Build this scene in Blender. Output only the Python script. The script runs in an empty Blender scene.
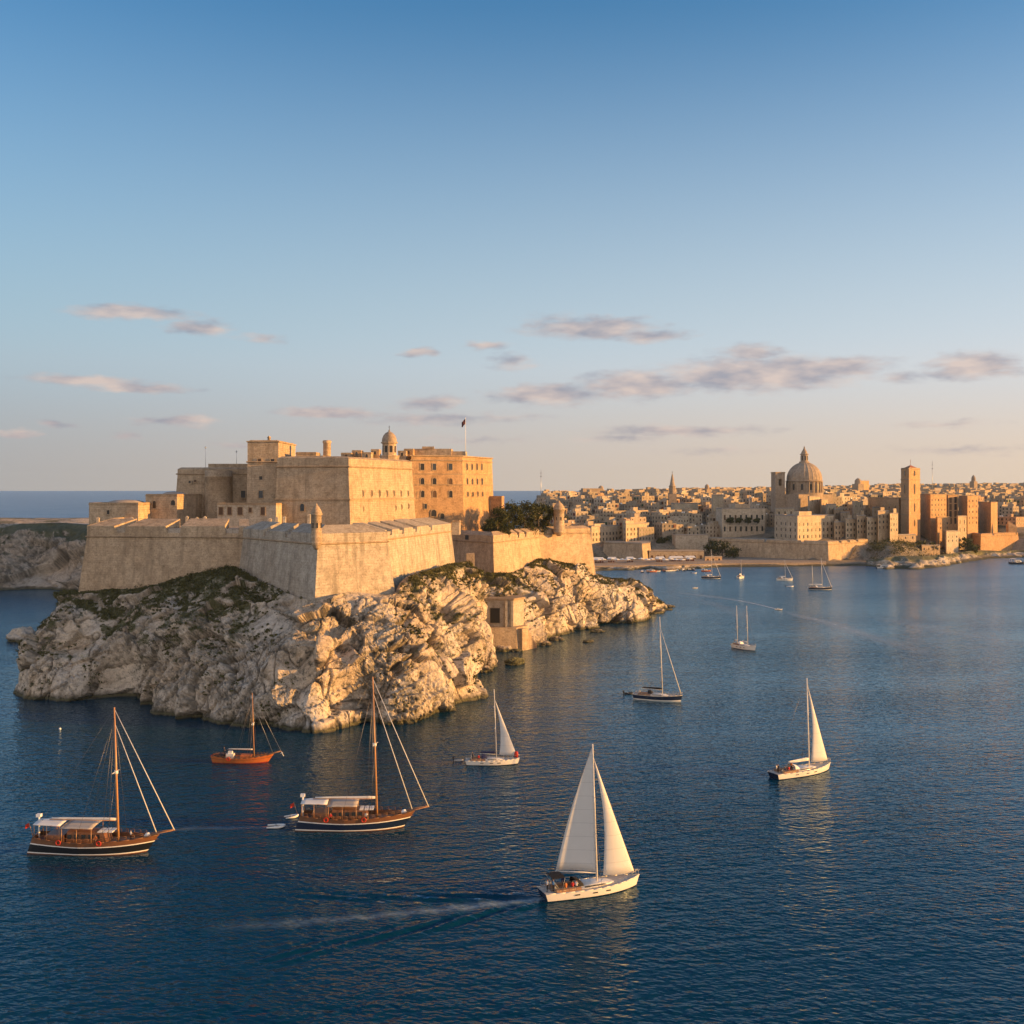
import bpy, math, random
import numpy as np
from math import radians, sin, cos, tan, pi, atan2, sqrt
random.seed(7)
F, H, HY = 1100.0, 56.0, 490.0          # focal length in picture widths*1024, eye height (m), horizon row
sc = bpy.context.scene
COL = sc.collection

# ---------------------------------------------------------------- camera, sky, sun, exposure
cam_d = bpy.data.cameras.new('camera')
cam = bpy.data.objects.new('camera', cam_d)
COL.objects.link(cam)
cam.location = (0, 0, H)
cam.rotation_euler = (radians(90), 0, 0)
cam_d.sensor_width = 36.0
cam_d.lens = 36.0 * F / 1024.0
cam_d.shift_y = (HY - 512) / 1024.0      # horizon a little above the middle, verticals straight
cam_d.clip_start = 1.0
cam_d.clip_end = 200000.0
sc.camera = cam

SUN_EL, SUN_AZ = 8.5, -6.5                # degrees; azimuth measured from +X towards +Y
SKY_STRENGTH = 0.13
SUN_STRENGTH = 5.0
EXPOSURE = 0.9
sun_d = bpy.data.lights.new('sun', 'SUN')
sun_d.energy = SUN_STRENGTH
sun_d.angle = radians(0.6)
sun_d.color = (1.0, 0.50, 0.125)
sun = bpy.data.objects.new('sun', sun_d)
COL.objects.link(sun)
from mathutils import Vector, Matrix
sd = Vector((cos(radians(SUN_EL)) * cos(radians(SUN_AZ)), cos(radians(SUN_EL)) * sin(radians(SUN_AZ)), sin(radians(SUN_EL))))
sun.rotation_euler = sd.to_track_quat('Z', 'Y').to_euler()
sun.location = (400, 0, 200)

sc.view_settings.view_transform = 'Standard'
sc.view_settings.look = 'None'
sc.view_settings.exposure = EXPOSURE
sc.view_settings.gamma = 1
sc.render.engine = 'CYCLES'
sc.cycles.use_denoising = True
try:
    sc.cycles.denoiser = 'OPENIMAGEDENOISE'
except Exception:
    pass
sc.cycles.max_bounces = 6
sc.cycles.diffuse_bounces = 3
sc.cycles.glossy_bounces = 3
sc.cycles.transmission_bounces = 3
sc.cycles.volume_bounces = 0
sc.cycles.transparent_max_bounces = 6
sc.cycles.sample_clamp_indirect = 4.0
sc.cycles.blur_glossy = 0.2

world = bpy.data.worlds.new('World')
sc.world = world
world.use_nodes = True
wn, wl = world.node_tree.nodes, world.node_tree.links
wn.clear()
W_out = wn.new('ShaderNodeOutputWorld')
W_bg = wn.new('ShaderNodeBackground')
W_bg.inputs[1].default_value = SKY_STRENGTH
wl.new(W_bg.outputs[0], W_out.inputs[0])
sky = wn.new('ShaderNodeTexSky')
sky.sky_type = 'NISHITA'
sky.sun_disc = False
sky.sun_elevation = radians(SUN_EL)
sky.sun_rotation = radians(90 - SUN_AZ)
sky.altitude = 0
sky.air_density = 1.0
sky.dust_density = 1.2
sky.ozone_density = 2.6


def wmath(op, a, b=None, c=None):
    n = wn.new('ShaderNodeMath'); n.operation = op
    for i, v in enumerate((a, b, c)):
        if v is None: continue
        if isinstance(v, (int, float)): n.inputs[i].default_value = v
        else: wl.new(v, n.inputs[i])
    return n.outputs[0]


def wvec(op, a, b=None):
    n = wn.new('ShaderNodeVectorMath'); n.operation = op
    for i, v in enumerate((a, b)):
        if v is None: continue
        if isinstance(v, tuple): n.inputs[i].default_value = v
        else: wl.new(v, n.inputs[i])
    return n


tc = wn.new('ShaderNodeTexCoord')
sp = wn.new('ShaderNodeSeparateXYZ'); wl.new(tc.outputs['Generated'], sp.inputs[0])
az = wmath('ARCTAN2', sp.outputs[0], sp.outputs[1])
el = wmath('ARCSINE', sp.outputs[2])
cb = wn.new('ShaderNodeCombineXYZ'); wl.new(az, cb.inputs[0]); wl.new(el, cb.inputs[1])
AE = cb.outputs[0]
# a warm grey band of dusty evening air low down over the sea, a little warmer towards the sun
low = wn.new('ShaderNodeMapRange'); low.interpolation_type = 'SMOOTHERSTEP'
wl.new(el, low.inputs[0]); low.inputs[1].default_value = -0.01; low.inputs[2].default_value = 0.15
low.inputs[3].default_value = 0.95; low.inputs[4].default_value = 0.0
sx = wn.new('ShaderNodeMapRange'); wl.new(sp.outputs[0], sx.inputs[0])
sx.inputs[1].default_value = -0.5; sx.inputs[2].default_value = 0.5
lowc = wn.new('ShaderNodeMixRGB'); wl.new(sx.outputs[0], lowc.inputs[0])
LOW_L, LOW_R = (1.68, 1.62, 1.60, 1), (3.35, 2.6, 1.95, 1)
lowc.inputs[1].default_value = LOW_L; lowc.inputs[2].default_value = LOW_R
base = wn.new('ShaderNodeMixRGB'); wl.new(low.outputs[0], base.inputs[0])
tint = wn.new('ShaderNodeMixRGB'); tint.blend_type = 'MULTIPLY'; tint.inputs[0].default_value = 1
wl.new(sky.outputs[0], tint.inputs[1]); tint.inputs[2].default_value = (0.47, 0.79, 0.93, 1)
midc = wn.new('ShaderNodeMixRGB'); wl.new(sx.outputs[0], midc.inputs[0]); midc.inputs[1].default_value = (1.62, 2.15, 2.50, 1); midc.inputs[2].default_value = (2.75, 2.95, 3.15, 1)
mr_ = wn.new('ShaderNodeMapRange'); wl.new(el, mr_.inputs[0]); mr_.inputs[1].default_value = 0.43; mr_.inputs[2].default_value = 0.11; mr_.inputs[3].default_value = 0.0; mr_.inputs[4].default_value = 1.0
mid_ = wn.new('ShaderNodeMixRGB'); wl.new(wmath('POWER', mr_.outputs[0], 1.35), mid_.inputs[0]); wl.new(tint.outputs[0], mid_.inputs[1]); wl.new(midc.outputs[0], mid_.inputs[2])
wl.new(mid_.outputs[0], base.inputs[1]); wl.new(lowc.outputs[0], base.inputs[2])
# warm glow added to the unseen sky behind the camera to brighten shaded walls
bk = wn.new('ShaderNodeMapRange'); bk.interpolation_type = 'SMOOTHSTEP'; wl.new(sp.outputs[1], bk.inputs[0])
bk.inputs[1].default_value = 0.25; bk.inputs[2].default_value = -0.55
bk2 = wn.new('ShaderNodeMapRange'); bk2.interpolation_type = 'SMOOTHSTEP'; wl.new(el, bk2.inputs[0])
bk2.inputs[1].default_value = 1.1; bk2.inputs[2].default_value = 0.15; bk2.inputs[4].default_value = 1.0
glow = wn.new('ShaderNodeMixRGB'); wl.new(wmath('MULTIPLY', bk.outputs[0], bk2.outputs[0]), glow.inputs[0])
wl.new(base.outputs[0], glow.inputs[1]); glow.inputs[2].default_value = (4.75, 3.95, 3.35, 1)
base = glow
# clouds: centre x, centre y, half width, half height (rows of the picture turned into azimuth and elevation)
CL = [(130, 313, 54, 7, .9), (202, 328, 30, 8, .85), (266, 339, 26, 5, .5), (88, 381, 52, 6, .9), (136, 388, 52, 5, .9), (330, 413, 50, 5.5, .9),
      (178, 421, 42, 5, .85), (16, 434, 20, 4, .8), (57, 425, 15, 4, .7), (126, 435, 14, 3, .6), (422, 353, 17, 4.5, .8), (484, 346, 20, 5, .7),
      (512, 362, 22, 8, .55), (432, 403, 34, 7, .7), (430, 420, 60, 7, .55), (500, 418, 50, 5, .35), (592, 328, 66, 11, 1), (648, 335, 40, 7, .8), (560, 318, 30, 6, .35),
      (548, 395, 58, 10, .85), (640, 385, 62, 13, .95), (755, 374, 100, 16, 1), (818, 368, 66, 10, .95), (752, 353, 34, 9, .7), (905, 376, 26, 6, .45),
      (972, 366, 40, 12, .9), (1000, 371, 22, 6, .6), (680, 431, 90, 5, .6), (620, 438, 50, 4, .4), (945, 425, 40, 4, .4), (960, 450, 60, 5, .3), (715, 452, 60, 4, .25), (470, 440, 60, 4, .3), (245, 445, 40, 3, .4)]
nz = wn.new('ShaderNodeTexNoise'); nz.inputs['Scale'].default_value = 1.0; nz.inputs['Detail'].default_value = 5
mpv = wvec('MULTIPLY', AE, (34.0, 110.0, 1.0)); wl.new(mpv.outputs[0], nz.inputs['Vector'])
warp = wvec('SUBTRACT', nz.outputs['Color'], (0.5, 0.5, 0.5))
warp2 = wvec('MULTIPLY', warp.outputs[0], (0.045, 0.012, 0.0))
AEw = wvec('ADD', AE, warp2.outputs[0]).outputs[0]
acc = None; acc_up = None
for (px, py, hw, hh, op) in CL:
    a0 = atan2(px - 512, F); e0 = atan2(HY - py, sqrt(F * F + (px - 512) ** 2))
    d = wvec('SUBTRACT', AEw, (a0, e0, 0)).outputs[0]
    q = wvec('MULTIPLY', d, (F / (hw * 1.25), F / (hh * 1.35), 0)).outputs[0]
    ln = wvec('LENGTH', q).outputs['Value']
    m = wmath('MULTIPLY', wmath('SUBTRACT', 1.0, ln), op)
    acc = m if acc is None else wmath('SMOOTH_MAX', acc, m, 0.1)
nz2 = wn.new('ShaderNodeTexNoise'); nz2.inputs['Scale'].default_value = 1.0; nz2.inputs['Detail'].default_value = 6; nz2.inputs['Roughness'].default_value = 0.6
mp2 = wvec('MULTIPLY', AE, (60.0, 170.0, 1.0)); wl.new(mp2.outputs[0], nz2.inputs['Vector'])
dens = wmath('ADD', acc, wmath('MULTIPLY', wmath('SUBTRACT', nz2.outputs[0], 0.5), 0.62))
al = wn.new('ShaderNodeMapRange'); al.interpolation_type = 'SMOOTHSTEP'
wl.new(dens, al.inputs[0]); al.inputs[1].default_value = -0.06; al.inputs[2].default_value = 0.62; al.inputs[4].default_value = 0.78
nz3 = wn.new('ShaderNodeTexNoise'); nz3.inputs['Scale'].default_value = 1.0; nz3.inputs['Detail'].default_value = 4
off = wvec('ADD', AE, (-0.004, 0.0045, 0)).outputs[0]
mp3 = wvec('MULTIPLY', AE, (24.0, 70.0, 1.0)); wl.new(mp3.outputs[0], nz3.inputs['Vector'])
lit = wn.new('ShaderNodeMapRange'); wl.new(nz3.outputs[0], lit.inputs[0]); lit.inputs[1].default_value = 0.36; lit.inputs[2].default_value = 0.66
cc = wn.new('ShaderNodeMixRGB'); wl.new(lit.outputs[0], cc.inputs[0])
cc.inputs[1].default_value = (1.3, 1.27, 1.52, 1); cc.inputs[2].default_value = (3.0, 2.35, 2.05, 1)
skyc = wn.new('ShaderNodeMixRGB'); wl.new(al.outputs[0], skyc.inputs[0])
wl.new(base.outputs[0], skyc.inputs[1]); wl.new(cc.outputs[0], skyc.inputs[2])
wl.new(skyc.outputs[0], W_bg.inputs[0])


# ---------------------------------------------------------------- small geometry library
def P(px, py, D):
    """point seen at picture column px, row py, at distance D from the lens plane"""
    return ((px - 512) * D / F, D, H - (py - HY) * D / F)


def WP(px, py, z=0.0):
    D = (H - z) * F / (py - HY)
    return ((px - 512) * D / F, D, z)


class MB:
    def __init__(s):
        s.v = []; s.f = []; s.m = []; s.sm = []

    def add(s, verts, faces, mat=0, smooth=False):
        o = len(s.v)
        s.v.extend(verts)
        for f in faces:
            s.f.append([i + o for i in f]); s.m.append(mat); s.sm.append(smooth)

    def box(s, x0, x1, y0, y1, z0, z1, mat=0, rot=0.0, c=None):
        vs = [(x, y, z) for z in (z0, z1) for (x, y) in ((x0, y0), (x1, y0), (x1, y1), (x0, y1))]
        if rot:
            cx, cy = c if c else ((x0 + x1) / 2, (y0 + y1) / 2)
            cr, sr = cos(rot), sin(rot)
            vs = [(cx + (x - cx) * cr - (y - cy) * sr, cy + (x - cx) * sr + (y - cy) * cr, z) for x, y, z in vs]
        s.add(vs, [(0, 3, 2, 1), (4, 5, 6, 7), (0, 1, 5, 4), (1, 2, 6, 5), (2, 3, 7, 6), (3, 0, 4, 7)], mat)

    def hexa(s, b, t, mat=0):
        """b, t: four bottom and four top points, counter-clockwise seen from above"""
        s.add(list(b) + list(t), [(0, 3, 2, 1), (4, 5, 6, 7), (0, 1, 5, 4), (1, 2, 6, 5), (2, 3, 7, 6), (3, 0, 4, 7)], mat)

    def prism(s, poly, z0, z1, mat=0, top=None, cap=True):
        n = len(poly); top = top or poly
        vs = [(x, y, z0) for x, y in poly] + [(x, y, z1) for x, y in top]
        fs = [(i, (i + 1) % n, n + (i + 1) % n, n + i) for i in range(n)]
        if cap: fs += [tuple(range(n, 2 * n)), tuple(range(n - 1, -1, -1))]
        s.add(vs, fs, mat)

    def rings(s, rings, closed=True, mat=0, smooth=False, cap0=False, cap1=False):
        n = len(rings[0]); vs = [p for r in rings for p in r]; fs = []
        for k in range(len(rings) - 1):
            for i in range(n if closed else n - 1):
                j = (i + 1) % n
                fs.append((k * n + i, k * n + j, (k + 1) * n + j, (k + 1) * n + i))
        if cap0: fs.append(tuple(range(n - 1, -1, -1)))
        if cap1: fs.append(tuple(range((len(rings) - 1) * n, len(rings) * n)))
        s.add(vs, fs, mat, smooth)

    def lathe(s, cx, cy, prof, n=20, mat=0, smooth=True, cap0=False, cap1=False):
        s.rings([[(cx + r * cos(2 * pi * i / n), cy + r * sin(2 * pi * i / n), z) for i in range(n)] for r, z in prof], True, mat, smooth, cap0, cap1)

    def tube(s, p0, p1, r0, r1=None, n=6, mat=0, smooth=True):
        r1 = r0 if r1 is None else r1
        a, b = Vector(p0), Vector(p1); d = (b - a).normalized()
        u = d.cross(Vector((0, 0, 1)) if abs(d.z) < .9 else Vector((1, 0, 0))).normalized(); w = d.cross(u)
        rr = [[tuple(c + (u * cos(2 * pi * i / n) + w * sin(2 * pi * i / n)) * r) for i in range(n)] for c, r in ((a, r0), (b, r1))]
        s.rings(rr, True, mat, smooth, True, True)

    def path(s, pts, r, n=6, mat=0):
        for a, b in zip(pts[:-1], pts[1:]): s.tube(a, b, r, r, n, mat)

    def build(s, name, mats, parent=None, loc=(0, 0, 0), rot=(0, 0, 0), uv=True):
        me = bpy.data.meshes.new(name)
        me.from_pydata([tuple(map(float, p)) for p in s.v], [], s.f)
        if not isinstance(mats, (list, tuple)): mats = [mats]
        for m in mats: me.materials.append(m)
        me.polygons.foreach_set('material_index', s.m)
        me.polygons.foreach_set('use_smooth', s.sm)
        if uv: box_uv(me)
        me.update()
        o = bpy.data.objects.new(name, me)
        COL.objects.link(o)
        if parent is not None: o.parent = parent
        o.location = loc; o.rotation_euler = rot
        return o


def box_uv(me):
    """metres along each face: u runs along the wall, v up it"""
    nl = len(me.loops)
    if nl == 0: return
    lay = me.uv_layers.new(name='UVMap')
    co = np.empty(len(me.vertices) * 3); me.vertices.foreach_get('co', co); co = co.reshape(-1, 3)
    li = np.empty(nl, dtype=np.int64); me.loops.foreach_get('vertex_index', li)
    npoly = len(me.polygons)
    nr = np.empty(npoly * 3); me.polygons.foreach_get('normal', nr); nr = nr.reshape(-1, 3)
    tot = np.empty(npoly, dtype=np.int64); me.polygons.foreach_get('loop_total', tot)
    ln = np.repeat(nr, tot, axis=0)
    p = co[li]
    h = np.hypot(ln[:, 0], ln[:, 1]) + 1e-9
    side = np.abs(ln[:, 2]) < 0.75
    u = np.where(side, (-ln[:, 1] * p[:, 0] + ln[:, 0] * p[:, 1]) / h, p[:, 0])
    v = np.where(side, p[:, 2], p[:, 1])
    lay.data.foreach_set('uv', np.stack([u, v], 1).ravel())


def tag(o, label=None, cat=None, group=None, kind=None):
    if label: o['label'] = label
    if cat: o['category'] = cat
    if group: o['group'] = group
    if kind: o['kind'] = kind
    return o


def empty(name, loc=(0, 0, 0), rz=0.0, label=None, cat=None, group=None):
    o = bpy.data.objects.new(name, None)
    o.empty_display_size = 0.5
    COL.objects.link(o); o.location = loc; o.rotation_euler = (0, 0, rz)
    return tag(o, label, cat, group)


KIDS = {}


def copy_tree(o, parent=None):
    c = o.copy(); COL.objects.link(c); c.parent = parent
    for ch in [x for x in KIDS_OF(o)]: copy_tree(ch, c)
    return c


def KIDS_OF(o):
    return list(o.children)


# numpy gradient/value noise --------------------------------------------------
def _hash(ix, iy, iz, seed):
    h = (ix * 374761393 + iy * 668265263 + iz * 2147483647 + seed * 144664 * 7919) & 0xFFFFFFFF
    h = ((h ^ (h >> 13)) * 1274126177) & 0xFFFFFFFF
    h = ((h ^ (h >> 15)) * 2246822519) & 0xFFFFFFFF
    return ((h ^ (h >> 16)) & 0xFFFFFF) / float(0xFFFFFF)


def vnoise(p, s, seed=0):
    q = p / s
    i = np.floor(q).astype(np.int64); f = q - i; f = f * f * (3 - 2 * f)
    r = 0
    for dx in (0, 1):
        wx = f[:, 0] if dx else 1 - f[:, 0]
        for dy in (0, 1):
            wy = f[:, 1] if dy else 1 - f[:, 1]
            for dz in (0, 1):
                wz = f[:, 2] if dz else 1 - f[:, 2]
                r = r + wx * wy * wz * _hash(i[:, 0] + dx, i[:, 1] + dy, i[:, 2] + dz, seed)
    return r * 2 - 1


def fbm(p, s, seed=0, octv=4, gain=0.5):
    r = 0; a = 1; t = 0
    for k in range(octv):
        r = r + a * vnoise(p, s, seed + k * 17); t += a; a *= gain; s = s / 2.03
    return r / t


def cells(p, s, seed=0):
    """returns F1, F2 distances and a random number for the nearest cell"""
    q = p / s; i = np.floor(q).astype(np.int64)
    f1 = np.full(len(q), 9.0); f2 = np.full(len(q), 9.0); rid = np.zeros(len(q))
    for dx in (-1, 0, 1):
        for dy in (-1, 0, 1):
            for dz in (-1, 0, 1):
                c = i + np.array([dx, dy, dz])
                o = np.stack([_hash(c[:, 0], c[:, 1], c[:, 2], seed + k) for k in (1, 2, 3)], 1)
                d = np.sqrt((((c + o) - q) ** 2).sum(1))
                r = _hash(c[:, 0], c[:, 1], c[:, 2], seed + 9)
                nearer = d < f1
                f2 = np.where(nearer, f1, np.minimum(f2, d))
                rid = np.where(nearer, r, rid)
                f1 = np.where(nearer, d, f1)
    return f1, f2, rid


# ---------------------------------------------------------------- materials
def lin(r, g, b): return (r, g, b, 1.0)


class NT:
    def __init__(s, name):
        s.m = bpy.data.materials.new(name); s.m.use_nodes = True
        s.n = s.m.node_tree.nodes; s.l = s.m.node_tree.links
        s.b = s.n['Principled BSDF']
        s.b.inputs['Specular IOR Level'].default_value = 0.25

    def node(s, t, **kw):
        n = s.n.new(t)
        for k, v in kw.items():
            if hasattr(n, k): setattr(n, k, v)
        return n

    def setin(s, sock, v):
        if isinstance(v, (int, float, tuple)): sock.default_value = v
        else: s.l.new(v, sock)

    def noise(s, vec, scale, detail=4, rough=0.55, col=False):
        n = s.node('ShaderNodeTexNoise'); n.inputs['Scale'].default_value = scale
        n.inputs['Detail'].default_value = detail; n.inputs['Roughness'].default_value = rough
        s.l.new(vec, n.inputs['Vector'])
        return n.outputs['Color' if col else 'Fac']

    def ramp(s, v, pts):
        n = s.node('ShaderNodeValToRGB'); s.l.new(v, n.inputs[0])
        e = n.color_ramp.elements
        while len(e) < len(pts): e.new(0.5)
        for k, (p, c) in enumerate(pts):
            e[k].position = p; e[k].color = c if isinstance(c, tuple) else (c, c, c, 1)
        return n.outputs[0]

    def mix(s, f, a, b, mode='MIX'):
        n = s.node('ShaderNodeMixRGB'); n.blend_type = mode
        s.setin(n.inputs[0], f); s.setin(n.inputs[1], a); s.setin(n.inputs[2], b)
        return n.outputs[0]

    def math(s, op, a, b=0.0, c=None):
        n = s.node('ShaderNodeMath'); n.operation = op
        s.setin(n.inputs[0], a); s.setin(n.inputs[1], b)
        if c is not None: s.setin(n.inputs[2], c)
        return n.outputs[0]

    def vm(s, op, a, b):
        n = s.node('ShaderNodeVectorMath'); n.operation = op
        s.setin(n.inputs[0], a); s.setin(n.inputs[1], b)
        return n.outputs[0]

    def bump(s, h, dist, strength=1.0, nrm=None):
        n = s.node('ShaderNodeBump'); n.inputs['Distance'].default_value = dist; n.inputs['Strength'].default_value = strength
        s.l.new(h, n.inputs['Height'])
        if nrm: s.l.new(nrm, n.inputs['Normal'])
        return n.outputs[0]

    def out(s, col=None, rough=None, nrm=None):
        if col is not None: s.setin(s.b.inputs['Base Color'], col)
        if rough is not None: s.setin(s.b.inputs['Roughness'], rough)
        if nrm is not None: s.l.new(nrm, s.b.inputs['Normal'])
        return s.m


def plain(name, col, rough=0.6, spec=0.3, metal=0.0, var=0.12, scale=3.0):
    t = NT(name); g = t.node('ShaderNodeTexCoord').outputs['Object']
    nn = t.noise(g, scale, 4)
    c = t.mix(nn, tuple(x * (1 - var) for x in col) + (1,), tuple(min(1, x * (1 + var)) for x in col) + (1,))
    t.b.inputs['Specular IOR Level'].default_value = spec
    t.b.inputs['Metallic'].default_value = metal
    return t.out(c, rough)


def stone(name, base, course=0.62, length=1.5, stain=0.5, bump=0.04, mortar_dark=0.86, rnd=False, weather=None):
    """coursed limestone blocks with blotches, rain streaks and pitting"""
    t = NT(name)
    tcn = t.node('ShaderNodeTexCoord'); uv = tcn.outputs['UV']; ob = tcn.outputs['Object']
    geo = t.node('ShaderNodeNewGeometry').outputs['Position']
    br = t.node('ShaderNodeTexBrick'); t.l.new(uv, br.inputs['Vector'])
    br.inputs['Scale'].default_value = 1.0; br.inputs['Brick Width'].default_value = length; br.inputs['Row Height'].default_value = course
    br.inputs['Mortar Size'].default_value = 0.035; br.inputs['Mortar Smooth'].default_value = 0.4; br.inputs['Bias'].default_value = 0.0
    b = base
    br.inputs['Color1'].default_value = (b[0] * .93, b[1] * .92, b[2] * .91, 1)
    br.inputs['Color2'].default_value = (b[0] * 1.07, b[1] * 1.07, b[2] * 1.08, 1)
    br.inputs['Mortar'].default_value = (b[0] * mortar_dark, b[1] * mortar_dark * .97, b[2] * mortar_dark * .92, 1)
    big = t.noise(geo, 0.09, 5, 0.6); mid = t.noise(geo, 0.5, 5, 0.65); fine = t.noise(geo, 2.2, 5, 0.7)
    c = t.mix(t.ramp(big, [(0.3, 0.0), (0.7, 1.0)]), br.outputs[0], t.mix(1.0, br.outputs[0], (0.80, 0.76, 0.72, 1), 'MULTIPLY'))
    c = t.mix(1.0, c, t.ramp(mid, [(0.25, (.62, .60, .57, 1)), (0.5, (1, 1, 1, 1)), (0.75, (1.18, 1.16, 1.12, 1))]), 'MULTIPLY')
    c = t.mix(1.0, c, t.ramp(fine, [(0.3, (.58, .55, .50, 1)), (0.5, (1, 1, 1, 1)), (0.8, (1.15, 1.14, 1.1, 1))]), 'MULTIPLY')
    # dark rain streaks, long in z
    mp = t.vm('MULTIPLY', geo, (0.55, 0.55, 0.045)); st = t.noise(mp, 1.0, 6, 0.7)
    sf = t.math('MULTIPLY', t.ramp(st, [(0.50, 0.0), (0.66, 1.0)]), stain)
    c = t.mix(sf, c, (b[0] * .42, b[1] * .40, b[2] * .38, 1))
    if rnd:
        oi = t.node('ShaderNodeObjectInfo').outputs['Random']
        c = t.mix(1.0, c, t.ramp(oi, [(0.0, (.70, .70, .72, 1)), (0.3, (1.12, 1.05, .95, 1)), (0.5, (.88, .84, .80, 1)), (0.75, (1.35, 1.32, 1.28, 1)), (1.0, (1.05, .84, .68, 1))]), 'MULTIPLY')
    hgt = t.math('ADD', t.math('MULTIPLY', br.outputs['Fac'], -0.6), t.math('ADD', mid, t.math('MULTIPLY', fine, 0.6)))
    n = t.bump(hgt, bump * 4, 0.7)
    return t.out(c, 0.9, n)


M = {}
M['wall'] = stone('fort_limestone', (0.54, 0.415, 0.29), 0.7, 1.7, 0.55)
M['wall_grey'] = stone('fort_limestone_grey', (0.48, 0.42, 0.345), 0.7, 1.7, 0.75)
M['keep'] = stone('keep_limestone', (0.50, 0.395, 0.285), 0.6, 1.4, 0.6)
M['pale'] = stone('pale_dressed_stone', (0.55, 0.48, 0.39), 0.5, 1.2, 0.3, 0.02)
M['ochre'] = stone('ochre_limestone', (0.54, 0.35, 0.20), 0.55, 1.3, 0.3)
M['cream'] = stone('cream_facade', (0.60, 0.49, 0.36), 0.6, 1.5, 0.3)
M['trim'] = stone('moulding_stone', (0.45, 0.34, 0.23), 0.5, 1.6, 0.5, 0.02)
M['paving'] = stone('terrace_paving', (0.47, 0.41, 0.35), 1.2, 1.2, 0.2, 0.02, 0.85)
M['house'] = stone('house_stone', (0.46, 0.40, 0.325), 0.9, 2.0, 0.35, 0.03, 0.8, rnd=True)
M['roof'] = plain('flat_roof_screed', (0.36, 0.31, 0.27), 0.95, 0.1, 0, 0.35, 0.3)
M['dark'] = plain('dark_opening', (0.022, 0.019, 0.017), 0.35, 0.4)
M['shutter'] = plain('brown_shutter', (0.10, 0.055, 0.032), 0.6)
M['redwood'] = plain('red_brown_door', (0.16, 0.05, 0.035), 0.6)
M['greenpaint'] = plain('green_balcony_paint', (0.03, 0.08, 0.05), 0.5)
M['glass'] = plain('window_glass', (0.03, 0.035, 0.04), 0.08, 0.6)
M['white'] = plain('white_canvas', (0.75, 0.73, 0.70), 0.7)
M['metal'] = plain('grey_metal', (0.35, 0.35, 0.36), 0.4, 0.5, 0.6)
M['lead'] = stone('dome_lead_stone', (0.42, 0.335, 0.26), 0.6, 1.2, 0.4, 0.02)
M['redtile'] = plain('terracotta_tiles', (0.30, 0.11, 0.06), 0.8)


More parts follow.
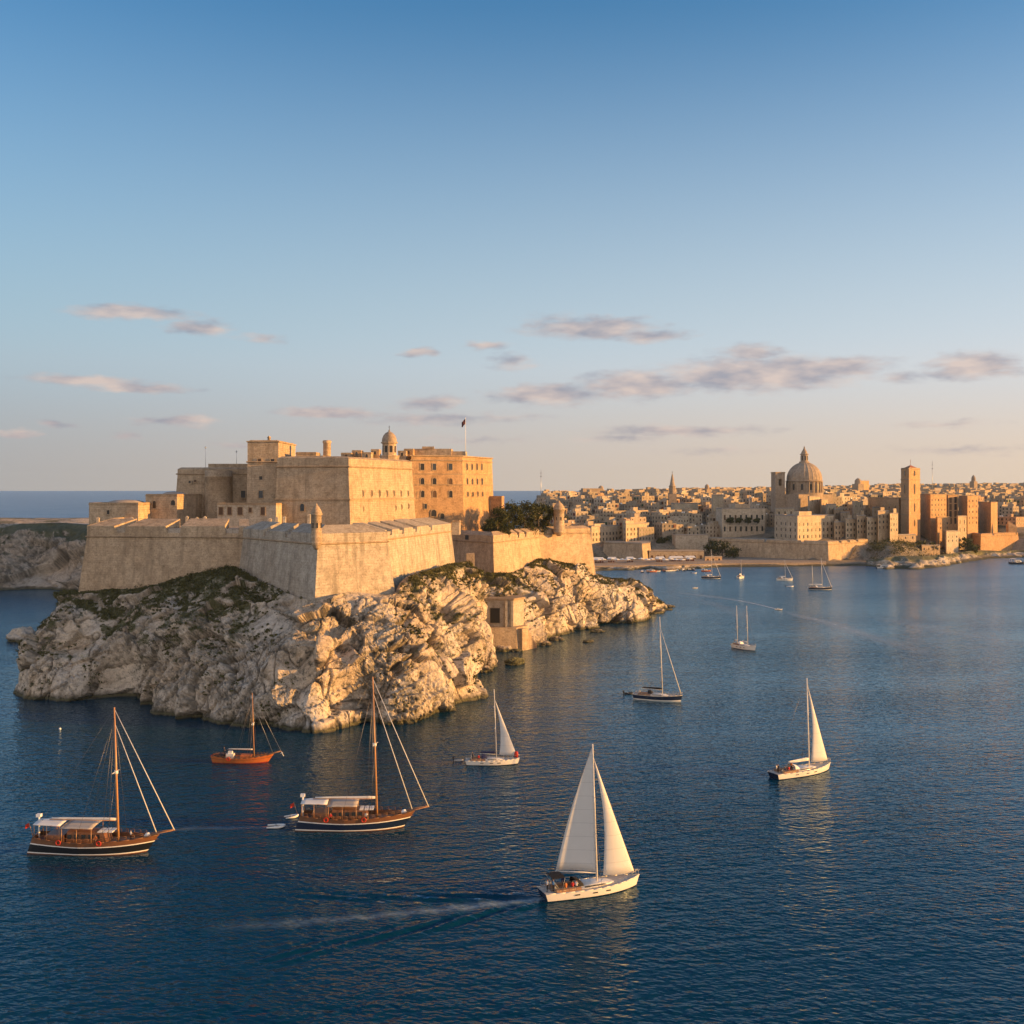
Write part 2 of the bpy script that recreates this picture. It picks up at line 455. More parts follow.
# ---------------------------------------------------------------- rock material
def rock_material(name, base, warm, veg=(0.075, 0.085, 0.035), scale=1.0):
    t = NT(name)
    g = t.node('ShaderNodeNewGeometry'); p = g.outputs['Position']
    tilt = t.node('ShaderNodeVectorRotate'); tilt.rotation_type = 'EULER_XYZ'
    t.l.new(p, tilt.inputs['Vector']); tilt.inputs['Rotation'].default_value = (radians(-14), radians(24), 0)
    tp = tilt.outputs[0]
    big = t.noise(p, 0.055 / scale, 5, 0.6); mid = t.noise(p, 0.35 / scale, 6, 0.7); fine = t.noise(p, 1.6 / scale, 6, 0.75)
    strat = t.noise(t.vm('MULTIPLY', tp, (0.10 / scale, 0.10 / scale, 0.9 / scale)), 1.0, 6, 0.7)
    c = t.mix(t.ramp(big, [(0.35, 0.0), (0.65, 1.0)]), base + (1,), warm + (1,))
    c = t.mix(1.0, c, t.ramp(mid, [(0.28, (.62, .60, .57, 1)), (0.5, (1, 1, 1, 1)), (0.72, (1.2, 1.19, 1.16, 1))]), 'MULTIPLY')
    c = t.mix(0.8, c, t.ramp(strat, [(0.30, (.62, .58, .52, 1)), (0.47, (1, 1, 1, 1)), (0.7, (1.12, 1.1, 1.06, 1))]), 'MULTIPLY')
    c = t.mix(0.9, c, t.ramp(fine, [(0.32, (.52, .49, .45, 1)), (0.48, (1, 1, 1, 1)), (0.75, (1.2, 1.18, 1.15, 1))]), 'MULTIPLY')
    # lichen-dark weathering on the pitted old surface; cracks and slab joints darkened too
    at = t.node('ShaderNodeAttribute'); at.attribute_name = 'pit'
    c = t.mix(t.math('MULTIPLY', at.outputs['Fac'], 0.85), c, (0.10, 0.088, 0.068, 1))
    spk = t.noise(p, 0.75 / scale, 6, 0.72); zone = t.noise(p, 0.085 / scale, 3, 0.5)
    sf = t.math('MULTIPLY', t.ramp(spk, [(0.50, 0.0), (0.60, 1.0)]), t.ramp(zone, [(0.43, 0.08), (0.58, 0.9)]))
    c = t.mix(sf, c, (0.085, 0.078, 0.058, 1))
    vg = t.node('ShaderNodeAttribute'); vg.attribute_name = 'veg'
    vf = t.ramp(t.math('ADD', vg.outputs['Fac'], t.math('MULTIPLY', t.math('SUBTRACT', fine, 0.5), 1.3)), [(0.38, 0.0), (0.60, 1.0)])
    vc = t.mix(mid, (veg[0] * .55, veg[1] * .55, veg[2] * .5, 1), (veg[0] * 1.7, veg[1] * 1.5, veg[2] * 1.4, 1))
    c = t.mix(t.math('MULTIPLY', vf, 0.9), c, vc)
    # wet algae band at the waterline with a pale salt rim above it
    s = t.node('ShaderNodeSeparateXYZ'); t.l.new(p, s.inputs[0])
    zz = t.math('ADD', s.outputs[2], t.math('MULTIPLY', t.math('SUBTRACT', mid, 0.5), 1.6))
    c = t.mix(t.ramp(t.math('DIVIDE', zz, 4.0), [(0.16, 0.92), (0.30, 0.55), (0.50, 0.0)]), c, (0.035, 0.034, 0.018, 1))
    rim = t.ramp(t.math('DIVIDE', s.outputs[2], 4.0), [(0.05, 0.0), (0.09, 0.7), (0.14, 0.7), (0.19, 0.0)])
    c = t.mix(t.math('MULTIPLY', rim, 0.5), c, (0.20, 0.19, 0.10, 1))
    hgt = t.math('ADD', t.math('MULTIPLY', mid, 0.9), t.math('ADD', t.math('MULTIPLY', strat, 0.7), t.math('MULTIPLY', fine, 0.45)))
    n = t.bump(hgt, 0.75 * scale, 0.9)
    return t.out(c, 0.93, n)


M['rock'] = rock_material('coast_rock', (0.60, 0.54, 0.47), (0.54, 0.43, 0.32))
M['rock_far'] = rock_material('far_coast_rock', (0.44, 0.40, 0.35), (0.46, 0.37, 0.29), (0.08, 0.09, 0.05), 2.0)


def add_attr(me, name, arr):
    a = me.attributes.new(name, 'FLOAT', 'POINT'); a.data.foreach_set('value', np.asarray(arr, dtype=np.float32))


def grid_mesh(name, V, nu, nv, mat, attrs=None, wrap=False, smooth=True):
    me = bpy.data.meshes.new(name)
    idx = np.arange(nu * nv).reshape(nu, nv)
    if wrap:
        idx = np.concatenate([idx, idx[:1]], 0)
    a, b, c, d = idx[:-1, :-1].ravel(), idx[1:, :-1].ravel(), idx[1:, 1:].ravel(), idx[:-1, 1:].ravel()
    q = np.stack([a, b, c, d], 1)
    me.vertices.add(len(V)); me.vertices.foreach_set('co', V.astype(np.float32).ravel())
    me.loops.add(q.size); me.loops.foreach_set('vertex_index', q.ravel().astype(np.int32))
    me.polygons.add(len(q)); me.polygons.foreach_set('loop_start', (np.arange(len(q)) * 4).astype(np.int32))
    me.polygons.foreach_set('loop_total', np.full(len(q), 4, dtype=np.int32))
    me.polygons.foreach_set('use_smooth', np.full(len(q), smooth))
    me.update(calc_edges=True)
    me.materials.append(mat)
    for k, v in (attrs or {}).items(): add_attr(me, k, v)
    o = bpy.data.objects.new(name, me); COL.objects.link(o)
    return o


def catmull(pts, step, fine=None):
    """resample an open polyline of n-D points with a Catmull-Rom spline; step may vary per span"""
    pts = np.asarray(pts, float); out = []
    n = len(pts)
    for i in range(n - 1):
        p0 = pts[max(i - 1, 0)]; p1 = pts[i]; p2 = pts[i + 1]; p3 = pts[min(i + 2, n - 1)]
        L = max(np.linalg.norm((p2 - p1)[:2]), np.linalg.norm((p2 - p1)[2:4]))
        st = step if fine is None else fine[i]
        m = max(2, int(L / st))
        t = np.linspace(0, 1, m, endpoint=False)[:, None]
        out.append(0.5 * ((2 * p1) + (-p0 + p2) * t + (2 * p0 - 5 * p1 + 4 * p2 - p3) * t ** 2 + (-p0 + 3 * p1 - 3 * p2 + p3) * t ** 3))
    out.append(pts[-1:])
    return np.concatenate(out)


def slabs(q, s, seed, tilt):
    """angular blocks: each cell has its own step and its own tilted face"""
    p = q / s; i = np.floor(p).astype(np.int64)
    f1 = np.full(len(p), 9.0); f2 = np.full(len(p), 9.0); val = np.zeros(len(p))
    for dx in (-1, 0, 1):
        for dy in (-1, 0, 1):
            for dz in (-1, 0, 1):
                c = i + np.array([dx, dy, dz])
                o = np.stack([_hash(c[:, 0], c[:, 1], c[:, 2], seed + k) for k in (1, 2, 3)], 1)
                r = np.stack([_hash(c[:, 0], c[:, 1], c[:, 2], seed + k) for k in (5, 6, 7)], 1) - 0.5
                v = p - (c + o); d = np.abs(v).max(1) * .6 + np.sqrt((v ** 2).sum(1)) * .4
                h = _hash(c[:, 0], c[:, 1], c[:, 2], seed + 9) - 0.5 + (v * r).sum(1) * tilt
                nearer = d < f1
                f2 = np.where(nearer, f1, np.minimum(f2, d)); val = np.where(nearer, h, val); f1 = np.where(nearer, d, f1)
    return val, f2 - f1


def rock_disp(p, amp=1.0, scale=1.0, seed=0):
    """blocky, bedded limestone relief; returns displacement and a mask of pits, cracks and joints"""
    th = radians(24)
    q = p.copy()
    q[:, 0] = p[:, 0] * cos(th) + p[:, 2] * sin(th)
    q[:, 2] = -p[:, 0] * sin(th) + p[:, 2] * cos(th)
    w = np.stack([fbm(p + 31.7 * k, 8 * scale, seed + 40 + k, 3) for k in range(3)], 1)
    q = q + w * np.array([1.8, 1.8, 1.0]) * scale
    st3 = np.array([1, 1, 1.0])
    d = 5.4 * (0.42 - np.abs(fbm(p * np.array([1, 1, .45]), 17 * scale, seed + 1, 3)) * 1.7)      # gullies and buttresses
    v1, e1 = slabs(q * np.array([1, 1, 1.6]), 12.0 * scale, seed + 2, 1.7)
    v2, e2 = slabs(q * np.array([1, 1, 2.4]), 3.6 * scale, seed + 5, 1.1)
    v3, e3 = slabs(q * np.array([1, 1, 1.8]), 1.35 * scale, seed + 7, 1.0)
    rug = np.clip(0.24 + 2.6 * fbm(p, 15 * scale, seed + 8, 3), 0, 1)
    bed = q[:, 2] / (2.6 * scale); bd = bed - np.floor(bed); bedr = _hash(np.floor(bed).astype(np.int64), np.zeros(len(bed), dtype=np.int64), np.zeros(len(bed), dtype=np.int64), seed + 3)
    d = d + v1 * 3.4 - .6 * np.clip(1 - e1 / .06, 0, 1)
    d = d + v2 * .6 * (.2 + rug) - .45 * np.clip(1 - e2 / .12, 0, 1) * (.4 + rug)
    d = d + v3 * .26 * (.05 + rug)
    d = d + (bd * .7 - .35) * (.3 + .9 * bedr) * (.4 + .6 * rug) + (bedr - .5) * .6
    fz = np.abs(fbm(p * np.array([1, 1, .22]), 6.5 * scale, seed + 51, 3)); fis = np.clip(1 - fz / .055, 0, 1)
    fz2 = np.abs(fbm(p * np.array([1, 1, .3]) + 50, 2.6 * scale, seed + 52, 3)); fis2 = np.clip(1 - fz2 / .07, 0, 1) * rug
    d = d - .9 * fis - .25 * fis2
    rn = 1 - np.abs(fbm(q, 2.2 * scale, seed + 9, 4)) * 2
    d = d + .24 * rn * (.12 + rug) + .10 * fbm(p, .8 * scale, seed + 19, 2) * (.5 + rug)
    pn = fbm(p, 1.5 * scale, seed + 23, 3)
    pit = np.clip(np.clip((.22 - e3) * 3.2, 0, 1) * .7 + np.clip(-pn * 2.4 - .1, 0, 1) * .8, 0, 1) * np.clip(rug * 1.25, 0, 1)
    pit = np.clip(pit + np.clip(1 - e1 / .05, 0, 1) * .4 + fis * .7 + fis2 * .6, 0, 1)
    return d * amp * scale, pit


def loft_rock(name, st, fine, nv, prof, mat, amp=1.0, scale=1.0, seed=0, vegf=None, inset=5.0, bottom=-4.0, topd=0.15, flatshade=False):
    """st rows: Wx, Wy, Tx, Ty, Tz : waterline point and top point. The surface runs from the top down to the water."""
    S = catmull(st, 1.0, fine)
    nu = len(S)
    W = S[:, 0:2]; T = S[:, 2:4]; TZ = S[:, 4]
    vs = np.linspace(0, 1, nv)
    h = np.interp(vs, *prof[0]); g = np.interp(vs, *prof[1])
    XY = T[:, None, :] + (W - T)[:, None, :] * h[None, :, None]
    Z = TZ[:, None] * (1 - g)[None, :]
    pos = np.concatenate([XY, Z[:, :, None]], 2)
    # normals of the smooth surface
    du = np.gradient(pos, axis=0); dv = np.gradient(pos, axis=1)
    for k in range(3):
        for ax in (0,):
            du[..., k] = (np.roll(du[..., k], 2, 0) + du[..., k] + np.roll(du[..., k], -2, 0)) / 3
    nrm = np.cross(dv, du); nrm /= np.linalg.norm(nrm, axis=2, keepdims=True) + 1e-9
    out = (W - T); out /= np.linalg.norm(out, axis=1, keepdims=True) + 1e-9
    sgn = np.sign((nrm[..., :2] * out[:, None, :]).sum(2).mean()); nrm *= sgn
    nrm[..., 2] = np.abs(nrm[..., 2])
    flat = pos.reshape(-1, 3); d, pit = rock_disp(flat, amp, scale, seed)
    d = d.reshape(nu, nv); pit = pit.reshape(nu, nv)
    env = np.clip(vs / topd, 0, 1) ** 0.8
    nn = nrm.copy(); nn[..., 2] *= 0.75
    dd = (d - 0.6) * env[None, :]
    res = pos + nn * dd[..., None]
    # extra rows: a skirt tucked under the masonry, and the foot below the water
    inn = np.concatenate([T - out * inset, (TZ - 0.5)[:, None]], 1)
    foot = res[:, -1, :].copy(); foot[:, 2] = bottom
    V = np.concatenate([inn[:, None, :], res, foot[:, None, :]], 1)
    fullp = V.reshape(-1, 3)
    dz = np.gradient(V, axis=1); hx = np.hypot(dz[..., 0], dz[..., 1]); slope = np.abs(dz[..., 2]) / (hx + 1e-6)
    sl = slope.copy()
    for _ in range(2): sl = (np.roll(sl, 1, 1) + sl + np.roll(sl, -1, 1)) / 3
    nz_ = fbm(fullp, 7 * scale, seed + 60, 4).reshape(sl.shape)
    vv = np.concatenate([[0], vs, [1]])[None, :]
    veg = np.clip(1.25 - 0.8 * sl, 0, 1) * np.clip(0.55 + 1.5 * nz_ + (0.55 - vv) * 1.1, 0, 1)
    if vegf is not None: veg = vegf(V, veg, vv)
    veg = np.clip(veg, 0, 1)
    pitf = np.concatenate([pit[:, :1], pit, pit[:, -1:]], 1)
    if sgn < 0: pass
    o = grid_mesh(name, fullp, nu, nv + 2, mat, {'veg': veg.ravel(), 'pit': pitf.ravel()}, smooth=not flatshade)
    return o, V, veg


st = [  # waterline x, y, top x, y, z
    (-60, 710, -60, 665, 20), (-190, 700, -172, 655, 22), (-200, 560, -172, 560, 22), (-188, 450, -150, 440, 20),
    (-163, 395, -138, 385, 22), (-148, 352, -138, 352, 23.5), (-136, 306, -134.5, 338, 24.5),
    (-127, 293, -130.5, 329, 25), (-117, 293, -122, 327, 25.8), (-98, 289, -108, 326, 28), (-86, 274, -95, 324, 31),
    (-67, 261, -83, 322, 33.5), (-56, 258, -69, 304, 30.5), (-45, 256, -52, 282.5, 27.8), (-39, 262, -42, 285, 29.5),
    (-28, 262, -32, 290, 28.5), (-17, 272, -29, 301, 31), (-9, 290, -26.5, 318, 32), (-8, 305, -23, 342, 31.5),
    (-13.5, 330, -20, 358, 31.5), (-9, 340, -17, 368, 31.5), (-6, 343, -14.5, 374, 31.5), (-8, 355, -15, 382, 29), (-10, 383, -12, 398, 26.5),
    (2.5, 388, -7, 407, 24.5), (11, 400, 2, 426, 24.5), (23, 430, 11, 452, 27.5), (31, 438, 15, 457, 27),
    (34.5, 455, 22, 464, 25), (45, 462, 30, 473, 21.5), (54, 467, 36, 480, 19.5), (62, 488, 45, 487, 16),
    (66, 502, 53, 494, 13), (73.5, 520, 61, 508, 7), (67, 536, 58, 522, 8), (45, 560, 45, 530, 14), (10, 640, 5, 600, 18), (-60, 710, -60, 665, 20)]
fine = [12, 12, 8, 2.0, 1.0, .45] + [.36] * 26 + [.7, 3, 6, 10]
fine = (fine + [10] * 40)[:len(st) - 1]
prof = (([0, .12, .3, .55, .75, .88, .95, 1], [0, .16, .38, .66, .84, .94, .98, 1.0]),
        ([0, .12, .3, .55, .75, .88, .95, 1], [0, .05, .15, .35, .58, .80, .93, 1.03]))


def fort_veg(V, veg, vv):
    x, y = V[..., 0], V[..., 1]
    left = np.clip((-52 - x) / 20, 0, 1)
    back = np.clip((x + 34) / 10, 0, 1)
    n = fbm(V.reshape(-1, 3), 5.0, 77, 3).reshape(x.shape)
    n2 = fbm(V.reshape(-1, 3) * np.array([1, 1, 1.0]), 9.0, 78, 4).reshape(x.shape)
    strip = np.clip(1.2 - vv * 4.6, 0, 1)            # scrub hugging the foot of the walls
    extra = left * np.clip(strip * (0.8 + 1.6 * n) + np.clip(1.0 - vv, 0, 1) ** .6 * np.clip(n2 * 3.4 + 0.3 + 1.0 * n, 0, 1), 0, 1)
    extra = np.maximum(extra, back * np.clip(strip * (.75 + 1.8 * n) + np.clip(0.65 - vv, 0, 1) * np.clip(n2 * 3 + .3, 0, 1), 0, 1))
    mid = (1 - left) * (1 - back)
    n3 = fbm(V.reshape(-1, 3), 2.6, 79, 3).reshape(x.shape)
    extra = extra * np.clip(.62 + 2.6 * n3 + .5 * n, 0, 1)
    md = np.clip(n2 * 3 - .3 + n, 0, 1) * np.clip(.8 - vv, 0, 1) * .9
    return np.clip(np.maximum(np.maximum(veg * (0.75 - 0.5 * mid), extra), md * mid), 0, 1)


rock, RV, Rveg = loft_rock('headland_rock', st, fine, 128, prof, M['rock'], 1.0, 1.0, 3, fort_veg, flatshade=True)
tag(rock, 'pale craggy limestone headland rising from the water under the fort', 'rock', None, 'structure')


# inner ground of the headland (the fill the fort stands on)
def ground_fill():
    m = MB()
    pts = [(-138, 360), (-129, 332), (-84, 326), (-60, 302), (-50, 288), (-34, 296), (-24, 372), (-22, 396), (-8, 412), (10, 462), (33, 484), (30, 530), (0, 560), (-60, 655), (-168, 650), (-168, 560), (-148, 440)]
    m.prism(pts, -3, 24.0)
    o = m.build('fort_ground', M['paving'])
    return tag(o, 'levelled rock platform inside the fort walls', 'ground', None, 'structure')


# ---------------------------------------------------------------- scrub: leaf clumps on the gentler ledges
def leaf_mat(name, c0, c1):
    t = NT(name)
    g = t.node('ShaderNodeNewGeometry').outputs['Position']
    nn = t.noise(g, 0.8, 3)
    at = t.node('ShaderNodeAttribute'); at.attribute_name = 'tint'
    c = t.mix(t.math('ADD', t.math('MULTIPLY', nn, 0.6), t.math('MULTIPLY', at.outputs['Fac'], 0.4)), c0 + (1,), c1 + (1,))
    return t.out(c, 0.85)


M['scrub'] = leaf_mat('scrub_leaves', (0.025, 0.032, 0.011), (0.16, 0.145, 0.055))
M['pine'] = leaf_mat('pine_leaves', (0.018, 0.028, 0.010), (0.085, 0.085, 0.028))
M['trunk'] = plain('bark', (0.10, 0.075, 0.055), 0.9)
rng = np.random.default_rng(5)


def leaf_faces(centres, size, nrm=None):
    """two crossing small triangles-ish quads per centre"""
    n = len(centres)
    a = rng.normal(size=(n, 3)); a /= np.linalg.norm(a, axis=1, keepdims=True)
    b = rng.normal(size=(n, 3)); b -= (a * b).sum(1, keepdims=True) * a; b /= np.linalg.norm(b, axis=1, keepdims=True)
    s = np.asarray(size)[:, None] if np.ndim(size) else size
    v = np.stack([centres - a * s, centres + b * s * .6, centres + a * s, centres - b * s * .6], 1)
    return v.reshape(-1, 3)


def quads_obj(name, V, mat, tint=None, parent=None):
    n = len(V) // 4
    me = bpy.data.meshes.new(name)
    me.vertices.add(len(V)); me.vertices.foreach_set('co', V.astype(np.float32).ravel())
    me.loops.add(n * 4); me.loops.foreach_set('vertex_index', np.arange(n * 4, dtype=np.int32))
    me.polygons.add(n); me.polygons.foreach_set('loop_start', (np.arange(n) * 4).astype(np.int32)); me.polygons.foreach_set('loop_total', np.full(n, 4, dtype=np.int32))
    me.update(calc_edges=True); me.materials.append(mat)
    add_attr(me, 'tint', np.repeat(rng.random(n) if tint is None else tint, 4))
    o = bpy.data.objects.new(name, me); COL.objects.link(o)
    if parent is not None: o.parent = parent
    return o


def scatter_scrub(V, veg, thr, nbush, per, rad, name, label):
    P3 = V[:, 1:-1].reshape(-1, 3); w = veg[:, 1:-1].ravel()
    ok = np.where((w > thr) & (P3[:, 2] > 2.0))[0]
    pr = (w[ok] - thr) ** 1.2; pr /= pr.sum()
    ch = rng.choice(ok, nbush, p=pr)
    c = P3[ch] + np.array([0, 0, 0.15])
    r = rad * (0.4 + rng.random(nbush) ** 2 * 1.3)
    d = rng.normal(size=(nbush, per, 3)); d /= np.linalg.norm(d, axis=2, keepdims=True)
    d *= (rng.random((nbush, per, 1)) ** 0.4) * r[:, None, None] * np.array([1, 1, 0.6])
    cc = (c[:, None, :] + d).reshape(-1, 3)
    tint = np.repeat(rng.random(nbush), per) * .7 + rng.random(nbush * per) * .3
    o = quads_obj(name, leaf_faces(cc, 0.17 + 0.12 * rng.random(len(cc))), M['scrub'], tint)
    return tag(o, label, 'scrub', None, 'stuff')


scatter_scrub(RV, Rveg, 0.42, 7500, 16, 0.7, 'scrub', 'dark green low scrub clinging to the ledges below the fort walls')


nzb = fbm(RV.reshape(-1, 3), 4.5, 91, 3).reshape(Rveg.shape)
vvb = np.linspace(0, 1, Rveg.shape[1])[None, :]
side = np.maximum(np.clip((-48 - RV[..., 0]) / 15, 0, 1), np.clip((RV[..., 0] + 34) / 8, 0, 1))
bush_w = np.clip(.70 + 2.0 * nzb - vvb * .55, 0, 1) * (.25 + .75 * side)
scatter_scrub(RV, bush_w, 0.38, 3800, 22, 0.62, 'bushes', 'scattered small dark bushes dotted over the craggy slopes of the headland')


# ---------------------------------------------------------------- left distant cliff
st2 = [(-520, 560, -520, 640, 36), (-420, 585, -425, 650, 36), (-330, 600, -335, 655, 36.5), (-290, 606, -295, 655, 36), (-262, 612, -268, 655, 36.5), (-240, 600, -250, 650, 35.5),
       (-215, 590, -228, 645, 35), (-190, 570, -200, 640, 35), (-165, 560, -170, 640, 35.5), (-110, 560, -110, 640, 35)]
fine2 = [6, 4, 1.3, 1, 1, 1, 1, 1, 3]
prof2 = (([0, .1, .3, .6, .85, 1], [0, .2, .45, .72, .92, 1.0]), ([0, .1, .3, .6, .85, 1], [0, .12, .34, .62, .85, 1.03]))
cliff, CV, Cveg = loft_rock('distant_cliff', st2, fine2, 60, prof2, M['rock_far'], 0.9, 1.8, 11,
                            lambda V, veg, vv: np.clip(veg * .8 + np.clip(.5 - vv, 0, 1) * (fbm(V.reshape(-1, 3), 9, 5, 3).reshape(V.shape[:2]) * 2 + .9), 0, 1), inset=0.5)
tag(cliff, 'grey brown sea cliff behind the fort at the far left', 'cliff', None, 'structure')
m = MB()   # plateau behind the cliff edge, rising a little to a rocky lip that catches the sun
ex = np.array([[s[2], s[3], s[4]] for s in st2]); ex = catmull(np.concatenate([ex[:, :2], ex[:, :2], ex[:, 2:]], 1), 4.0)
n1 = len(ex); cols = 14; V = np.zeros((n1, cols, 3))
for k in range(cols):
    tt = k / (cols - 1)
    V[:, k, 0] = ex[:, 0]; V[:, k, 1] = ex[:, 1] + 95 * tt - 1
    V[:, k, 2] = ex[:, 4] - 0.6 + 2.0 * sin(tt * pi) * 1.2
V[..., 2] += 0.7 * fbm(V.reshape(-1, 3), 12, 9, 3).reshape(n1, cols)
V[:, -1, 2] = -3
plateau = grid_mesh('cliff_top_ground', V.reshape(-1, 3), n1, cols, M['rock_far'], {'veg': np.clip(0.35 + fbm(V.reshape(-1, 3), 14, 21, 3), 0, 1), 'pit': np.zeros(n1 * cols)})
tag(plateau, 'flat scrubby cliff top at the far left', 'ground', None, 'structure')

# loose boulders at the foot of the headland
def boulder(px, py, r, seed, label, flat=0.55, veg=False):
    x, y, _ = WP(px, py)
    bm_ = bpy.data.meshes.new('boulder')
    import bmesh
    b = bmesh.new(); bmesh.ops.create_icosphere(b, subdivisions=4, radius=1.0)
    co = np.array([v.co[:] for v in b.verts]); nn_ = 1 + 0.45 * fbm(co * 3 + seed * 9.1, 1.6, seed, 4) + .25 * (cells(co * 3 + seed * 3.3, 1.5, seed)[2] - .5)
    co = co * nn_[:, None] * np.array([r * 1.25, r, r * flat])
    for v, c in zip(b.verts, co): v.co = c
    b.to_mesh(bm_); b.free()
    for p_ in bm_.polygons: p_.use_smooth = False
    bm_.materials.append(M['rock'])
    add_attr(bm_, 'veg', np.full(len(bm_.vertices), 0.85 if veg else 0.0)); add_attr(bm_, 'pit', np.zeros(len(bm_.vertices)))
    o = bpy.data.objects.new('boulder', bm_); COL.objects.link(o); o.location = (x, y, r * flat * .25); o.rotation_euler = (0, 0, seed)
    tag(o, label, 'boulder', 'boulders at the water line')


boulder(515, 664, 2.6, 1, 'round green topped boulder alone in the water off the gate quay', .7, True)
boulder(484, 671, 2.4, 2, 'flat dark rock awash in front of the second cliff')
boulder(502, 651, 2.8, 3, 'flat pale ledge rock just below the gate quay')
boulder(516, 651, 1.6, 13, 'small flat rock right of the ledge rock below the quay', .4)
boulder(588, 628, 3.6, 4, 'largest jagged boulder lying in the dark cove below the right bastion')
boulder(578, 629, 2.6, 5, 'jagged boulder between the cliff foot and the largest cove boulder')
boulder(597, 632, 2.2, 6, 'low boulder at the outer end of the cove rocks', .4)
boulder(588, 642, 1.7, 7, 'low wave washed rock in open water off the cove', .35)
boulder(556, 640, 2.3, 8, 'orange lit rock at the cliff foot right of the quay', .5)
boulder(545, 645, 2.2, 14, 'orange lit rock at the cliff foot nearest the quay corner', .5)
boulder(24, 641, 4.5, 9, 'brown boulder in the sea off the left flank of the headland', .9)
boulder(668, 607, 2.6, 10, 'outermost low rock at the tip of the point', .35)
boulder(655, 612, 3.0, 15, 'dark rock just inside the tip of the point', .5)
boulder(620, 622, 3.0, 16, 'dark wet rock under the steep end of the headland', .5)


# ---------------------------------------------------------------- water
def water_mesh():
    def axis(lo, hi, step, far, grow):
        a = list(np.arange(lo, hi + step, step)); s = step
        x = a[-1]
        while x < far: s *= grow; x += s; a.append(x)
        s = step; x = lo; b = []
        while x > -far: s *= grow; x -= s; b.append(x)
        return np.array(b[::-1] + a)
    xs = axis(-75, 45, 0.55, 70000, 1.12); ys = axis(92, 176, 0.55, 70000, 1.12)
    X, Y = np.meshgrid(xs, ys, indexing='ij')
    Pn = np.stack([X.ravel(), Y.ravel(), np.zeros(X.size)], 1); NZ = (fbm(Pn, 7, 61, 3).reshape(X.shape) + .5).clip(0, 1); NZ2 = fbm(Pn, 11, 62, 3).reshape(X.shape)
    Z = np.zeros_like(X); foam = np.zeros_like(X)
    # ship waves behind the big sloop: a V of short crests either side of a smooth foamy track
    def wake(sx, sy, hx, hy, L, spread, amp, wl, z, fo, fa, curve=0.0):
        d = np.array([hx, hy], float); d /= np.linalg.norm(d)
        ax = (sx - X) * d[0] + (sy - Y) * d[1]                      # metres astern
        lat = (X - sx) * (-d[1]) + (Y - sy) * d[0] - curve * ax ** 2
        e = np.clip(ax / 4, 0, 1) * np.clip((L - ax) / (L * .5), 0, 1)
        arm = spread * ax + 0.8
        for sg in (-1, 1):
            off = lat - sg * arm
            env = np.exp(-(off / (0.9 + 0.055 * ax)) ** 2)
            z += amp * env * e * (.55 + .9 * NZ) * np.cos(2 * pi * (ax * .62 - sg * lat * 1.35) / wl + 2.6 * NZ2)
        z += 0.35 * amp * np.exp(-(lat / (0.6 * arm + .5)) ** 2) * e * np.cos(2 * pi * ax / (wl * 1.4))
        w_ = (0.6 + 0.02 * ax) * (.6 + .8 * NZ)
        fo += fa * np.exp(-((lat) / w_) ** 2) * np.clip(1 - ax / L, 0, 1) ** .7 * (ax > -0.5)
    wake(5.0, 151.0, 13.5, 4.3, 46, 0.25, 0.26, 3.2, Z, foam, 1.0, 0.0016)
    co = np.stack([X.ravel(), Y.ravel(), Z.ravel()], 1)
    nx, ny = X.shape
    # the motor boat's long curved white track and fainter old tracks, painted by foam on the coarse sheet need resolution: own strips
    o = grid_mesh('water', co, nx, ny, None, {'foam': foam.ravel()})
    return o


t = NT('sea_water')
g = t.node('ShaderNodeNewGeometry').outputs['Position']
def wrot(v, deg):
    r = t.node('ShaderNodeVectorRotate'); r.rotation_type = 'Z_AXIS'; t.l.new(v, r.inputs['Vector']); r.inputs['Angle'].default_value = radians(deg); return r.outputs[0]
gr = wrot(g, -14)
w1 = t.noise(t.vm('MULTIPLY', gr, (0.32, 0.64, 0.0)), 1.0, 2, 0.5)
w2 = t.noise(t.vm('MULTIPLY', wrot(g, 20), (0.7, 1.4, 0.0)), 1.0, 1, 0.5)
w3 = t.noise(t.vm('MULTIPLY', gr, (1.6, 2.6, 0.0)), 1.0, 3, 0.6)
calm = t.noise(t.vm('MULTIPLY', wrot(g, -10), (0.006, 0.016, 0.0)), 1.0, 4, 0.6)
gust = t.ramp(calm, [(0.35, 0.55), (0.62, 1.15)])
w0 = t.noise(t.vm('MULTIPLY', wrot(g, -6), (0.10, 0.20, 0.0)), 1.0, 4, 0.6)
hh = t.math('ADD', t.math('MULTIPLY', w0, 1.2), 0.0); hh = t.math('MULTIPLY', t.math('ADD', hh, t.math('ADD', t.math('MULTIPLY', w1, 1.0), t.math('ADD', t.math('MULTIPLY', w2, 0.55), t.math('MULTIPLY', w3, 0.04)))), gust)
nrm = t.bump(hh, 0.33, 1.0)
fo = t.node('ShaderNodeAttribute'); fo.attribute_name = 'foam'
fn = t.noise(t.vm('MULTIPLY', g, (0.9, 1.6, 0.0)), 1.0, 4, 0.7)
ff = t.math('MULTIPLY', fo.outputs['Fac'], t.ramp(fn, [(0.35, 0.15), (0.7, 1.0)]))
sep = t.node('ShaderNodeSeparateXYZ'); t.l.new(g, sep.inputs[0])
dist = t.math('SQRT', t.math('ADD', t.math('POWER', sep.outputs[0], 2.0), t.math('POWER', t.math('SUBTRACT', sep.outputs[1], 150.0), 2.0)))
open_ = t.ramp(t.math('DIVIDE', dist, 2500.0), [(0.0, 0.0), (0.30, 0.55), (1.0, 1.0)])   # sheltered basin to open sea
deep = t.mix(open_, t.mix(calm, (0.0002, 0.024, 0.050, 1), (0.0006, 0.036, 0.070, 1)), (0.005, 0.085, 0.19, 1))
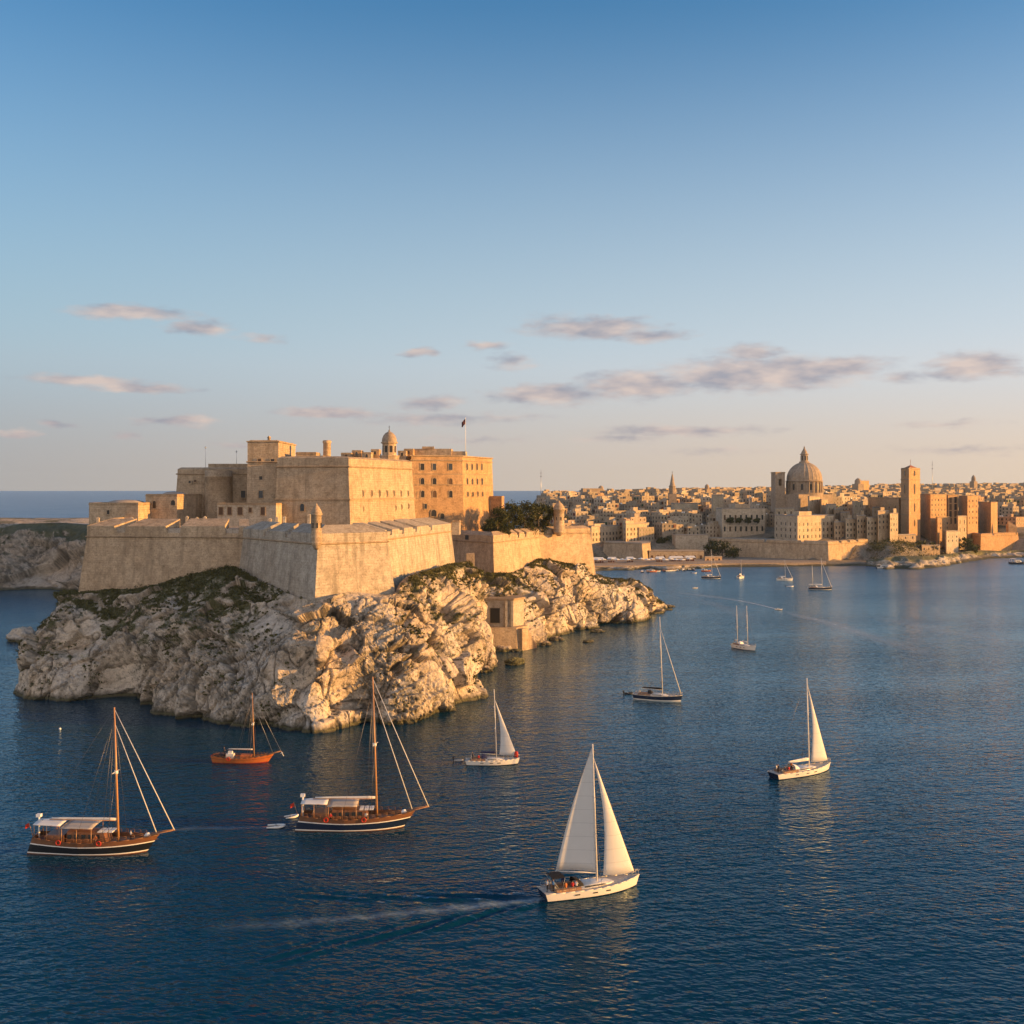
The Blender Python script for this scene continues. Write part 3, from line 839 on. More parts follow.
colw = t.mix(t.math('MULTIPLY', ff, 0.9), deep, (0.35, 0.42, 0.46, 1))
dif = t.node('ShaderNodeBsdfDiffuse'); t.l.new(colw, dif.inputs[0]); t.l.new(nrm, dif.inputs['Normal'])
glo = t.node('ShaderNodeBsdfGlossy'); t.l.new(t.mix(t.ramp(t.math('DIVIDE', dist, 1500.0), [(0.03, 0.0), (0.15, 1.0), (0.5, 0.5)]), (0.68, 0.82, 0.95, 1), (0.72, 0.90, 0.98, 1)), glo.inputs[0])  # reflection tint also painted by distance
t.l.new(nrm, glo.inputs['Normal']); t.l.new(t.math('ADD', t.math('ADD', 0.04, t.math('MULTIPLY', open_, 0.40)), t.math('MULTIPLY', ff, 0.3)), glo.inputs['Roughness'])
fre = t.node('ShaderNodeFresnel'); fre.inputs[0].default_value = 1.34; t.l.new(nrm, fre.inputs['Normal'])
mid_w = t.ramp(t.math('DIVIDE', dist, 1500.0), [(0.03, 0.80), (0.13, 1.35), (0.35, 1.3), (1.0, 1.0)])  # reflection strength painted by distance, brighter over the mid bay
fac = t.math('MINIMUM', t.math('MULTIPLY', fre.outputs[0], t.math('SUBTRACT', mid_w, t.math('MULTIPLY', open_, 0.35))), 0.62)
mx = t.node('ShaderNodeMixShader'); t.l.new(fac, mx.inputs[0]); t.l.new(dif.outputs[0], mx.inputs[1]); t.l.new(glo.outputs[0], mx.inputs[2])
t.l.new(mx.outputs[0], t.n['Material Output'].inputs['Surface']); t.n.remove(t.b)
M['water'] = t.m
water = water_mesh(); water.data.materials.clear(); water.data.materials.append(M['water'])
tag(water, 'deep blue rippled sea water of the harbour', 'water', None, 'structure')


# long foam tracks of motor boats (thin foam floating on the water)
t = NT('foam_track')
g = t.node('ShaderNodeNewGeometry').outputs['Position']
fo = t.node('ShaderNodeAttribute'); fo.attribute_name = 'foam'
fn = t.noise(t.vm('MULTIPLY', g, (0.15, 0.35, 0.0)), 1.0, 5, 0.7)
a_ = t.math('MULTIPLY', fo.outputs['Fac'], t.ramp(fn, [(0.3, 0.25), (0.7, 1.0)]))
t.b.inputs['Base Color'].default_value = (0.62, 0.68, 0.74, 1)
t.l.new(a_, t.b.inputs['Alpha']); t.b.inputs['Roughness'].default_value = 0.8
M['foam'] = t.m


def track(pts, widths, alpha, label):
    """pts: picture points along the track on the water"""
    Q = [WP(px, py)[:2] + (w, a) for (px, py), w, a in zip(pts, widths, alpha)]
    S = catmull([(q[0], q[1], 0, 0, q[2], q[3]) for q in Q], 3.0)
    tx = np.gradient(S[:, :2], axis=0); tx /= np.linalg.norm(tx, axis=1, keepdims=True)
    nr = np.stack([-tx[:, 1], tx[:, 0]], 1); k = 9; V = []; A = []
    for j in range(k):
        u = (j / (k - 1)) * 2 - 1
        V.append(np.concatenate([S[:, :2] + nr * (S[:, 4:5] * u), np.full((len(S), 1), 0.03)], 1)); A.append(S[:, 5] * (1 - abs(u)) ** 1.2)
    V = np.stack(V, 1); A = np.stack(A, 1)
    o = grid_mesh('wake_foam', V.reshape(-1, 3), len(S), k, M['foam'], {'foam': A.ravel()})
    o.visible_shadow = True
    tag(o, label, 'wake', None, 'stuff')


track([(776, 609), (760, 605), (735, 600), (712, 597), (690, 594), (665, 593)], [1.0, 2.0, 3.5, 5, 6, 7], [.95, .75, .5, .38, .25, .05], 'white wake streaming left behind the small motor boat')
track([(782, 611), (800, 616), (830, 623), (862, 634), (900, 646), (950, 660)], [1.5, 4, 6, 7, 8, 8], [.1, .4, .45, .4, .25, .0], 'pale curved wake crossing the open water towards the right edge')
track([(684, 596), (720, 606), (740, 615), (755, 625)], [5, 6, 7, 7], [.0, .18, .15, .0], 'faint old wake left of the motor boat')
track([(860, 615), (900, 622), (960, 634), (1024, 645)], [6, 8, 8, 8], [.0, .16, .2, .12], 'faint upper wake across the right side of the bay')
track([(175, 830), (200, 828), (240, 828), (270, 828)], [1.2, 1.4, 1.2, .8], [.12, .22, .25, .3], 'thin foam line trailing to the white float left of the middle gulet')


# ---------------------------------------------------------------- fort masonry helpers
def offset_poly(poly, d):
    """outward offset of a counter-clockwise plan polygon; d is one number or one per edge"""
    n = len(poly); ds = d if isinstance(d, (list, tuple)) else [d] * n
    L = []
    for i in range(n):
        (x0, y0), (x1, y1) = poly[i], poly[(i + 1) % n]
        tx, ty = x1 - x0, y1 - y0; l = sqrt(tx * tx + ty * ty); tx /= l; ty /= l
        nx, ny = ty, -tx
        L.append((x0 + nx * ds[i], y0 + ny * ds[i], tx, ty))
    out = []
    for i in range(n):
        ax, ay, atx, aty = L[i - 1]; bx, by, btx, bty = L[i]
        den = atx * bty - aty * btx
        if abs(den) < 1e-6: out.append((bx, by)); continue
        t_ = ((bx - ax) * bty - (by - ay) * btx) / den
        out.append((ax + atx * t_, ay + aty * t_))
    return out


def ring_at(poly, d, z):
    return [(x, y, z) for x, y in offset_poly(poly, d)] if d else [(x, y, z) for x, y in poly]


def neg(root):
    l = root.location
    return (-l[0], -l[1], -l[2])


def lerp2(a, b, t): return (a[0] + (b[0] - a[0]) * t, a[1] + (b[1] - a[1]) * t)


def masonry(name, label, cat, poly, zb, zc, zt, batter, mat, parapet=None, deck=None, steps=10, group=None, wob=0.10, slope=0.5):
    """battered wall from zb up to the cordon moulding at zc, parapet up to zt.
    parapet: {edge: (thickness, [embrasures (t0, t1)])}"""
    cx = sum(p[0] for p in poly) / len(poly); cy = sum(p[1] for p in poly) / len(poly)
    root = empty(name, (cx, cy, zb), 0, label, cat, group)
    m = MB(); rings = []
    # subdivide edges so the face can be slightly uneven
    for k in range(steps + 1):
        z = zb + (zc - zb) * k / steps
        ring = ring_at(poly, batter * (zc - z), z); sub = []
        for i in range(len(ring)):
            a, b = ring[i], ring[(i + 1) % len(ring)]
            L = sqrt((a[0] - b[0]) ** 2 + (a[1] - b[1]) ** 2); q = 6
            for j in range(q):
                t_ = j / q
                sub.append((a[0] + (b[0] - a[0]) * t_, a[1] + (b[1] - a[1]) * t_, z))
        rings.append(sub)
    R = np.array(rings); fl = R.reshape(-1, 3)
    w = fbm(fl, 7, 3, 3).reshape(R.shape[:2]) * wob
    R[..., 0] += w; R[..., 1] += w
    m.rings([[tuple(p) for p in r] for r in R], True, 0, False)
    m.add([tuple(p) for p in R[-1]], [tuple(range(R.shape[1]))], 0)
    m.build('wall', mat, root, neg(root))
    c = MB()          # round cordon moulding
    c.rings([ring_at(poly, o, zc + z) for o, z in ((-.4, -.18), (.22, -.18), (.42, -.02), (.42, .16), (.22, .32), (-.4, .32))], True)
    c.build('cordon', M['trim'], root, neg(root))
    if parapet:
        pm = MB(); z0 = zc + 0.3
        for e, (th, emb) in parapet.items():
            P0, P1 = poly[e], poly[(e + 1) % len(poly)]
            inner = offset_poly(poly, [-(parapet[k][0] if k in parapet else th) for k in range(len(poly))])
            I0, I1 = inner[e], inner[(e + 1) % len(poly)]
            cuts = [(0.0, 0.0)] + list(emb) + [(1.0, 1.0)]
            for (a0, a1), (b0, b1) in zip(cuts[:-1], cuts[1:]):
                s0, s1 = a1, b0
                L = sqrt((P1[0] - P0[0]) ** 2 + (P1[1] - P0[1]) ** 2); sp_ = 0.5 / L     # splay
                q0 = s0 + (sp_ if s0 > 0 else 0); q1 = s1 - (sp_ if s1 < 1 else 0)
                b_ = [lerp2(P0, P1, s0), lerp2(P0, P1, s1), lerp2(I0, I1, s1), lerp2(I0, I1, s0)]
                t_ = [lerp2(P0, P1, q0), lerp2(P0, P1, q1), lerp2(I0, I1, s1), lerp2(I0, I1, s0)]
                jit = random.uniform(-.12, .12)
                pm.hexa([(x, y, z0) for x, y in b_], [(t_[0][0], t_[0][1], zt - slope + jit), (t_[1][0], t_[1][1], zt - slope + jit), (t_[2][0], t_[2][1], zt + 0.1 + jit), (t_[3][0], t_[3][1], zt + 0.1 + jit)])
            for a0, a1 in emb:
                b_ = [lerp2(P0, P1, a0), lerp2(P0, P1, a1), lerp2(I0, I1, a1), lerp2(I0, I1, a0)]
                zs = z0 + (zt - z0) * 0.25
                pm.hexa([(x, y, z0 + .002) for x, y in b_], [(b_[0][0], b_[0][1], zs - .3), (b_[1][0], b_[1][1], zs - .3), (b_[2][0], b_[2][1], zs), (b_[3][0], b_[3][1], zs)])
        pm.build('parapet', mat, root, neg(root))
    if deck:
        d = MB(); d.prism(offset_poly(poly, -0.5), zc - 0.3, deck); d.build('terrace', M['paving'], root, neg(root))
    return root


def wall_hit(px, P0, P1):
    """where the sight line of a picture column meets a wall line in plan"""
    k = (px - 512) / F
    # X = k*Y ; P0 + s*(P1-P0)
    dx, dy = P1[0] - P0[0], P1[1] - P0[1]
    s = (k * P0[1] - P0[0]) / (dx - k * dy)
    return P0[0] + s * dx, P0[1] + s * dy


WIN = {}
wrng = random.Random(12)


def window_proto(w, h, arched, kind):
    key = (round(w, 2), round(h, 2), arched, kind)
    if key in WIN: return WIN[key]
    fr = MB(); pn = MB(); b = 0.22
    if arched:
        pts = [(-w / 2, 0), (w / 2, 0), (w / 2, h - w / 2)] + [(w / 2 * cos(a), h - w / 2 + w / 2 * sin(a)) for a in [pi * k / 8 for k in range(1, 8)]] + [(-w / 2, h - w / 2)]
    else:
        pts = [(-w / 2, 0), (w / 2, 0), (w / 2, h), (-w / 2, h)]
    n = len(pts)
    cxm, czm = 0, h / 2
    outp = [(x * (1 + 2 * b / w), czm + (z - czm) * (1 + 2 * b / h)) for x, z in pts]
    rg = [[(x, 0.05, z) for x, z in outp], [(x, -0.14, z) for x, z in outp], [(x, -0.14, z) for x, z in pts], [(x, 0.05, z) for x, z in pts]]
    fr.rings(rg, True)
    pn.add([(x, -0.02, z) for x, z in pts] + [(x, 0.06, z) for x, z in pts], [tuple(range(n)), tuple(range(2 * n - 1, n - 1, -1))] + [(i, n + i, n + (i + 1) % n, (i + 1) % n) for i in range(n)])
    fr.box(-w / 2 - .3, w / 2 + .3, -.26, .02, -.28, -.10)
    mf = fr.build('window', M['trim'] if kind != 'dark' else M['keep']); md = pn.build('pane', M[kind] if kind in ('shutter', 'glass', 'dark') else M['dark'])
    a, b2 = mf.data, md.data
    bpy.data.objects.remove(mf); bpy.data.objects.remove(md)
    WIN[key] = (a, b2)
    return WIN[key]


def window(root, P0, P1, px, py, w, h, off=0.0, arched=False, kind='dark', name='window', z=None):
    """window centred at picture point px, py on the wall line P0-P1 (outward side to the right of P0->P1)"""
    x, y = wall_hit(px, P0, P1)
    z = H - (py - HY) * y / F - h / 2 if z is None else z
    dx, dy = P1[0] - P0[0], P1[1] - P0[1]; L = sqrt(dx * dx + dy * dy)
    nx, ny = dy / L, -dx / L
    if kind == 'dark' and name == 'window': kind = wrng.choice(['dark', 'dark', 'dark', 'glass', 'shutter']); w *= wrng.choice([1, 1, .92]); h *= wrng.choice([1, 1, .94])
    a, b = window_proto(w, h, arched, kind)
    o = bpy.data.objects.new(name, a); COL.objects.link(o); o.parent = root
    l = root.location
    o.location = (x + nx * off - l[0], y + ny * off - l[1], z - l[2]); o.rotation_euler = (0, 0, atan2(dy, dx))
    p = bpy.data.objects.new('pane' if name == 'window' else 'opening', b); COL.objects.link(p); p.parent = o
    return o


# ---------------------------------------------------------------- lower fort: curtain and bastions
ground_fill()
cA, cB = (-127.5, 330), (-77, 322.5)
curt = masonry('curtain_wall', 'long shaded battered curtain wall with three wide embrasures, leftmost wall of the fort', 'fort wall',
               [cA, cB, (-62, 335), (-62, 352), (-128, 372)], 16, 42.0, 47.3, 0.12, M['wall'],
               {0: (6.0, [(.18, .235), (.50, .575), (.86, .93)]), 4: (6.0, [])}, 44.6, group=None, slope=2.0)
bA, bC, bB, bE = (-78.5, 321), (-50, 283), (-33.6, 297), (-20.5, 371)
bast = masonry('corner_bastion', 'great angled bastion whose sharp corner splits a grey shaded face from an orange lit face', 'bastion',
               [bA, bC, bB, (-37.2, 302.5), bE, (-32, 398), (-60, 348), (-76, 336)], 15, 42.0, 46.8, 0.115, M['wall_grey'],
               {0: (5.0, [(.30, .36), (.60, .66)]), 1: (5.0, []), 2: (5.0, []), 3: (7.0, [(.12, .17), (.27, .315), (.44, .485), (.66, .70)])}, 44.2, slope=2.0)

def turret(x, y, zb, zt, r, label, group='sentry turrets on the ramparts'):
    root = empty('sentry_turret', (x, y, zb), 0, label, 'turret', group)
    hgt = zt - zb; hb = hgt * 0.70
    b = MB(); b.lathe(0, 0, [(r * .35, -1.6), (r * .7, -.8), (r * 1.08, 0), (r * 1.08, .25), (r, .3), (r * .97, hb * .5), (r * .95, hb), (r * 1.14, hb + .1), (r * 1.14, hb + .45)], 20, 0, True, True, True)
    b.build('body', M['wall'], root)
    c = MB(); c.lathe(0, 0, [(r * 1.08, hb + .45), (r * .95, hb + hgt * .1), (r * .62, hb + hgt * .19), (r * .25, hb + hgt * .25), (r * .16, hb + hgt * .26), (r * .16, hgt * .985), (0.01, hgt)], 20)
    c.build('cap', M['wall'], root)
    s = MB(); s.box(-.18, .18, -.09, .09, 0, 1.3)
    for k in range(5):
        a = pi * (-0.95 + k * 0.28)
        o = s.build('slit_window', M['dark'], root, (cos(a) * r * .96, sin(a) * r * .96, hb * .55), (0, 0, a + pi / 2))
    return root


turret(bC[0] - .3, bC[1] - .1, 42.3, 52.6, 1.35, 'slim sentry turret perched on the sharp corner of the great bastion')

# right hand bastion and the curtain beyond it
gF, gG, gE = (-23.6, 432), (-7.0, 410), (11.2, 457)
rb = masonry('flank_bastion', 'medium bastion with a shaded left face and a bright yellow right face above the quay', 'bastion',
             [gF, gG, gE, (4, 480), (-22, 470)], 16, 36.3, 40.2, 0.115, M['wall'],
             {0: (3.0, []), 1: (3.0, [(.50, .54), (.66, .70)]), 4: (3, [])}, 38.3, slope=1.2)
m = MB(); m.box(-1.1, 1.1, -.15, .2, 0, 1.7); dxy = wall_hit(467, gF, gG)
m.build('gun_port', M['dark'], rb, tuple(np.array((dxy[0], dxy[1], 36.9)) - np.array(rb.location)), (0, 0, atan2(gG[1] - gF[1], gG[0] - gF[0])))
hb = masonry('outer_curtain_wall', 'plain orange lit end wall of the fort nearest the point, under the round turret', 'fort wall',
             [(9, 459), (34.2, 480), (30, 516), (-8, 520), (-10, 475)], 12, 37.3, 40.3, 0.12, M['wall'],
             {0: (2.6, []), 1: (2.6, [])}, 38.0, slope=1.0)
turret(*(P(559, 500, 464)[:2]), 38.2, 51.6, 2.3, 'stout round sentry turret on the end wall nearest the point')

# ---------------------------------------------------------------- keep
kL, kR, kB = (-75.2, 352.5), (-52, 350), (-35.6, 392)
keep = masonry('keep_block', 'massive keep block, shaded front and bright right side pierced by a row of slits', 'keep',
               [kL, kR, kB, (-58, 404), (-78, 392)], 42, 63.4, 66.6, 0.055, M['keep'],
               {0: (1.2, []), 1: (1.2, []), 2: (1.2, [])}, 65.0)
m = MB()
m.rings([ring_at([kL, kR, kB, (-58, 404), (-78, 392)], o, z) for o, z in ((.35, 52.7), (.95, 52.7), (.95, 53.1), (.35, 53.25))], True)
m.build('string_course', M['trim'], keep, neg(keep))
for px in (362, 370.5, 378.5, 386, 393, 400, 407):
    window(keep, kR, kB, px, 493.4, .55, 1.9, .055 * 8.9 + .05, name='slit_window')
for px, py in ((361.5, 509), (400, 507), (407, 506), (394, 508)):
    window(keep, kR, kB, px, py, .4, 1.4, .055 * 13.5 + .05, name='slit_window')
window(keep, kL, kR, 303, 507, 1.3, 2.5, .055 * 13 + .1, True)

tw = masonry('square_keep_tower', 'tall square tower rising above the left side of the keep, its right side sunlit', 'tower',
             [(-85.6, 356), (-75.6, 356), (-75.6, 384), (-85.6, 384)], 42, 65.0, 72.2, 0.02, M['keep'], {0: (.8, []), 1: (.8, []), 2: (.8, []), 3: (.8, [])}, 70.6, wob=.05)
m = MB(); m.rings([ring_at([(-85.6, 356), (-75.6, 356), (-75.6, 384), (-85.6, 384)], o, z) for o, z in ((-.3, 71.3), (.3, 71.5), (.3, 71.9), (-.3, 71.9))], True)
m.build('cornice', M['trim'], tw, neg(tw))
m = MB(); m.lathe(-79.5, 360, [(.5, 70.5), (.5, 73), (.7, 73.1), (.25, 73.7)], 10); m.build('chimney', M['keep'], tw, neg(tw))
tF = ((-85.6, 356), (-75.6, 356))
for px, py, w, h in ((259.5, 461, 1.2, 1.3), (272.6, 461, 1.2, 1.3), (261, 478, 1.0, 1.1), (261, 494, 1.5, 2.5)):
    window(tw, tF[0], tF[1], px, py, w, h, .05 + .02 * max(0, 65 - (H - (py - HY) * 356 / F)))
lw = masonry('left_keep_wing', 'lower wing at the left end of the keep with a rounded tower', 'keep wing',
             [(-112.5, 370), (-101, 369.5), (-86, 372), (-86, 392), (-110, 396)], 42, 61.3, 63.5, 0.06, M['keep'], {0: (.9, []), 1: (.9, []), 4: (.9, [])}, 62.4)
m = MB(); m.lathe(-98.6, 369.5, [(5.2, 42), (4.7, 52), (4.5, 60.2), (4.7, 60.3), (4.7, 60.7), (4.4, 60.8), (4.4, 62.6), (3.6, 62.6), (3.6, 61.6), (0.05, 61.6)], 40)
m.build('round_tower', M['keep'], lw, neg(lw))
m = MB(); m.prism([(-103, 373), (-86.3, 373), (-86.3, 392), (-103, 392)], 61.5, 64.9); m.build('upper_storey', M['keep'], lw, neg(lw))
m = MB(); m.prism([(-168, 590), (-70, 588), (-70, 645), (-168, 645)], 18, 56.5, 0, [(-166, 592), (-72, 590), (-72, 643), (-166, 643)]); m.build('unseen_shade_block', M['keep'], lw, neg(lw))  # unseen block added behind the keep to cast shade on the far cliff
for px, py, w, h in ((190.5, 482, .8, .8), (196, 481, .8, .8)): window(lw, (-112.5, 370), (-101, 369.5), px, py, w, h, .75)
for px, py, w, h in ((228.4, 495, 1.2, 2.4), (243.4, 494, 1.5, 2.5)): window(lw, (-101, 369.5), (-86, 372), px, py, w, h, .85)


def mast(px, py_top, D, zb, label, r=.07, group='thin antenna masts on the fort roofs'):
    x, y, z = P(px, py_top, D)
    root = empty('antenna_mast', (x, y, zb), 0, label, 'antenna', group)
    m = MB(); m.tube((0, 0, 0), (0, 0, z - zb), r, r * .5); m.build('pole', M['metal'], root)
    m = MB(); zz = z - zb
    m.tube((-.5, 0, zz - .6), (.5, 0, zz - .6), .05); m.tube((0, 0, zz - .9), (0, 0, zz - .2), .14)
    m.build('aerial', M['metal'], root)


mast(205.5, 446, 378, 62.4, 'tall thin antenna mast on the left wing of the keep')
mast(236.5, 450, 384, 64.9, 'short thin antenna mast between the left wing and the square tower')


# small buildings on the lower terrace
def small_building(name, label, cat, px0, px1, pyt, D, depth, zb, mat, wins=(), dome=False, rot=0.0, doors=()):
    x0 = (px0 - 512) * D / F; x1 = (px1 - 512) * D / F; zt = H - (pyt - HY) * D / F
    root = empty(name, ((x0 + x1) / 2, D, zb), 0, label, cat)
    w = x1 - x0
    m = MB(); m.box(-w / 2, w / 2, 0, depth, 0, zt - zb - .5); m.build('wall', mat, root)
    m = MB(); m.box(-w / 2 - .15, w / 2 + .15, -.15, depth + .15, zt - zb - .5, zt - zb - .25)
    for a in ((-w / 2, w / 2, 0, .35), (-w / 2, w / 2, depth - .35, depth), (-w / 2, -w / 2 + .35, .35, depth - .35), (w / 2 - .35, w / 2, .35, depth - .35)):
        m.box(a[0], a[1], a[2], a[3], zt - zb - .25, zt - zb + .15)
    m.build('roof', M['trim'], root)
    if dome:
        m = MB(); m.lathe(0, depth / 2, [(w * .36, zt - zb - .3), (w * .33, zt - zb + .3), (w * .22, zt - zb + .8), (.05, zt - zb + 1.0)], 20); m.build('low_dome', M['roof'], root)
    root.rotation_euler = (0, 0, rot)
    for px, py, ww, hh in wins: window(root, (x0, D), (x1, D), px, py, ww, hh, .02, True)
    for px, py, ww, hh in doors: window(root, (x0, D), (x1, D), px, py, ww, hh, .02, False, 'shutter', 'door')
    return root


small_building('garrison_building', 'low squat building with a shallow roof behind the left end of the curtain wall', 'building', 87, 140, 503, 346, 16, 43.5, M['wall'], [(108, 512, .9, 1.4)], True, -.16)
small_building('garrison_building', 'low building with a dark arched doorway just left of the keep', 'building', 144.5, 178, 494.5, 352, 18, 43.5, M['wall'], [(154, 504.6, 1.2, 2.4), (174, 502.5, 1.4, 1.6)], True, -.16)
small_building('guardhouse', 'long low pale guardhouse with brown doors at the foot of the square tower', 'building', 216, 277, 503.5, 347, 6.5, 44.2, M['pale'], [], False, -.12, [(220, 511, 1.3, 2.4), (229, 511, 1.3, 2.4), (240, 511, 1.5, 2.4), (263.5, 511, 1.3, 2.4), (250.5, 510, .9, 1.4)])
small_building('roof_room', 'small raised room on the keep roof next to the square tower', 'roof room', 296, 316, 452.5, 366, 8, 64.9, M['keep'])
small_building('roof_room', 'pale sunlit stair head on the keep roof left of the round chimney', 'roof room', 311, 323, 456, 358, 7, 64.9, M['pale'])
cx, cy, _ = P(327, 456, 374)
root = empty('round_chimney', (cx, cy, 64.9), 0, 'round stone chimney stack standing on the keep roof', 'chimney')
m = MB(); m.lathe(0, 0, [(1.5, 0), (1.35, 1), (1.3, 7.0), (1.5, 7.1), (1.5, 7.7), (1.2, 8.0), (.9, 8.0), (.9, 7.4)], 18, 0, True); m.build('stack', M['wall'], root)
m = MB(); m.box(1.2, 3.2, -1.2, 1.2, 0, 2.4); m.build('base', M['wall'], root)

# domed bell cupola
cx, cy, _ = P(389.3, 456, 402)
root = empty('domed_cupola', (cx, cy, 64.9), 0, 'small domed octagonal cupola with a finial on the back of the keep roof', 'cupola')
m = MB(); m.lathe(0, 0, [(3.6, 0), (3.6, 3.2), (3.8, 3.3), (3.8, 3.7), (2.6, 3.8), (2.55, 8.0), (3.1, 8.2), (3.1, 8.6), (2.7, 8.7)], 8, 0, False, False, True); m.build('drum', M['wall'], root)
m = MB(); m.lathe(0, 0, [(2.75, 8.7), (2.65, 9.8), (2.2, 11.0), (1.4, 11.9), (.5, 12.4), (.3, 12.5), (.3, 13.0), (.12, 13.1)], 20); m.build('dome', M['lead'], root)
m = MB(); m.tube((0, 0, 13), (0, 0, 14.6), .09); m.tube((-.35, 0, 14.1), (.35, 0, 14.1), .06); m.build('finial', M['dark'], root)
for k in range(8):
    a = pi / 8 + k * pi / 4
    m = MB(); m.box(-.5, .5, -.06, .06, 0, 2.4); m.build('arched_opening', M['dark'], root, (cos(a) * 2.4, sin(a) * 2.4, 4.8), (0, 0, a + pi / 2))

# roof line behind the keep, seen over its right side
rng3 = random.Random(3)
for k, (a, b, y, d, s) in enumerate(((341, 351, 453, 432, 'tiny'), (352, 361, 450.5, 436, 'narrow'), (362, 371, 452.5, 430, 'plain'), (371, 379, 449.5, 438, 'tallest'), (398, 406, 451, 440, 'stepped'), (404, 413, 449, 446, 'pale'))):
    small_building('roof_house', '%s low house on the skyline behind the keep roof, %s' % (s, ['leftmost of the row', 'second from the left', 'third from the left', 'just left of the domed cupola', 'just right of the domed cupola', 'beside the tall palace block'][k]), 'house', a, b, y, d, 7, 46, M['ochre' if k % 2 else 'wall'], [((a + b) / 2, y + 3.2, .9, 1.4)])

# ---------------------------------------------------------------- palace block with the windows
tL, tC, tR = (-40.1, 437.5), (-20.1, 445), (-8.6, 474)
pal = masonry('palace_block', 'tall ochre palace block with three rows of windows on both sides and a flagpole', 'building',
              [tL, tC, tR, (-15, 490), (-44, 474)], 36, 67.8, 69.8, 0.035, M['ochre'], {0: (.6, []), 1: (.6, []), 4: (.6, [])}, 68.6, wob=.04)
m = MB()
for z in (57.9, 62.2):
    m.rings([ring_at([tL, tC, tR, (-15, 490), (-44, 474)], o + .035 * (67.8 - z), z + dz) for o, dz in ((-.1, 0), (.16, 0), (.16, .35), (-.1, .4))], True)
m.build('string_course', M['trim'], pal, neg(pal))
m = MB(); m.rings([ring_at([tL, tC, tR, (-15, 490), (-44, 474)], o, z) for o, z in ((-.2, 69.2), (.45, 69.45), (.45, 69.9), (-.2, 69.9))], True)
m.build('cornice', M['trim'], pal, neg(pal))
for py in (466.6, 481.4, 494):
    zc_ = H - (py - HY) * 441 / F
    for px in (422.2, 434.2, 450.3):
        window(pal, tL, tC, px, py, 1.55, 2.7, .06 + .035 * max(0, 67.8 - zc_), py > 480)
    for px in (466.6, 471.6, 476.6, 481.4):
        window(pal, tC, tR, px, py, 1.35, 2.7 if py < 490 else 2.0, .06 + .035 * max(0, 67.8 - zc_), True)
window(pal, tC, tR, 486.6, 494, 1.0, 1.6, .4, True)
window(pal, tL, tC, 418, 495, 1.1, 2.2, .4); window(pal, tL, tC, 425, 506.3, 1.1, 1.9, .75)
window(pal, tL, tC, 433, 513, 2.2, 2.6, .95, True, name='archway'); window(pal, tL, tC, 441.5, 516, 1.8, 2.2, 1.0, True, name='archway')
m = MB(); m.box(-41.0, -25.0, 453, 468, 68.0, 73.0); m.box(-37, -32, 452.4, 453.2, 73.0, 73.9); m.box(-25.0, -19.0, 455, 466, 68.0, 72.0)
m.build('attic', M['wall'], pal, neg(pal))
# arcaded lean-to against the right side
m = MB(); m.prism([(-9.8, 470), (-4.4, 468), (-3.4, 479), (-12, 480)], 36, 53.4); o = m.build('annex', M['ochre'], pal, neg(pal))
x, y, z = P(465.5, 418, 455)
root = empty('flagpole', (x, y, 68.6), 0, 'white flagpole with a small dark flag on the palace block roof', 'flagpole')
m = MB(); m.tube((0, 0, 0), (0, 0, z - 68.6), .16, .08); m.lathe(0, 0, [(.01, z - 68.4), (.18, z - 68.6), (.01, z - 68.9)], 8); m.build('pole', M['white'], root)
m = MB(); fl = [[(-.1 - 1.5 * i / 6, .3 * sin(i * 1.3 + j * .4), z - 68.9 - 2.2 * j / 4 - 1.3 * (i / 6) ** .7 + .2 * sin(i)) for i in range(7)] for j in range(5)]
m.rings(fl, False, 0, True); M['flag'] = plain('dark_flag_cloth', (0.09, 0.035, 0.045), 0.8); m.build('flag', M['flag'], root)

small_building('terrace_building', 'small pale block on the terrace between the bastion flank and the palace', 'building', 452, 459.5, 521, 392, 8, 40, M['pale'])
# terrace clutter on the curtain wall and bastion: posts and stone bollards
for k, (px, D, h) in enumerate(((98, 333, 1.6), (132, 336, 1.5), (187, 334, 1.9), (197, 334, 1.6), (205, 336, 1.8), (270, 322, 2.0), (277, 320, 2.4), (284.5, 318, 2.6), (309, 305, 3.6))):
    x, y, z = P(px, 515, D)
    root = empty('terrace_post', (x, y, 44.3 if k > 4 else 44.7), 0, 'pale stone post behind the parapet, %s from the left along the terrace' % ['first', 'second', 'third', 'fourth', 'fifth', 'sixth', 'seventh', 'eighth', 'ninth'][k], 'post', 'stone posts behind the parapet')
    m = MB(); m.box(-.5, .5, -.5, .5, 0, .3); m.box(-.38, .38, -.38, .38, .3, h + 1.0); m.build('shaft', M['pale'], root)
    m = MB(); m.hexa([(-.5, -.5, h + 1), (.5, -.5, h + 1), (.5, .5, h + 1), (-.5, .5, h + 1)], [(-.15, -.15, h + 1.5), (.15, -.15, h + 1.5), (.15, .15, h + 1.5), (-.15, .15, h + 1.5)]); m.build('cap', M['pale'], root)

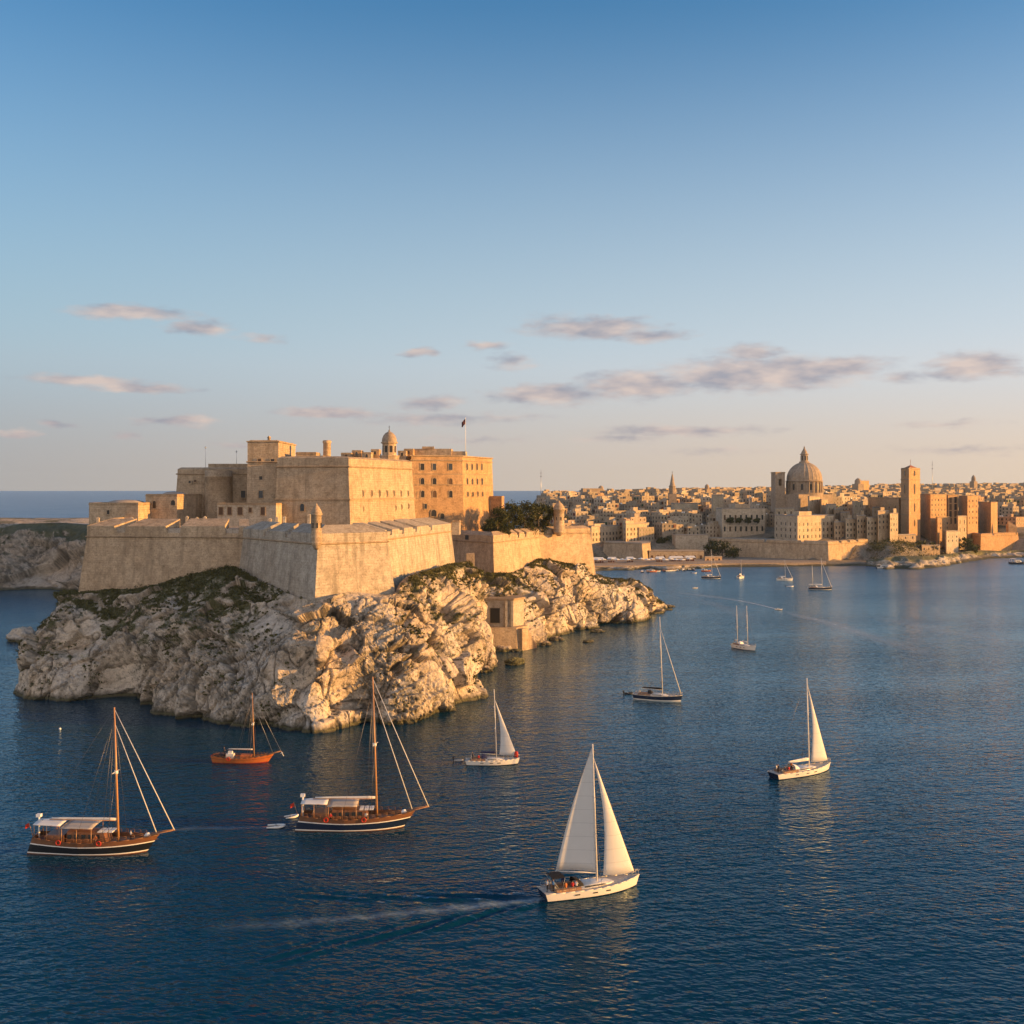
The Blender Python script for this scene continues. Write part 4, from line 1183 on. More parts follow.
# ---------------------------------------------------------------- gate quay below the flank bastion
root = empty('water_gate', (-5, 386, 0), 0, 'small stone water gate with a dark doorway above a quay', 'gatehouse')
m = MB(); m.prism([(-10.5, 387.5), (0.2, 386.5), (4.2, 392), (2, 404), (-9, 404)], 2, 17.2); m.build('wall', M['pale'], root, neg(root))
m = MB(); m.prism([(-11, 387), (0.6, 386), (4.8, 392), (2, 405), (-9.5, 405)], 17.2, 17.9); m.build('cornice', M['trim'], root, neg(root))
window(root, (-10.5, 387.5), (0.2, 386.5), 495, 615.5, 3.4, 5.2, .02, False, 'dark', 'doorway')
for xx in (-2.0, 0.0): 
    m = MB(); m.box(xx - .45, xx + .45, 385.6, 386.5, 8.0, 17.0); m.build('pilaster', M['pale'], root, neg(root))
m = MB(); m.prism([(-11, 381.5), (1.8, 382.5), (6.3, 389), (4.3, 393), (-11, 393)], -3, 8.0, 0, [(-10.6, 382.4), (1.5, 383.3), (5.6, 389.4), (3.9, 393), (-10.6, 393)]); q = m.build('quay_platform', M['wall'])
tag(q, 'pale stone quay platform jutting out below the water gate', 'quay')
m = MB()
for k in range(9): m.prism([(2.0 + k * .62, 384 + k * 1.0), (3.6 + k * .62, 383 + k * 1.0), (5.6 + k * .4, 385 + k * .6), (3.6 + k * .4, 386 + k * .6)], -2, 7.6 - k * .8)
q = m.build('stone_steps', M['wall']); tag(q, 'stone steps dropping from the quay platform to the rocks', 'steps')
m = MB(); a = P(466.5, 560, 379); m.box(a[0], a[0] + 2.6, 378, 381, 22, 34.2)
q = m.build('ruined_wall', M['wall']); tag(q, 'narrow sunlit remnant of wall standing on the second cliff edge', 'wall')


# ---------------------------------------------------------------- trees
def tree(x, y, z, h, rad, label, group=None, n=2600, leaf=.34, mat='pine', name='pine_tree', flat=.6, low=.55, cat='tree', seed=0):
    r_ = np.random.default_rng(seed + 100)
    root = empty(name, (x, y, z), 0, label, cat, group)
    m = MB(); th = h * .5
    m.path([(0, 0, -1), (.15, 0, th * .5), (.0, .1, th)], .05 * rad + .1, 7)
    lobes = []
    for k in range(9):
        a = k * 2.4 + r_.random(); rr = rad * (.35 + .45 * r_.random()); e = (cos(a) * rr, sin(a) * rr, h * (low + (.85 - low) * ((k * .37) % 1)))
        m.tube((0, .1, th * (.6 + .05 * k)), e, .035 * rad, .015 * rad, 5); lobes.append(e + (rad * (.38 + .25 * r_.random()),))
    lobes.append((0, 0, h * .8, rad * .55))
    m.build('trunk', M['trunk'], root)
    C = []
    for (lx, ly, lz, lr) in lobes:
        k = int(n / len(lobes)); d = r_.normal(size=(k, 3)); d /= np.linalg.norm(d, axis=1, keepdims=True)
        rr = (r_.random((k, 1)) ** .35) * lr * (1 + .35 * np.sin(d[:, :1] * 5 + d[:, 1:2] * 4 + lx))
        C.append(np.array([lx, ly, lz]) + d * rr * np.array([1, 1, flat]))
    C = np.concatenate(C)
    cl = vnoise(C + seed * 7.7, rad * .22, seed); C = C[cl > -0.28]
    quads_obj('crown', leaf_faces(C, leaf * (.6 + .7 * r_.random(len(C)))), M[mat], None, root)
    return root


for k, (px, D, zb, h, r, lab) in enumerate(((497, 438, 38.3, 11.0, 4.2, 'dark pine against the palace annex, leftmost of the fort trees'), (509, 446, 38.3, 13.2, 5.2, 'broad dark pine second from the left behind the flank bastion'),
                                            (524, 452, 38.3, 13.4, 5.6, 'fullest round pine in the middle of the fort tree group'), (538, 462, 38.0, 13.0, 5.0, 'pine right of the fullest tree, behind the outer curtain wall'),
                                            (549, 470, 38.0, 11.6, 4.2, 'lower pine nearest the stout round turret'), (489, 424, 39.5, 5.0, 3.0, 'small bushy tree at the foot of the palace block'),
                                            (505, 424, 38.6, 4.6, 3.4, 'low bush on the flank bastion terrace'))):
    x, y, _ = P(px, 500, D)
    tree(x, y, zb, h, r, lab, 'pines on the fort terrace', 5200 if k < 5 else 1600, .33, seed=k, flat=.85, low=.10)


# ---------------------------------------------------------------- far town: land
SH = [(540, 573), (600, 570.5), (640, 569.5), (700, 568), (720, 567), (760, 567), (828, 566), (872, 566), (882, 569.5), (930, 568.5), (965, 562.5), (990, 558.5), (1024, 557.5), (1090, 560), (1200, 556), (1400, 552)]
SHW = np.array([WP(px, py)[:2] for px, py in SH])


def shore_y(x): return np.interp(x, SHW[:, 0], SHW[:, 1])


def ground_z(x, y):
    x = np.asarray(x, float); y = np.asarray(y, float)
    s = y - shore_y(x); px = 512 + F * x / y
    s0 = np.interp(px, [560, 700, 706, 760, 826, 832, 868, 890, 2000], [82, 98, 118, 84, 22, 28, 84, 56, 42])
    q = s - s0
    base_ = np.where(q > 0, np.interp(q, [0, 9, 20, 90, 190, 340, 700, 1400], [2.0, 10.5, 12.5, 24, 35, 42, 48, 44]), np.interp(s, [-30, 0, 3, 60], [-4, -1.0, 1.9, 2.1]))
    left = np.clip((640 - px) / 60, 0, 1)
    base_ = base_ * (1 - .10 * left)
    edge = np.clip((px - 524) / 14, 0, 1)
    return -4 + (base_ + 4) * edge + .6 * np.sin(x * .021) * np.clip(s / 100, 0, 1)


xs = np.concatenate([np.arange(10, 640, 9.0), np.arange(640, 2400, 60)]); ys = np.concatenate([np.arange(735, 1400, 7.0), np.arange(1400, 2700, 40)])
GX, GY = np.meshgrid(xs, ys, indexing='ij'); GZ = ground_z(GX, GY)
V = np.stack([GX, GY, GZ], 2).reshape(-1, 3)
M['townground'] = rock_material('town_ground', (0.30, 0.26, 0.21), (0.27, 0.22, 0.16), (0.06, 0.065, 0.035), 2.0)
tg = grid_mesh('town_ground', V, len(xs), len(ys), M['townground'], {'veg': np.clip(.3 + fbm(V, 40, 4, 3) * 1.5, 0, 1), 'pit': np.zeros(len(V))})
tag(tg, 'rising ground under the far town', 'ground', None, 'structure')

# far hills with a lumpy skyline
xs = np.arange(100, 5200, 38.0); ys = np.array([2150, 2350, 2550, 2750, 2900, 3050, 3200, 3500.0])
GX, GY = np.meshgrid(xs, ys, indexing='ij'); pxx = 512 + F * GX / GY
prf = np.interp(pxx, [560, 640, 700, 800, 850, 930, 1024, 1200, 1800], [10, 52, 58, 58, 66, 70, 74, 82, 70])
ramp_ = np.interp(GY, [2150, 2550, 2900, 3200, 3500], [.35, .8, .96, 1.0, .8])
nn_ = fbm(np.stack([GX.ravel(), GY.ravel(), np.zeros(GX.size)], 1), 330, 8, 3).reshape(GX.shape)
V = np.stack([GX, GY, prf * ramp_ + nn_ * 9 - 2 + 0 * GX], 2).reshape(-1, 3)
HILLV = V.copy()
hl = grid_mesh('hills', V, len(xs), len(ys), M['rock_far'], {'veg': np.full(len(V), .8), 'pit': np.zeros(len(V))})
tag(hl, 'low built up hills on the skyline behind the town', 'hills', None, 'structure')

# rocky foreshore in front of the town, right of the harbour bastion
def shpt(px, py, dz, ztop):
    a = WP(px, py); b = P(px, py, a[1] + dz); return (a[0], a[1], a[0] * (a[1] + dz) / a[1], a[1] + dz, ztop)
st4 = [shpt(866, 566, 14, 3), shpt(874, 566.5, 22, 4), shpt(884, 569.5, 34, 6), shpt(900, 569, 40, 7), shpt(918, 569.5, 40, 7), shpt(934, 568, 44, 6.5), shpt(950, 565, 40, 6), shpt(964, 562, 36, 6), shpt(980, 559.5, 26, 6), shpt(1000, 558.3, 22, 5), shpt(1026, 557.5, 22, 5), shpt(1090, 560, 30, 5), shpt(1200, 556, 30, 5)]
fs_, FV, Fveg = loft_rock('rocky_foreshore', st4, [1.2] * 10 + [4, 8], 36, prof2, M['rock'], .55, 1.1, 31, lambda V, veg, vv: np.clip(veg * .6 + np.clip(.35 - vv, 0, 1) * 2, 0, 1) * .7, inset=8)
tag(fs_, 'low golden rocky foreshore below the town at the right', 'shore', None, 'structure')


st5 = [shpt(570, 573, 9, 1.6), shpt(592, 571.5, 9, 1.8), shpt(610, 570.5, 9, 2.0), shpt(628, 570.6, 9, 2.2), shpt(645, 569.2, 8, 2.2), shpt(660, 570.8, 10, 2.4), shpt(673, 571.2, 12, 2.6), shpt(688, 569.3, 9, 2.2), shpt(704, 568.6, 8, 2.0), shpt(718, 567.5, 7, 1.8)]
qr, _, _ = loft_rock('quay_rocks', st5, [.9] * 9, 18, prof2, M['rock'], .45, .7, 37, lambda V, veg, vv: veg * 0.1, inset=3)
tag(qr, 'low orange lit rocks along the edge of the far quay', 'shore', None, 'structure')

# ---------------------------------------------------------------- far town: landmark buildings
def neg2(r): return neg(r)


def corner_house(name, label, cat, L, C, R, yt, zb, mat, colsL=0, colsR=0, rows=(), w=1.3, h=2.0, group=None, parapet=.6, hut=None, batter=0.0, arch=False, winmat='dark'):
    """L, C, R = (column, distance) of left end, nearest corner, right end; yt = picture row of the roof at the corner"""
    pl = [((px - 512) * D / F, D) for px, D in (L, C, R)]
    pl.append((pl[0][0] + pl[2][0] - pl[1][0], pl[0][1] + pl[2][1] - pl[1][1]))
    zt = H - (yt - HY) * C[1] / F
    root = empty(name, (pl[1][0], pl[1][1], zb), 0, label, cat, group)
    m = MB(); m.prism(offset_poly(pl, batter), zb - 6, zt - parapet, 0, pl)
    m.build('wall', mat, root, neg(root))
    m = MB()
    m.rings([ring_at(pl, o, zt + z) for o, z in ((-.05, -parapet - .25), (.3, -parapet), (.3, -parapet + .3), (0, -parapet + .35), (0, 0), (-.5, 0), (-.5, -parapet + .1))], True)
    ip = offset_poly(pl, -.45); m.add([(x, y, zt - parapet + .12) for x, y in ip], [(0, 1, 2, 3)])
    m.build('roof', M['roof'] if mat is not M['ochre'] else M['trim'], root, neg(root))
    if hut:
        for (a, b, dd, hh) in hut:
            q = [lerp2(lerp2(pl[0], pl[1], a), lerp2(pl[3], pl[2], a), dd), lerp2(lerp2(pl[0], pl[1], b), lerp2(pl[3], pl[2], b), dd), lerp2(lerp2(pl[0], pl[1], b), lerp2(pl[3], pl[2], b), dd + .35), lerp2(lerp2(pl[0], pl[1], a), lerp2(pl[3], pl[2], a), dd + .35)]
            m = MB(); m.prism(q, zt - parapet, zt + hh); m.build('roof_room', mat, root, neg(root))
    for e, n in ((0, colsL), (1, colsR)):
        P0, P1 = pl[e], pl[e + 1]
        dx, dy = P1[0] - P0[0], P1[1] - P0[1]; LL = sqrt(dx * dx + dy * dy)
        for py in rows:
            z = H - (py - HY) * C[1] / F - h / 2
            for k in range(n):
                t_ = (k + .5) / n; pa, pb = window_proto(w, h, arch, winmat if winmat != 'dark' else wrng.choice(['dark', 'dark', 'glass', 'shutter']))
                o = bpy.data.objects.new('window', pb); COL.objects.link(o); o.parent = root
                nx, ny = dy / LL, -dx / LL
                o.location = (P0[0] + dx * t_ + nx * .03 - root.location[0], P0[1] + dy * t_ + ny * .03 - root.location[1], z - zb)
                o.rotation_euler = (0, 0, atan2(dy, dx))
    return root


# harbour bastion (long grey wall, bright end)
cw = masonry('harbour_bastion', 'long grey harbour bastion of the far town whose right end face is bright orange', 'bastion',
             [P(704, 540, 905)[:2], P(828, 540, 836)[:2], P(870.5, 540, 884)[:2], P(868, 540, 925)[:2], P(712, 540, 950)[:2]], -2, 14.4, 17.0, .10, M['wall'], {0: (2.5, [(.15, .17), (.5, .52), (.8, .82)]), 1: (2.5, [(.25, .3), (.45, .5), (.65, .7)])}, 15.4)
m = MB(); m.prism([P(585, 0, 774)[:2], P(640, 0, 781)[:2], P(700, 0, 795)[:2], P(722, 0, 803)[:2], P(760, 0, 806)[:2], P(826, 0, 812)[:2], P(826, 0, 850)[:2], P(700, 0, 900)[:2], P(590, 0, 860)[:2]], -3, 2.5)
q = m.build('stone_quay', M['lead']); tag(q, 'low pale stone quay along the far waterfront', 'quay')
# terraced bank left of the bastion, with a dark green hollow
lb = masonry('lower_bastion', 'dim sloping bastion below the two sunlit waterfront houses', 'bastion',
             [P(604, 0, 862)[:2], P(642, 0, 842)[:2], P(650, 0, 858)[:2], P(650, 0, 900)[:2], P(606, 0, 905)[:2]], 1, 14.5, 15.5, .12, M['keep'], {0: (1.5, [])}, 14.9)

corner_house('waterfront_house', 'sunlit cream waterfront house with two rows of windows, left of its taller twin', 'house', (590.5, 872), (591.5, 871), (621.5, 905), 526, 4, M['cream'], 0, 9, (534.5, 540, 546.5), 1.5, 2.3, hut=[(.1, .9, .1, 1.6)])
corner_house('waterfront_house', 'sunlit taller house with a stair head at its left, above the dim sloping bastion', 'house', (623, 888), (626, 878), (649, 906), 523.5, 12, M['cream'], 1, 7, (529.5, 534.5, 540), 1.5, 2.2, hut=[(0, .9, .0, 2.2)])
corner_house('quay_warehouse', 'long low stone warehouse with arched doors right behind the quay umbrellas', 'warehouse', (648, 862), (649, 850), (704, 852), 550.5, 2.5, M['house'], 0, 9, (557.5,), 1.8, 3.4, arch=True, winmat='shutter')
corner_house('terrace_house', 'long pale flat topped building on the bank above the quay warehouse', 'building', (672, 900), (675.5, 892), (708, 893), 534.5, 12, M['pale'], 0, 1, ())
corner_house('boat_shed', 'small low boat shed with a brown roof at the right end of the warehouse', 'shed', (704, 838), (705, 835), (722, 838), 556.5, 2.5, M['house'], 0, 3, (560,), 1.6, 2)
corner_house('arsenal_house', 'wide shaded building with tall windows and a sunlit roof terrace above the harbour bastion', 'building', (716, 962), (722, 940), (765, 948), 508, 16, M['house'], 0, 8, (529, 517.5), 1.6, 4.2, hut=[(.0, 1, .3, 3.2)])
corner_house('sunlit_block', 'square orange lit block standing left of the wide shaded building', 'building', (711.5, 1010), (713, 1000), (723.5, 1012), 494.5, 34, M['cream'], 0, 0)
corner_house('sunlit_block', 'long orange lit upper storey right of the church spire', 'building', (671, 1020), (674, 1005), (698, 1030), 503, 30, M['cream'], 1, 1, ())
corner_house('customs_house', 'large palazzo, left side shaded and right side golden, with three rows of windows', 'palazzo', (774.5, 905), (797.6, 866), (833.5, 895), 515.5, 14, M['cream'], 5, 9, (524.5, 530.5, 537), 1.5, 2.5, hut=[(.35, .6, .3, 2.6)])
corner_house('rooftop_block', 'crenellated sunlit roof block behind the left side of the large palazzo', 'building', (775, 935), (776, 930), (794, 945), 508, 18, M['cream'], 0, 3, (513,), 1.8, 2.4)
for k, (a, b, y, lab) in enumerate(((833.5, 844.5, 521.5, 'lower golden house attached to the right end of the large palazzo'), (845, 856, 518.5, 'golden house with a small balcony, second right of the large palazzo'), (856, 866, 515, 'tall narrow golden house, third right of the large palazzo'),
                                    (866, 877, 517, 'golden house with dark roof openings, fourth right of the large palazzo'), (877, 889, 510.5, 'tallest golden house of the row right of the large palazzo'), (889, 898, 513, 'golden end house of the row, just left of the bell tower'))):
    corner_house('golden_house', lab, 'house', (a, 893), (a + 1.0, 884 - k), (b, 890 - k), y, 14, M['cream'] if k % 2 else M['wall'], 0, 3, (y + 6, y + 11.5, y + 17), 1.3, 2.1, 'golden houses right of the palazzo', hut=[(.1, .9, .05 + .2 * (k % 3), 1.5 + k % 3)] if k != 3 else None)
for k, (a, b, y, D, lab) in enumerate(((808, 820, 496, 955, 'sunlit block just below the great dome'), (820, 828, 499, 950, 'pale small block below the right side of the great dome'), (826, 836, 504, 930, 'bright small house with a white roof below the dome'), (833, 843, 509, 925, 'cream house above the lower golden house'),
                                       (852, 863, 501, 940, 'yellow tower like house right of the dome'), (840, 850, 512, 915, 'small bright house in front of the yellow tower like house'), (872, 880, 507, 930, 'pale roof block left of the bell tower row'))):
    corner_house('hillside_house', lab, 'house', (a, D + 12), (a + 1.5, D), (b, D + 14), y, 20, M['wall'] if k % 2 else M['cream'], 1, 2, (y + 5,), 1.2, 1.9)

# great dome
def pz(py, D): return H - (py - HY) * D / F
gx, gy = P(804.3, 480, 1005)[:2]
root = empty('great_dome', (gx, gy, 36), 0, 'great ribbed church dome with a colonnaded drum and tall lantern above the town', 'church')
m = MB(); m.prism([(-22, -14), (22, -14), (22, 20), (-22, 20)], 0, 16); m.build('nave', M['lead'], root, rot=(0, 0, radians(32)))
m = MB(); m.lathe(0, 0, [(16.4, 12), (16.4, 17.5), (15.2, 17.6), (15.2, 27.4), (16.6, 27.6), (16.8, 28.4), (15.9, 28.6), (15.6, 29.4)], 48, 0, False); m.build('drum', M['lead'], root)
for k in range(24):
    a = 2 * pi * k / 24
    m = MB(); m.lathe(0, 0, [(.55, 17.6), (.5, 27.4)], 6, 0); m.build('column', M['lead'], root, (cos(a) * 15.9, sin(a) * 15.9, 0))
pn = MB(); pn.box(-.9, .9, -.1, .1, 0, 5.4)
for k in range(12):
    a = 2 * pi * (k + .25) / 12
    pn.build('drum_window', M['dark'], root, (cos(a) * 15.2, sin(a) * 15.2, 20), (0, 0, a + pi / 2))
m = MB(); prof_d = [(15.6 * cos(t_), 29.4 + 16.0 * sin(t_)) for t_ in np.linspace(0, 1.30, 14)]
rg = []
for r_, z_ in prof_d: rg.append([((r_ + (.28 if i % 4 == 0 else 0)) * cos(2 * pi * i / 96), (r_ + (.28 if i % 4 == 0 else 0)) * sin(2 * pi * i / 96), z_) for i in range(96)])
m.rings(rg, True, 0, False, False, True); m.build('dome', M['lead'], root)
m = MB(); m.lathe(0, 0, [(4.6, 44.6), (4.6, 46), (3.4, 46.2), (3.2, 52), (4.0, 52.3), (4.0, 53), (3.0, 53.2), (2.4, 55), (1.2, 57), (.5, 58.5), (.7, 59.2), (.1, 60)], 16, 0, False); m.build('lantern', M['lead'], root)
for k in range(8):
    a = 2 * pi * k / 8; m = MB(); m.box(-.55, .55, -.08, .08, 0, 4); m.build('lantern_opening', M['dark'], root, (cos(a) * 3.3, sin(a) * 3.3, 47), (0, 0, a + pi / 2))
# square belfry
bx, by = P(778.0, 480, 1000)[:2]
root = empty('belfry', (bx, by, 36), radians(12), 'plain dark square belfry with one bright opening left of the great dome', 'tower')
m = MB(); w_ = 4.6; zt = pz(472, 1000) - 36
m.box(-w_, w_, -w_, w_, 0, zt - 12.5); m.box(-w_, -1.5, -w_, w_, zt - 12.5, zt - 6.5); m.box(1.5, w_, -w_, w_, zt - 12.5, zt - 6.5); m.box(-w_, w_, -w_, w_, zt - 6.5, zt - 1)
m.build('shaft', M['lead'], root)
m = MB(); m.box(-w_ - .4, w_ + .4, -w_ - .4, w_ + .4, zt - 1, zt - .3); m.box(-w_, w_, -w_, w_, zt - .3, zt); m.build('cornice', M['trim'], root)
# spire
bx, by = P(672.3, 480, 1050)[:2]
root = empty('church_spire', (bx, by, 40), 0, 'slender dark pointed church spire rising from the left part of the town', 'spire')
m = MB(); m.box(-3.6, 3.6, -3.6, 3.6, 0, 12.5); m.build('tower', M['lead'], root)
m = MB(); m.lathe(0, 0, [(3.9, 12.5), (3.9, 13.2), (3.2, 13.4), (3.0, 19), (3.5, 19.2), (2.4, 21), (1.5, 26), (.5, 31), (.1, 31.4)], 8, 0, False); m.build('spire', M['lead'], root)
m = MB(); m.tube((0, 0, 31), (0, 0, 34), .15); m.tube((-.8, 0, 33), (.8, 0, 33), .12); m.build('cross', M['dark'], root)
# tall bell tower
root = corner_house('bell_tower', 'tall square bell tower, left side dark and right side orange, with arched openings', 'tower', (901, 922), (909, 903), (920, 922), 467.5, 16, M['ochre'], 0, 0, batter=.3, parapet=1.0)
pl = [((px - 512) * D / F, D) for px, D in ((901, 922), (909, 903), (920, 922))]
m = MB(); q4 = pl + [(pl[0][0] + pl[2][0] - pl[1][0], pl[0][1] + pl[2][1] - pl[1][1])]
for z in (pz(499.5, 903), pz(479.5, 903), pz(515, 903)): m.rings([ring_at(q4, o, z + d) for o, d in ((-.1, -.3), (.5, -.2), (.5, .4), (-.1, .5))], True)
m.build('string_course', M['trim'], root, neg(root))
for px, py, w_, h_ in ((914.3, 473, 2.0, 4.2), (914.3, 489, 2.2, 8), (914.3, 507.5, 1.8, 6.5), (914.3, 523, 2.0, 5)): window(root, pl[1], pl[2], px, py, w_, h_, .35, True)
window(root, pl[0], pl[1], 905, 473, 2.0, 4.2, .35, True); window(root, pl[0], pl[1], 905, 489, 2.0, 7, .35, True)
m = MB(); c_ = ((pl[0][0] + pl[2][0]) / 2, (pl[0][1] + pl[2][1]) / 2); ip = offset_poly(q4, -.6)
m.add([(x, y, pz(468.3, 903)) for x, y in ip] + [(c_[0], c_[1], pz(464.5, 903))], [(0, 1, 4), (1, 2, 4), (2, 3, 4), (3, 0, 4)]); m.tube((c_[0], c_[1], pz(465, 903)), (c_[0], c_[1], pz(459, 903)), .15)
m.build('pyramid_roof', M['redtile'], root, neg(root))
corner_house('church_nave', 'broad dark brown church wall left of the tall bell tower', 'church', (868, 985), (899, 925), (903, 930), 497.5, 22, M['ochre'], 5, 0, (507,), 1.2, 2.6, arch=True)
corner_house('apartment_block', 'orange lit apartment block with rows of small windows right of the bell tower', 'apartment block', (920, 960), (930.5, 930), (946.5, 948), 494, 16, M['ochre'], 0, 5, (500, 505, 510, 515), 1.5, 1.8)
corner_house('apartment_block', 'dark glazed recessed block between the two orange lit apartment blocks', 'apartment block', (946.5, 962), (948, 955), (958, 962), 494.5, 16, M['ochre'], 0, 2, (500, 507, 514, 521), 3.2, 5.2)
corner_house('apartment_block', 'blank shaded tall slab with a narrow lit edge, centre of the right hand blocks', 'apartment block', (958.5, 975), (967.5, 950), (978, 966), 495.5, 16, M['ochre'], 0, 3, (501, 506.5, 512, 518, 523), 1.7, 1.9)
corner_house('apartment_block', 'low shaded block with a bright right end, rightmost of the tall blocks', 'apartment block', (978.5, 1000), (991, 966), (997.5, 985), 502, 16, M['ochre'], 0, 0)
corner_house('lit_cube_house', 'small orange cube house in front of the apartment blocks', 'house', (936, 925), (937.5, 915), (950.5, 925), 517, 14, M['ochre'], 0, 2, (523.5, 528), 1.4, 1.8)
corner_house('lit_cube_house', 'narrow yellow house between the cube house and the rock bastion', 'house', (956.5, 925), (958, 917), (966.5, 928), 516, 12, M['wall'], 0, 2, (522, 530), 1.2, 3)
corner_house('lit_cube_house', 'lowest cream house near the foreshore under the cube house', 'house', (945, 905), (946.5, 896), (958.5, 906), 531, 6, M['pale'], 0, 3, (537, 541), 1.2, 1.6)
corner_house('shore_house', 'long low cream building behind the foreshore shrubs below the bell tower', 'building', (893, 892), (895, 885), (916, 893), 534.5, 8, M['wall'], 0, 3, (538,), 1.2, 1.6)
corner_house('shore_house', 'pale boathouse with dark doors on the quay right of the harbour bastion', 'boathouse', (874, 868), (875, 862), (890, 866), 552, 3, M['pale'], 0, 3, (557,), 2.0, 3.0)
corner_house('shore_house', 'low sunlit wall house on the bank in the middle of the foreshore', 'house', (921, 888), (922, 882), (940, 887), 545, 6, M['wall'], 0, 4, (549,), 1.2, 1.8)
rbz = masonry('point_bastion', 'sunlit bastion at the far right of the town with a pointed lookout on its corner', 'bastion',
              [P(969, 0, 965)[:2], P(981, 0, 932)[:2], P(1018, 0, 968)[:2], P(1012, 0, 1010)[:2], P(980, 0, 1010)[:2]], 1, 16.5, 19, .12, M['ochre'], {0: (2, []), 1: (2, [(.3, .35)])}, 17.5)
x, y, _ = P(1011, 520, 968)
root = empty('pointed_lookout', (x, y, 18), 0, 'pointed stone lookout on top of the far right bastion', 'turret')
m = MB(); m.box(-3.2, 4.2, -2.5, 2.5, -1, 5.5); m.build('body', M['ochre'], root)
m = MB(); m.hexa([(-3.4, -2.7, 5.5), (4.4, -2.7, 5.5), (4.4, 2.7, 5.5), (-3.4, 2.7, 5.5)], [(-2.7, -.3, 10.5), (-1.7, -.3, 10.5), (-1.7, .3, 10.5), (-2.7, .3, 10.5)]); m.build('roof', M['ochre'], root)
# towers on the skyline
for px, pyt, D, w_, lab in ((973.5, 475, 1700, 4.0, 'small dark domed tower on the right skyline'), (707, 484, 1300, 3.2, 'tiny turret on the skyline right of the spire'), (858, 478, 1500, 5.5, 'square red brown tower block on the skyline right of the dome'), (601, 485.5, 1350, 4, 'small dark tower on the left skyline of the town')):
    x, y, z = P(px, pyt, D)
    root = empty('skyline_tower', (x, y, 40), radians(30), lab, 'tower'); hh = z - 40
    m = MB(); m.box(-w_, w_, -w_, w_, 0, hh * .75); m.build('shaft', M['lead'], root)
    m = MB(); m.lathe(0, 0, [(w_ * .85, hh * .75), (w_ * .8, hh * .88), (w_ * .5, hh * .96), (.1, hh)], 10, 0, False); m.build('cap', M['lead'], root)
corner_house('skyline_block', 'reddish block beside the square tower on the right skyline', 'building', (860, 1520), (861, 1510), (869, 1530), 480.5, 42, M['ochre'], 0, 0)
corner_house('skyline_fort', 'long dark flat building on the far left skyline of the town', 'building', (581, 1290), (583, 1280), (603, 1290), 488.3, 42, M['lead'], 0, 0)
for px, pyt, D, lab in ((932.3, 461, 1500, 'very tall thin radio mast on the right skyline'), (541, 470, 1300, 'faint radio mast on the skyline left of the town'), (749.5, 494, 985, 'white flagpole on the roof terrace left of the dome')):
    x, y, z = P(px, pyt, D); zb = ground_z(x, y) if D < 1400 else 40
    root = empty('radio_mast', (x, y, float(zb)), 0, lab, 'mast'); hh = z - float(zb)
    m = MB(); m.tube((0, 0, 0), (0, 0, hh), .45, .2); m.build('pole', M['metal'], root)
    m = MB(); m.box(-1.1, 1.1, -.1, .1, hh * .8, hh * .82); m.box(-.8, .8, -.1, .1, hh * .9, hh * .915); m.build('cross_arm', M['metal'], root)

